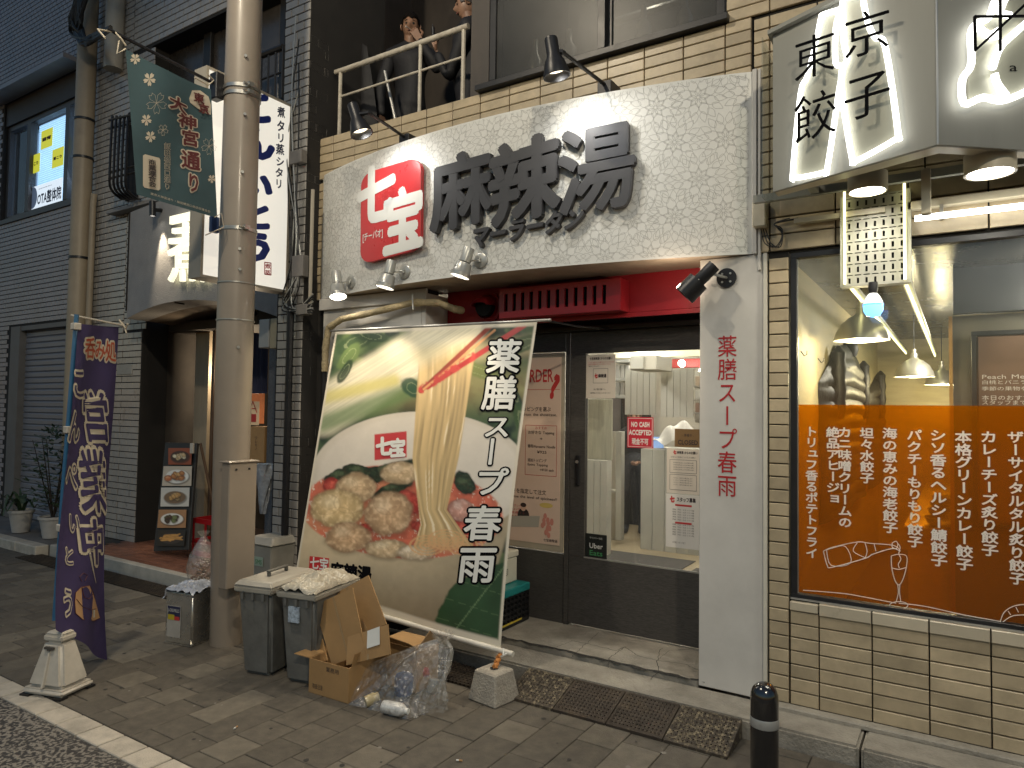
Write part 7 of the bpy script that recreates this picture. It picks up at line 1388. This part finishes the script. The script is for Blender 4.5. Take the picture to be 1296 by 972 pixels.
# ================================================================ OFFICE BUILDING AT THE LEFT
YO = 4.3; m_mos = mat('grey_mosaic', (.30,.285,.30), .4, var=.15, scale=3, stain=.1); OB = thing('office_building', 'grey mosaic tiled office building with a lit upstairs window and a roller shutter', 'building', (-11,4.3,0))
wx0, wx1 = at(6,200,Y=YO).x-.05, at(100,200,Y=YO).x+.35; wz0, wz1 = 4.15, 5.50; sx0, sx1, sz1 = at(12,500,Y=YO).x, at(92,500,Y=YO).x+.15, at(60,409,Y=YO).z
sx1 = -9.22; b = MB(); b.box(-16, -9.1, YO, 4.6, wz1+.32, 9).box(-16, sx0, YO, 4.6, 0, wz0).box(sx0, -9.1, YO, 4.6, sz1, wz0).box(sx1, -9.1, YO, 4.6, 0, sz1).box(-16, wx0, YO, 4.6, wz0, wz1+.32); b.build('wall', m_grout, OB)
b = MB(); tw, th_ = .098, .062
for j in range(1, 120):
    z = j*th_
    for i in range(60):
        x = -9.12-tw*(i+1)+(tw/2 if j % 2 else 0); c = x+tw/2
        if wz0-.03 < z < wz1+.30 and c > wx0-.03: continue
        if z < sz1+.02 and sx0-.12 < c < sx1+.05: continue
        if z < .1: continue
        b.add([(x+.004,YO,z+.004),(x+tw-.004,YO,z+.004),(x+tw-.004,YO,z+th_-.004),(x+.004,YO,z+th_-.004),(x+.006,YO-.008,z+.006),(x+tw-.006,YO-.008,z+.006),(x+tw-.006,YO-.008,z+th_-.006),(x+.006,YO-.008,z+th_-.006)], [(4,5,6,7),(0,1,5,4),(1,2,6,5),(2,3,7,6),(3,0,4,7)])
tag(b.build('mosaic_tile', m_mos, OB, fix=False), kind='stuff')
bx('window_head', mat('dark_header', (.05,.048,.05), .6, var=.2), OB, wx0-.1, -9.12, YO+.02, 4.6, wz1+.001, wz1+.318); bx('window_hood', m_mos, OB, wx0-.3, -9.12, 4.05, YO-.001, wz1+.321, wz1+.38)
m_of = mat('office_frame', (.07,.065,.065), .45, var=.15); w_ = frame('window', wx0, wx1, wz0, wz1, YO+.05, .07, m_of, OB, .08)
for px in (36, 84): x = at(px,200,Y=YO+.05).x; bx('mullion', m_of, w_, x-.05, x+.05, YO+.045, YO+.13, wz0+.07, wz1-.07)
bx('sill', m_of, w_, wx0-.05, wx1, YO-.03, YO+.049, wz0-.06, wz0-.001)
xa_, xb_ = at(38,200,Y=YO+.1).x, at(82,200,Y=YO+.1).x; m_blind = mat('lit_blind', (.5,.58,.65), .5, emit=.62, ecol=(.42,.66,.95), var=.15, scale=1.2)
for k in range(42): z = wz0+.10+k*.029; bx('blind_slat', m_blind, w_, wx0+.55 if k % 1 else xa_, wx1-.1, YO+.20, YO+.215, z, z+.022)
bx('lit_room', mat('lit_room', (.3,.35,.4), .6, emit=.28, ecol=(.35,.55,.85), var=.3, scale=1.5), w_, wx0+.08, wx1, YO+.28, YO+.3, wz0+.07, wz1-.07)
bx('pane', glassy('office_glass', (.8,.84,.86), .05, .3, .02, .04), w_, wx0+.07, wx1, YO+.10, YO+.105, wz0+.07, wz1-.07)
YG = YO+.095; m_yp = mat('yellow_poster', (.5,.48,.04), .5, emit=.25, ecol=(.7,.7,.05), var=.05)
def wpost(x0, y0, x1, y1, txt, name='poster'):
    a, c = at(x0, y1, Y=YG), at(x1, y1, Y=YG); z1 = at((x0+x1)/2, y0, Y=YG).z; z0 = at((x0+x1)/2, y1, Y=YG).z; o = bx(name, m_yp, w_, a.x, c.x, YG-.003, YG, z0, z1); letter('lettering', txt, rect(a.x+.03, c.x-.03, z0+.1, z1-.1, YG-.004), m_mar, w_, off=.06)
wpost(52,164,66,187,'猫背'); wpost(38,196,50,219,'肩こり'); wpost(66,188,80,211,'首こり'); wpost(94,171,103,192,'腰痛')
o = bx('poster', mat('white_window_sheet', (.5,.52,.54), .5, emit=.35, ecol=(.7,.8,.9), var=.1), w_, at(35,240,Y=YG).x, at(79,240,Y=YG).x, YG-.003, YG, wz0+.09, at(57,232,Y=YG).z); x0 = at(48,240,Y=YG).x; x1 = at(78,240,Y=YG).x; zt = at(57,232,Y=YG).z
letter('lettering', 'OTA整体院', rect(x0, x1, wz0+.12, wz0+.30, YG-.004), m_navy, w_, off=.03); letter('lettering', '姿勢改善専門', rect(x0+.02, x1-.25, wz0+.34, zt-.05, YG-.004), m_navy, w_, off=.02)
b = MB(); disc(b, ((at(42,243,Y=YG).x), wz0+.25), .13, .15, YG-.004, 0, 24); b.build('round_mark', mat('blue_mark', (.15,.2,.3), .5, emit=.1), w_, fix=False); b = MB(); disc(b, ((at(38.5,245,Y=YG).x), wz0+.2), .06, .1, YG-.005, 0, 16); b.build('round_mark', m_rink, w_, fix=False)
arealight(((wx0+wx1)/2, YO-.02, (wz0+wz1)/2+.0), ((wx0+wx1)/2, 0, 3.5), 1.5, 1.4, 1.0, (.55,.75,1))
sh = bx('shutter_frame', mat('shutter_frame', (.14,.135,.13), .55, var=.15), OB, sx0-.01, sx0+.25, YO-.01, YO+.12, .1, sz1); bx('shutter_frame', MATS['shutter_frame'], OB, sx0+.251, sx1, YO+.001, YO+.12, sz1-.06, sz1-.001)
m_shs = mat('shutter_slat', (.22,.22,.24), .45, metal=.2, var=.08, scale=3); sme = None; k = 0; z = .105
while z < sz1-.07:
    if sme is None:
        b = MB(); hw = (sx1-sx0-.25)/2; b.add([(-hw,0,0),(hw,0,0),(hw,-.012,.015),(-hw,-.012,.015),(hw,-.012,.06),(-hw,-.012,.06),(hw,0,.075),(-hw,0,.075)], [(0,1,2,3),(3,2,4,5),(5,4,6,7)]); o = b.build('slat', m_shs, OB, fix=False); sme = o.data
    else: o = link('slat', sme, OB)
    o.location = V(((sx0+.25+sx1)/2, YO+.08, z)); z += .077
bx('shutter_void', m_dark, OB, sx0, sx1, YO+.09, YO+.11, .1, sz1)
# potted plants by the shutter
def leafy(b, base, h, r, n_, seed, lw=.02, ll=.09, droop=.4):
    rs = np.random.default_rng(seed)
    for k in range(n_):
        a = rs.uniform(0, 6.28); z = rs.uniform(.15, 1); rr_ = r*math.sin(math.pi*min(.95, z*.8+.1))*rs.uniform(.2, 1); p = V(base)+V((math.cos(a)*rr_, math.sin(a)*rr_, h*z)); d = V((math.cos(a+rs.uniform(-1,1)), math.sin(a+rs.uniform(-1,1)), rs.uniform(-droop, .7))).normalized(); s_ = d.cross(V((0,0,1))).normalized()*lw; l_ = ll*rs.uniform(.6, 1.3); m_ = p+d*l_*.5
        b.add([p, m_+s_, p+d*l_, m_-s_+V((0,0,-.004))], [(0,1,2,3)])
m_lf = mat('dark_leaf', (.035,.06,.025), .45, var=.4, scale=20); m_pot = mat('white_pot', (.42,.4,.37), .5, var=.15, stain=.3, stcol=(.2,.18,.15)); m_soil = mat('soil', (.03,.022,.016), .9)
def pot(c, r, h, t, m=m_pot):
    MB().lathe(c, (0,0,1), [(0,0),(r*.68,0),(r*.95,h*.88),(r*1.05,h*.88),(r*1.06,h),(r*.95,h),(r*.93,h*.9)], 24).build('pot', m, t, smooth=True); MB().lathe(V(c)+V((0,0,h*.9)), (0,0,1), [(0,.0),(r*.93,0)], 16).build('soil', m_soil, t)
c = at(26,673,Z=.1); t = thing('potted_plant', 'strap leaved plant in a white pot by the roller shutter', 'plant', tuple(c)); pot(c, .13, .26, t); rs = np.random.default_rng(5)
for k in range(16):
    a = rs.uniform(0, 6.28); L_ = rs.uniform(.35, .6); d = V((math.cos(a), math.sin(a), 0)); s_ = V((-math.sin(a), math.cos(a), 0)); b = MB(); P = [c+V((0,0,.24))+d*(.02+L_*.75*q**1.4)+V((0,0,L_*(1.2*q-1.0*q*q*rs.uniform(.8,1.5)))) for q in [i/7 for i in range(8)]]
    for i in range(7): w0, w1 = .022*(1-(i/7)**2), .022*(1-((i+1)/7)**2); b.add([P[i]-s_*w0, P[i]+s_*w0, P[i+1]+s_*w1, P[i+1]-s_*w1], [(0,1,2,3)])
    b.build('leaf', m_lf, t, fix=False)
c = at(66,680,Z=.1); t = thing('potted_plant', 'tall bushy dark plant in a pale pot behind the purple flag', 'plant', tuple(c)); pot(c, .14, .24, t); b = MB(); leafy(b, c+V((0,0,.2)), 1.05, .32, 420, 3); tag(b.build('foliage', m_lf, t, fix=False), kind='stuff'); b = MB()
for k in range(6): a = k*1.05; b.tube([c+V((0,0,.2)), c+V((.1*math.cos(a),.1*math.sin(a),.6)), c+V((.22*math.cos(a),.22*math.sin(a),1.1))], [.01,.007,.003], 5)
b.build('stem', m_soil, t)
c = at(46,676,Z=.1)+V((0,.2,0)); t = thing('potted_plant', 'low plant with small leaves between the two larger pots', 'plant', tuple(c)); pot(c, .09, .14, t, mat('dark_pot', (.08,.06,.05), .6)); b = MB(); leafy(b, c+V((0,0,.1)), .4, .16, 160, 8, .018, .06); tag(b.build('foliage', mat('mid_leaf', (.07,.09,.05), .5, var=.4), t, fix=False), kind='stuff')
# ================================================================ STREET LAMPS (both out of view: pole lamp inferred, far lamp added as fill)
for k, (p, hx, pw, lb) in enumerate((((-4.16,2.94,5.9),(-3.2,.9,5.9),190,'street lamp on an arm high on the beige utility pole'),((3.6,-3.2,5.6),(2.2,-1.6,5.6),330,'unseen fill lamp added across the road behind the viewer'))):
    t = thing('unseen_lamp', lb, 'street lamp', hx, 'street lamps'); tb('arm', m_blackmetal, t, [p, hx], .03)
    if k: tb('post', m_pole, t, [(3.6,-3.2,0),(3.6,-3.2,5.7)], .07)
    MB().lathe(V(hx)+V((0,0,.02)), (0,0,-1), [(0,-.04),(.12,-.03),(.17,.02),(.16,.03)], 24).build('hood', m_silver, t, smooth=True); MB().lathe(V(hx)-V((0,0,.005)), (0,0,-1), [(0,0),(.14,0)], 20).build('lens', m_lens0, t)
    spot(V(hx)-V((0,0,.03)), V(hx)-V((0,-.6 if k == 0 else -1.5,1.0)), pw, 160, .5, (1,.87,.66), .12)
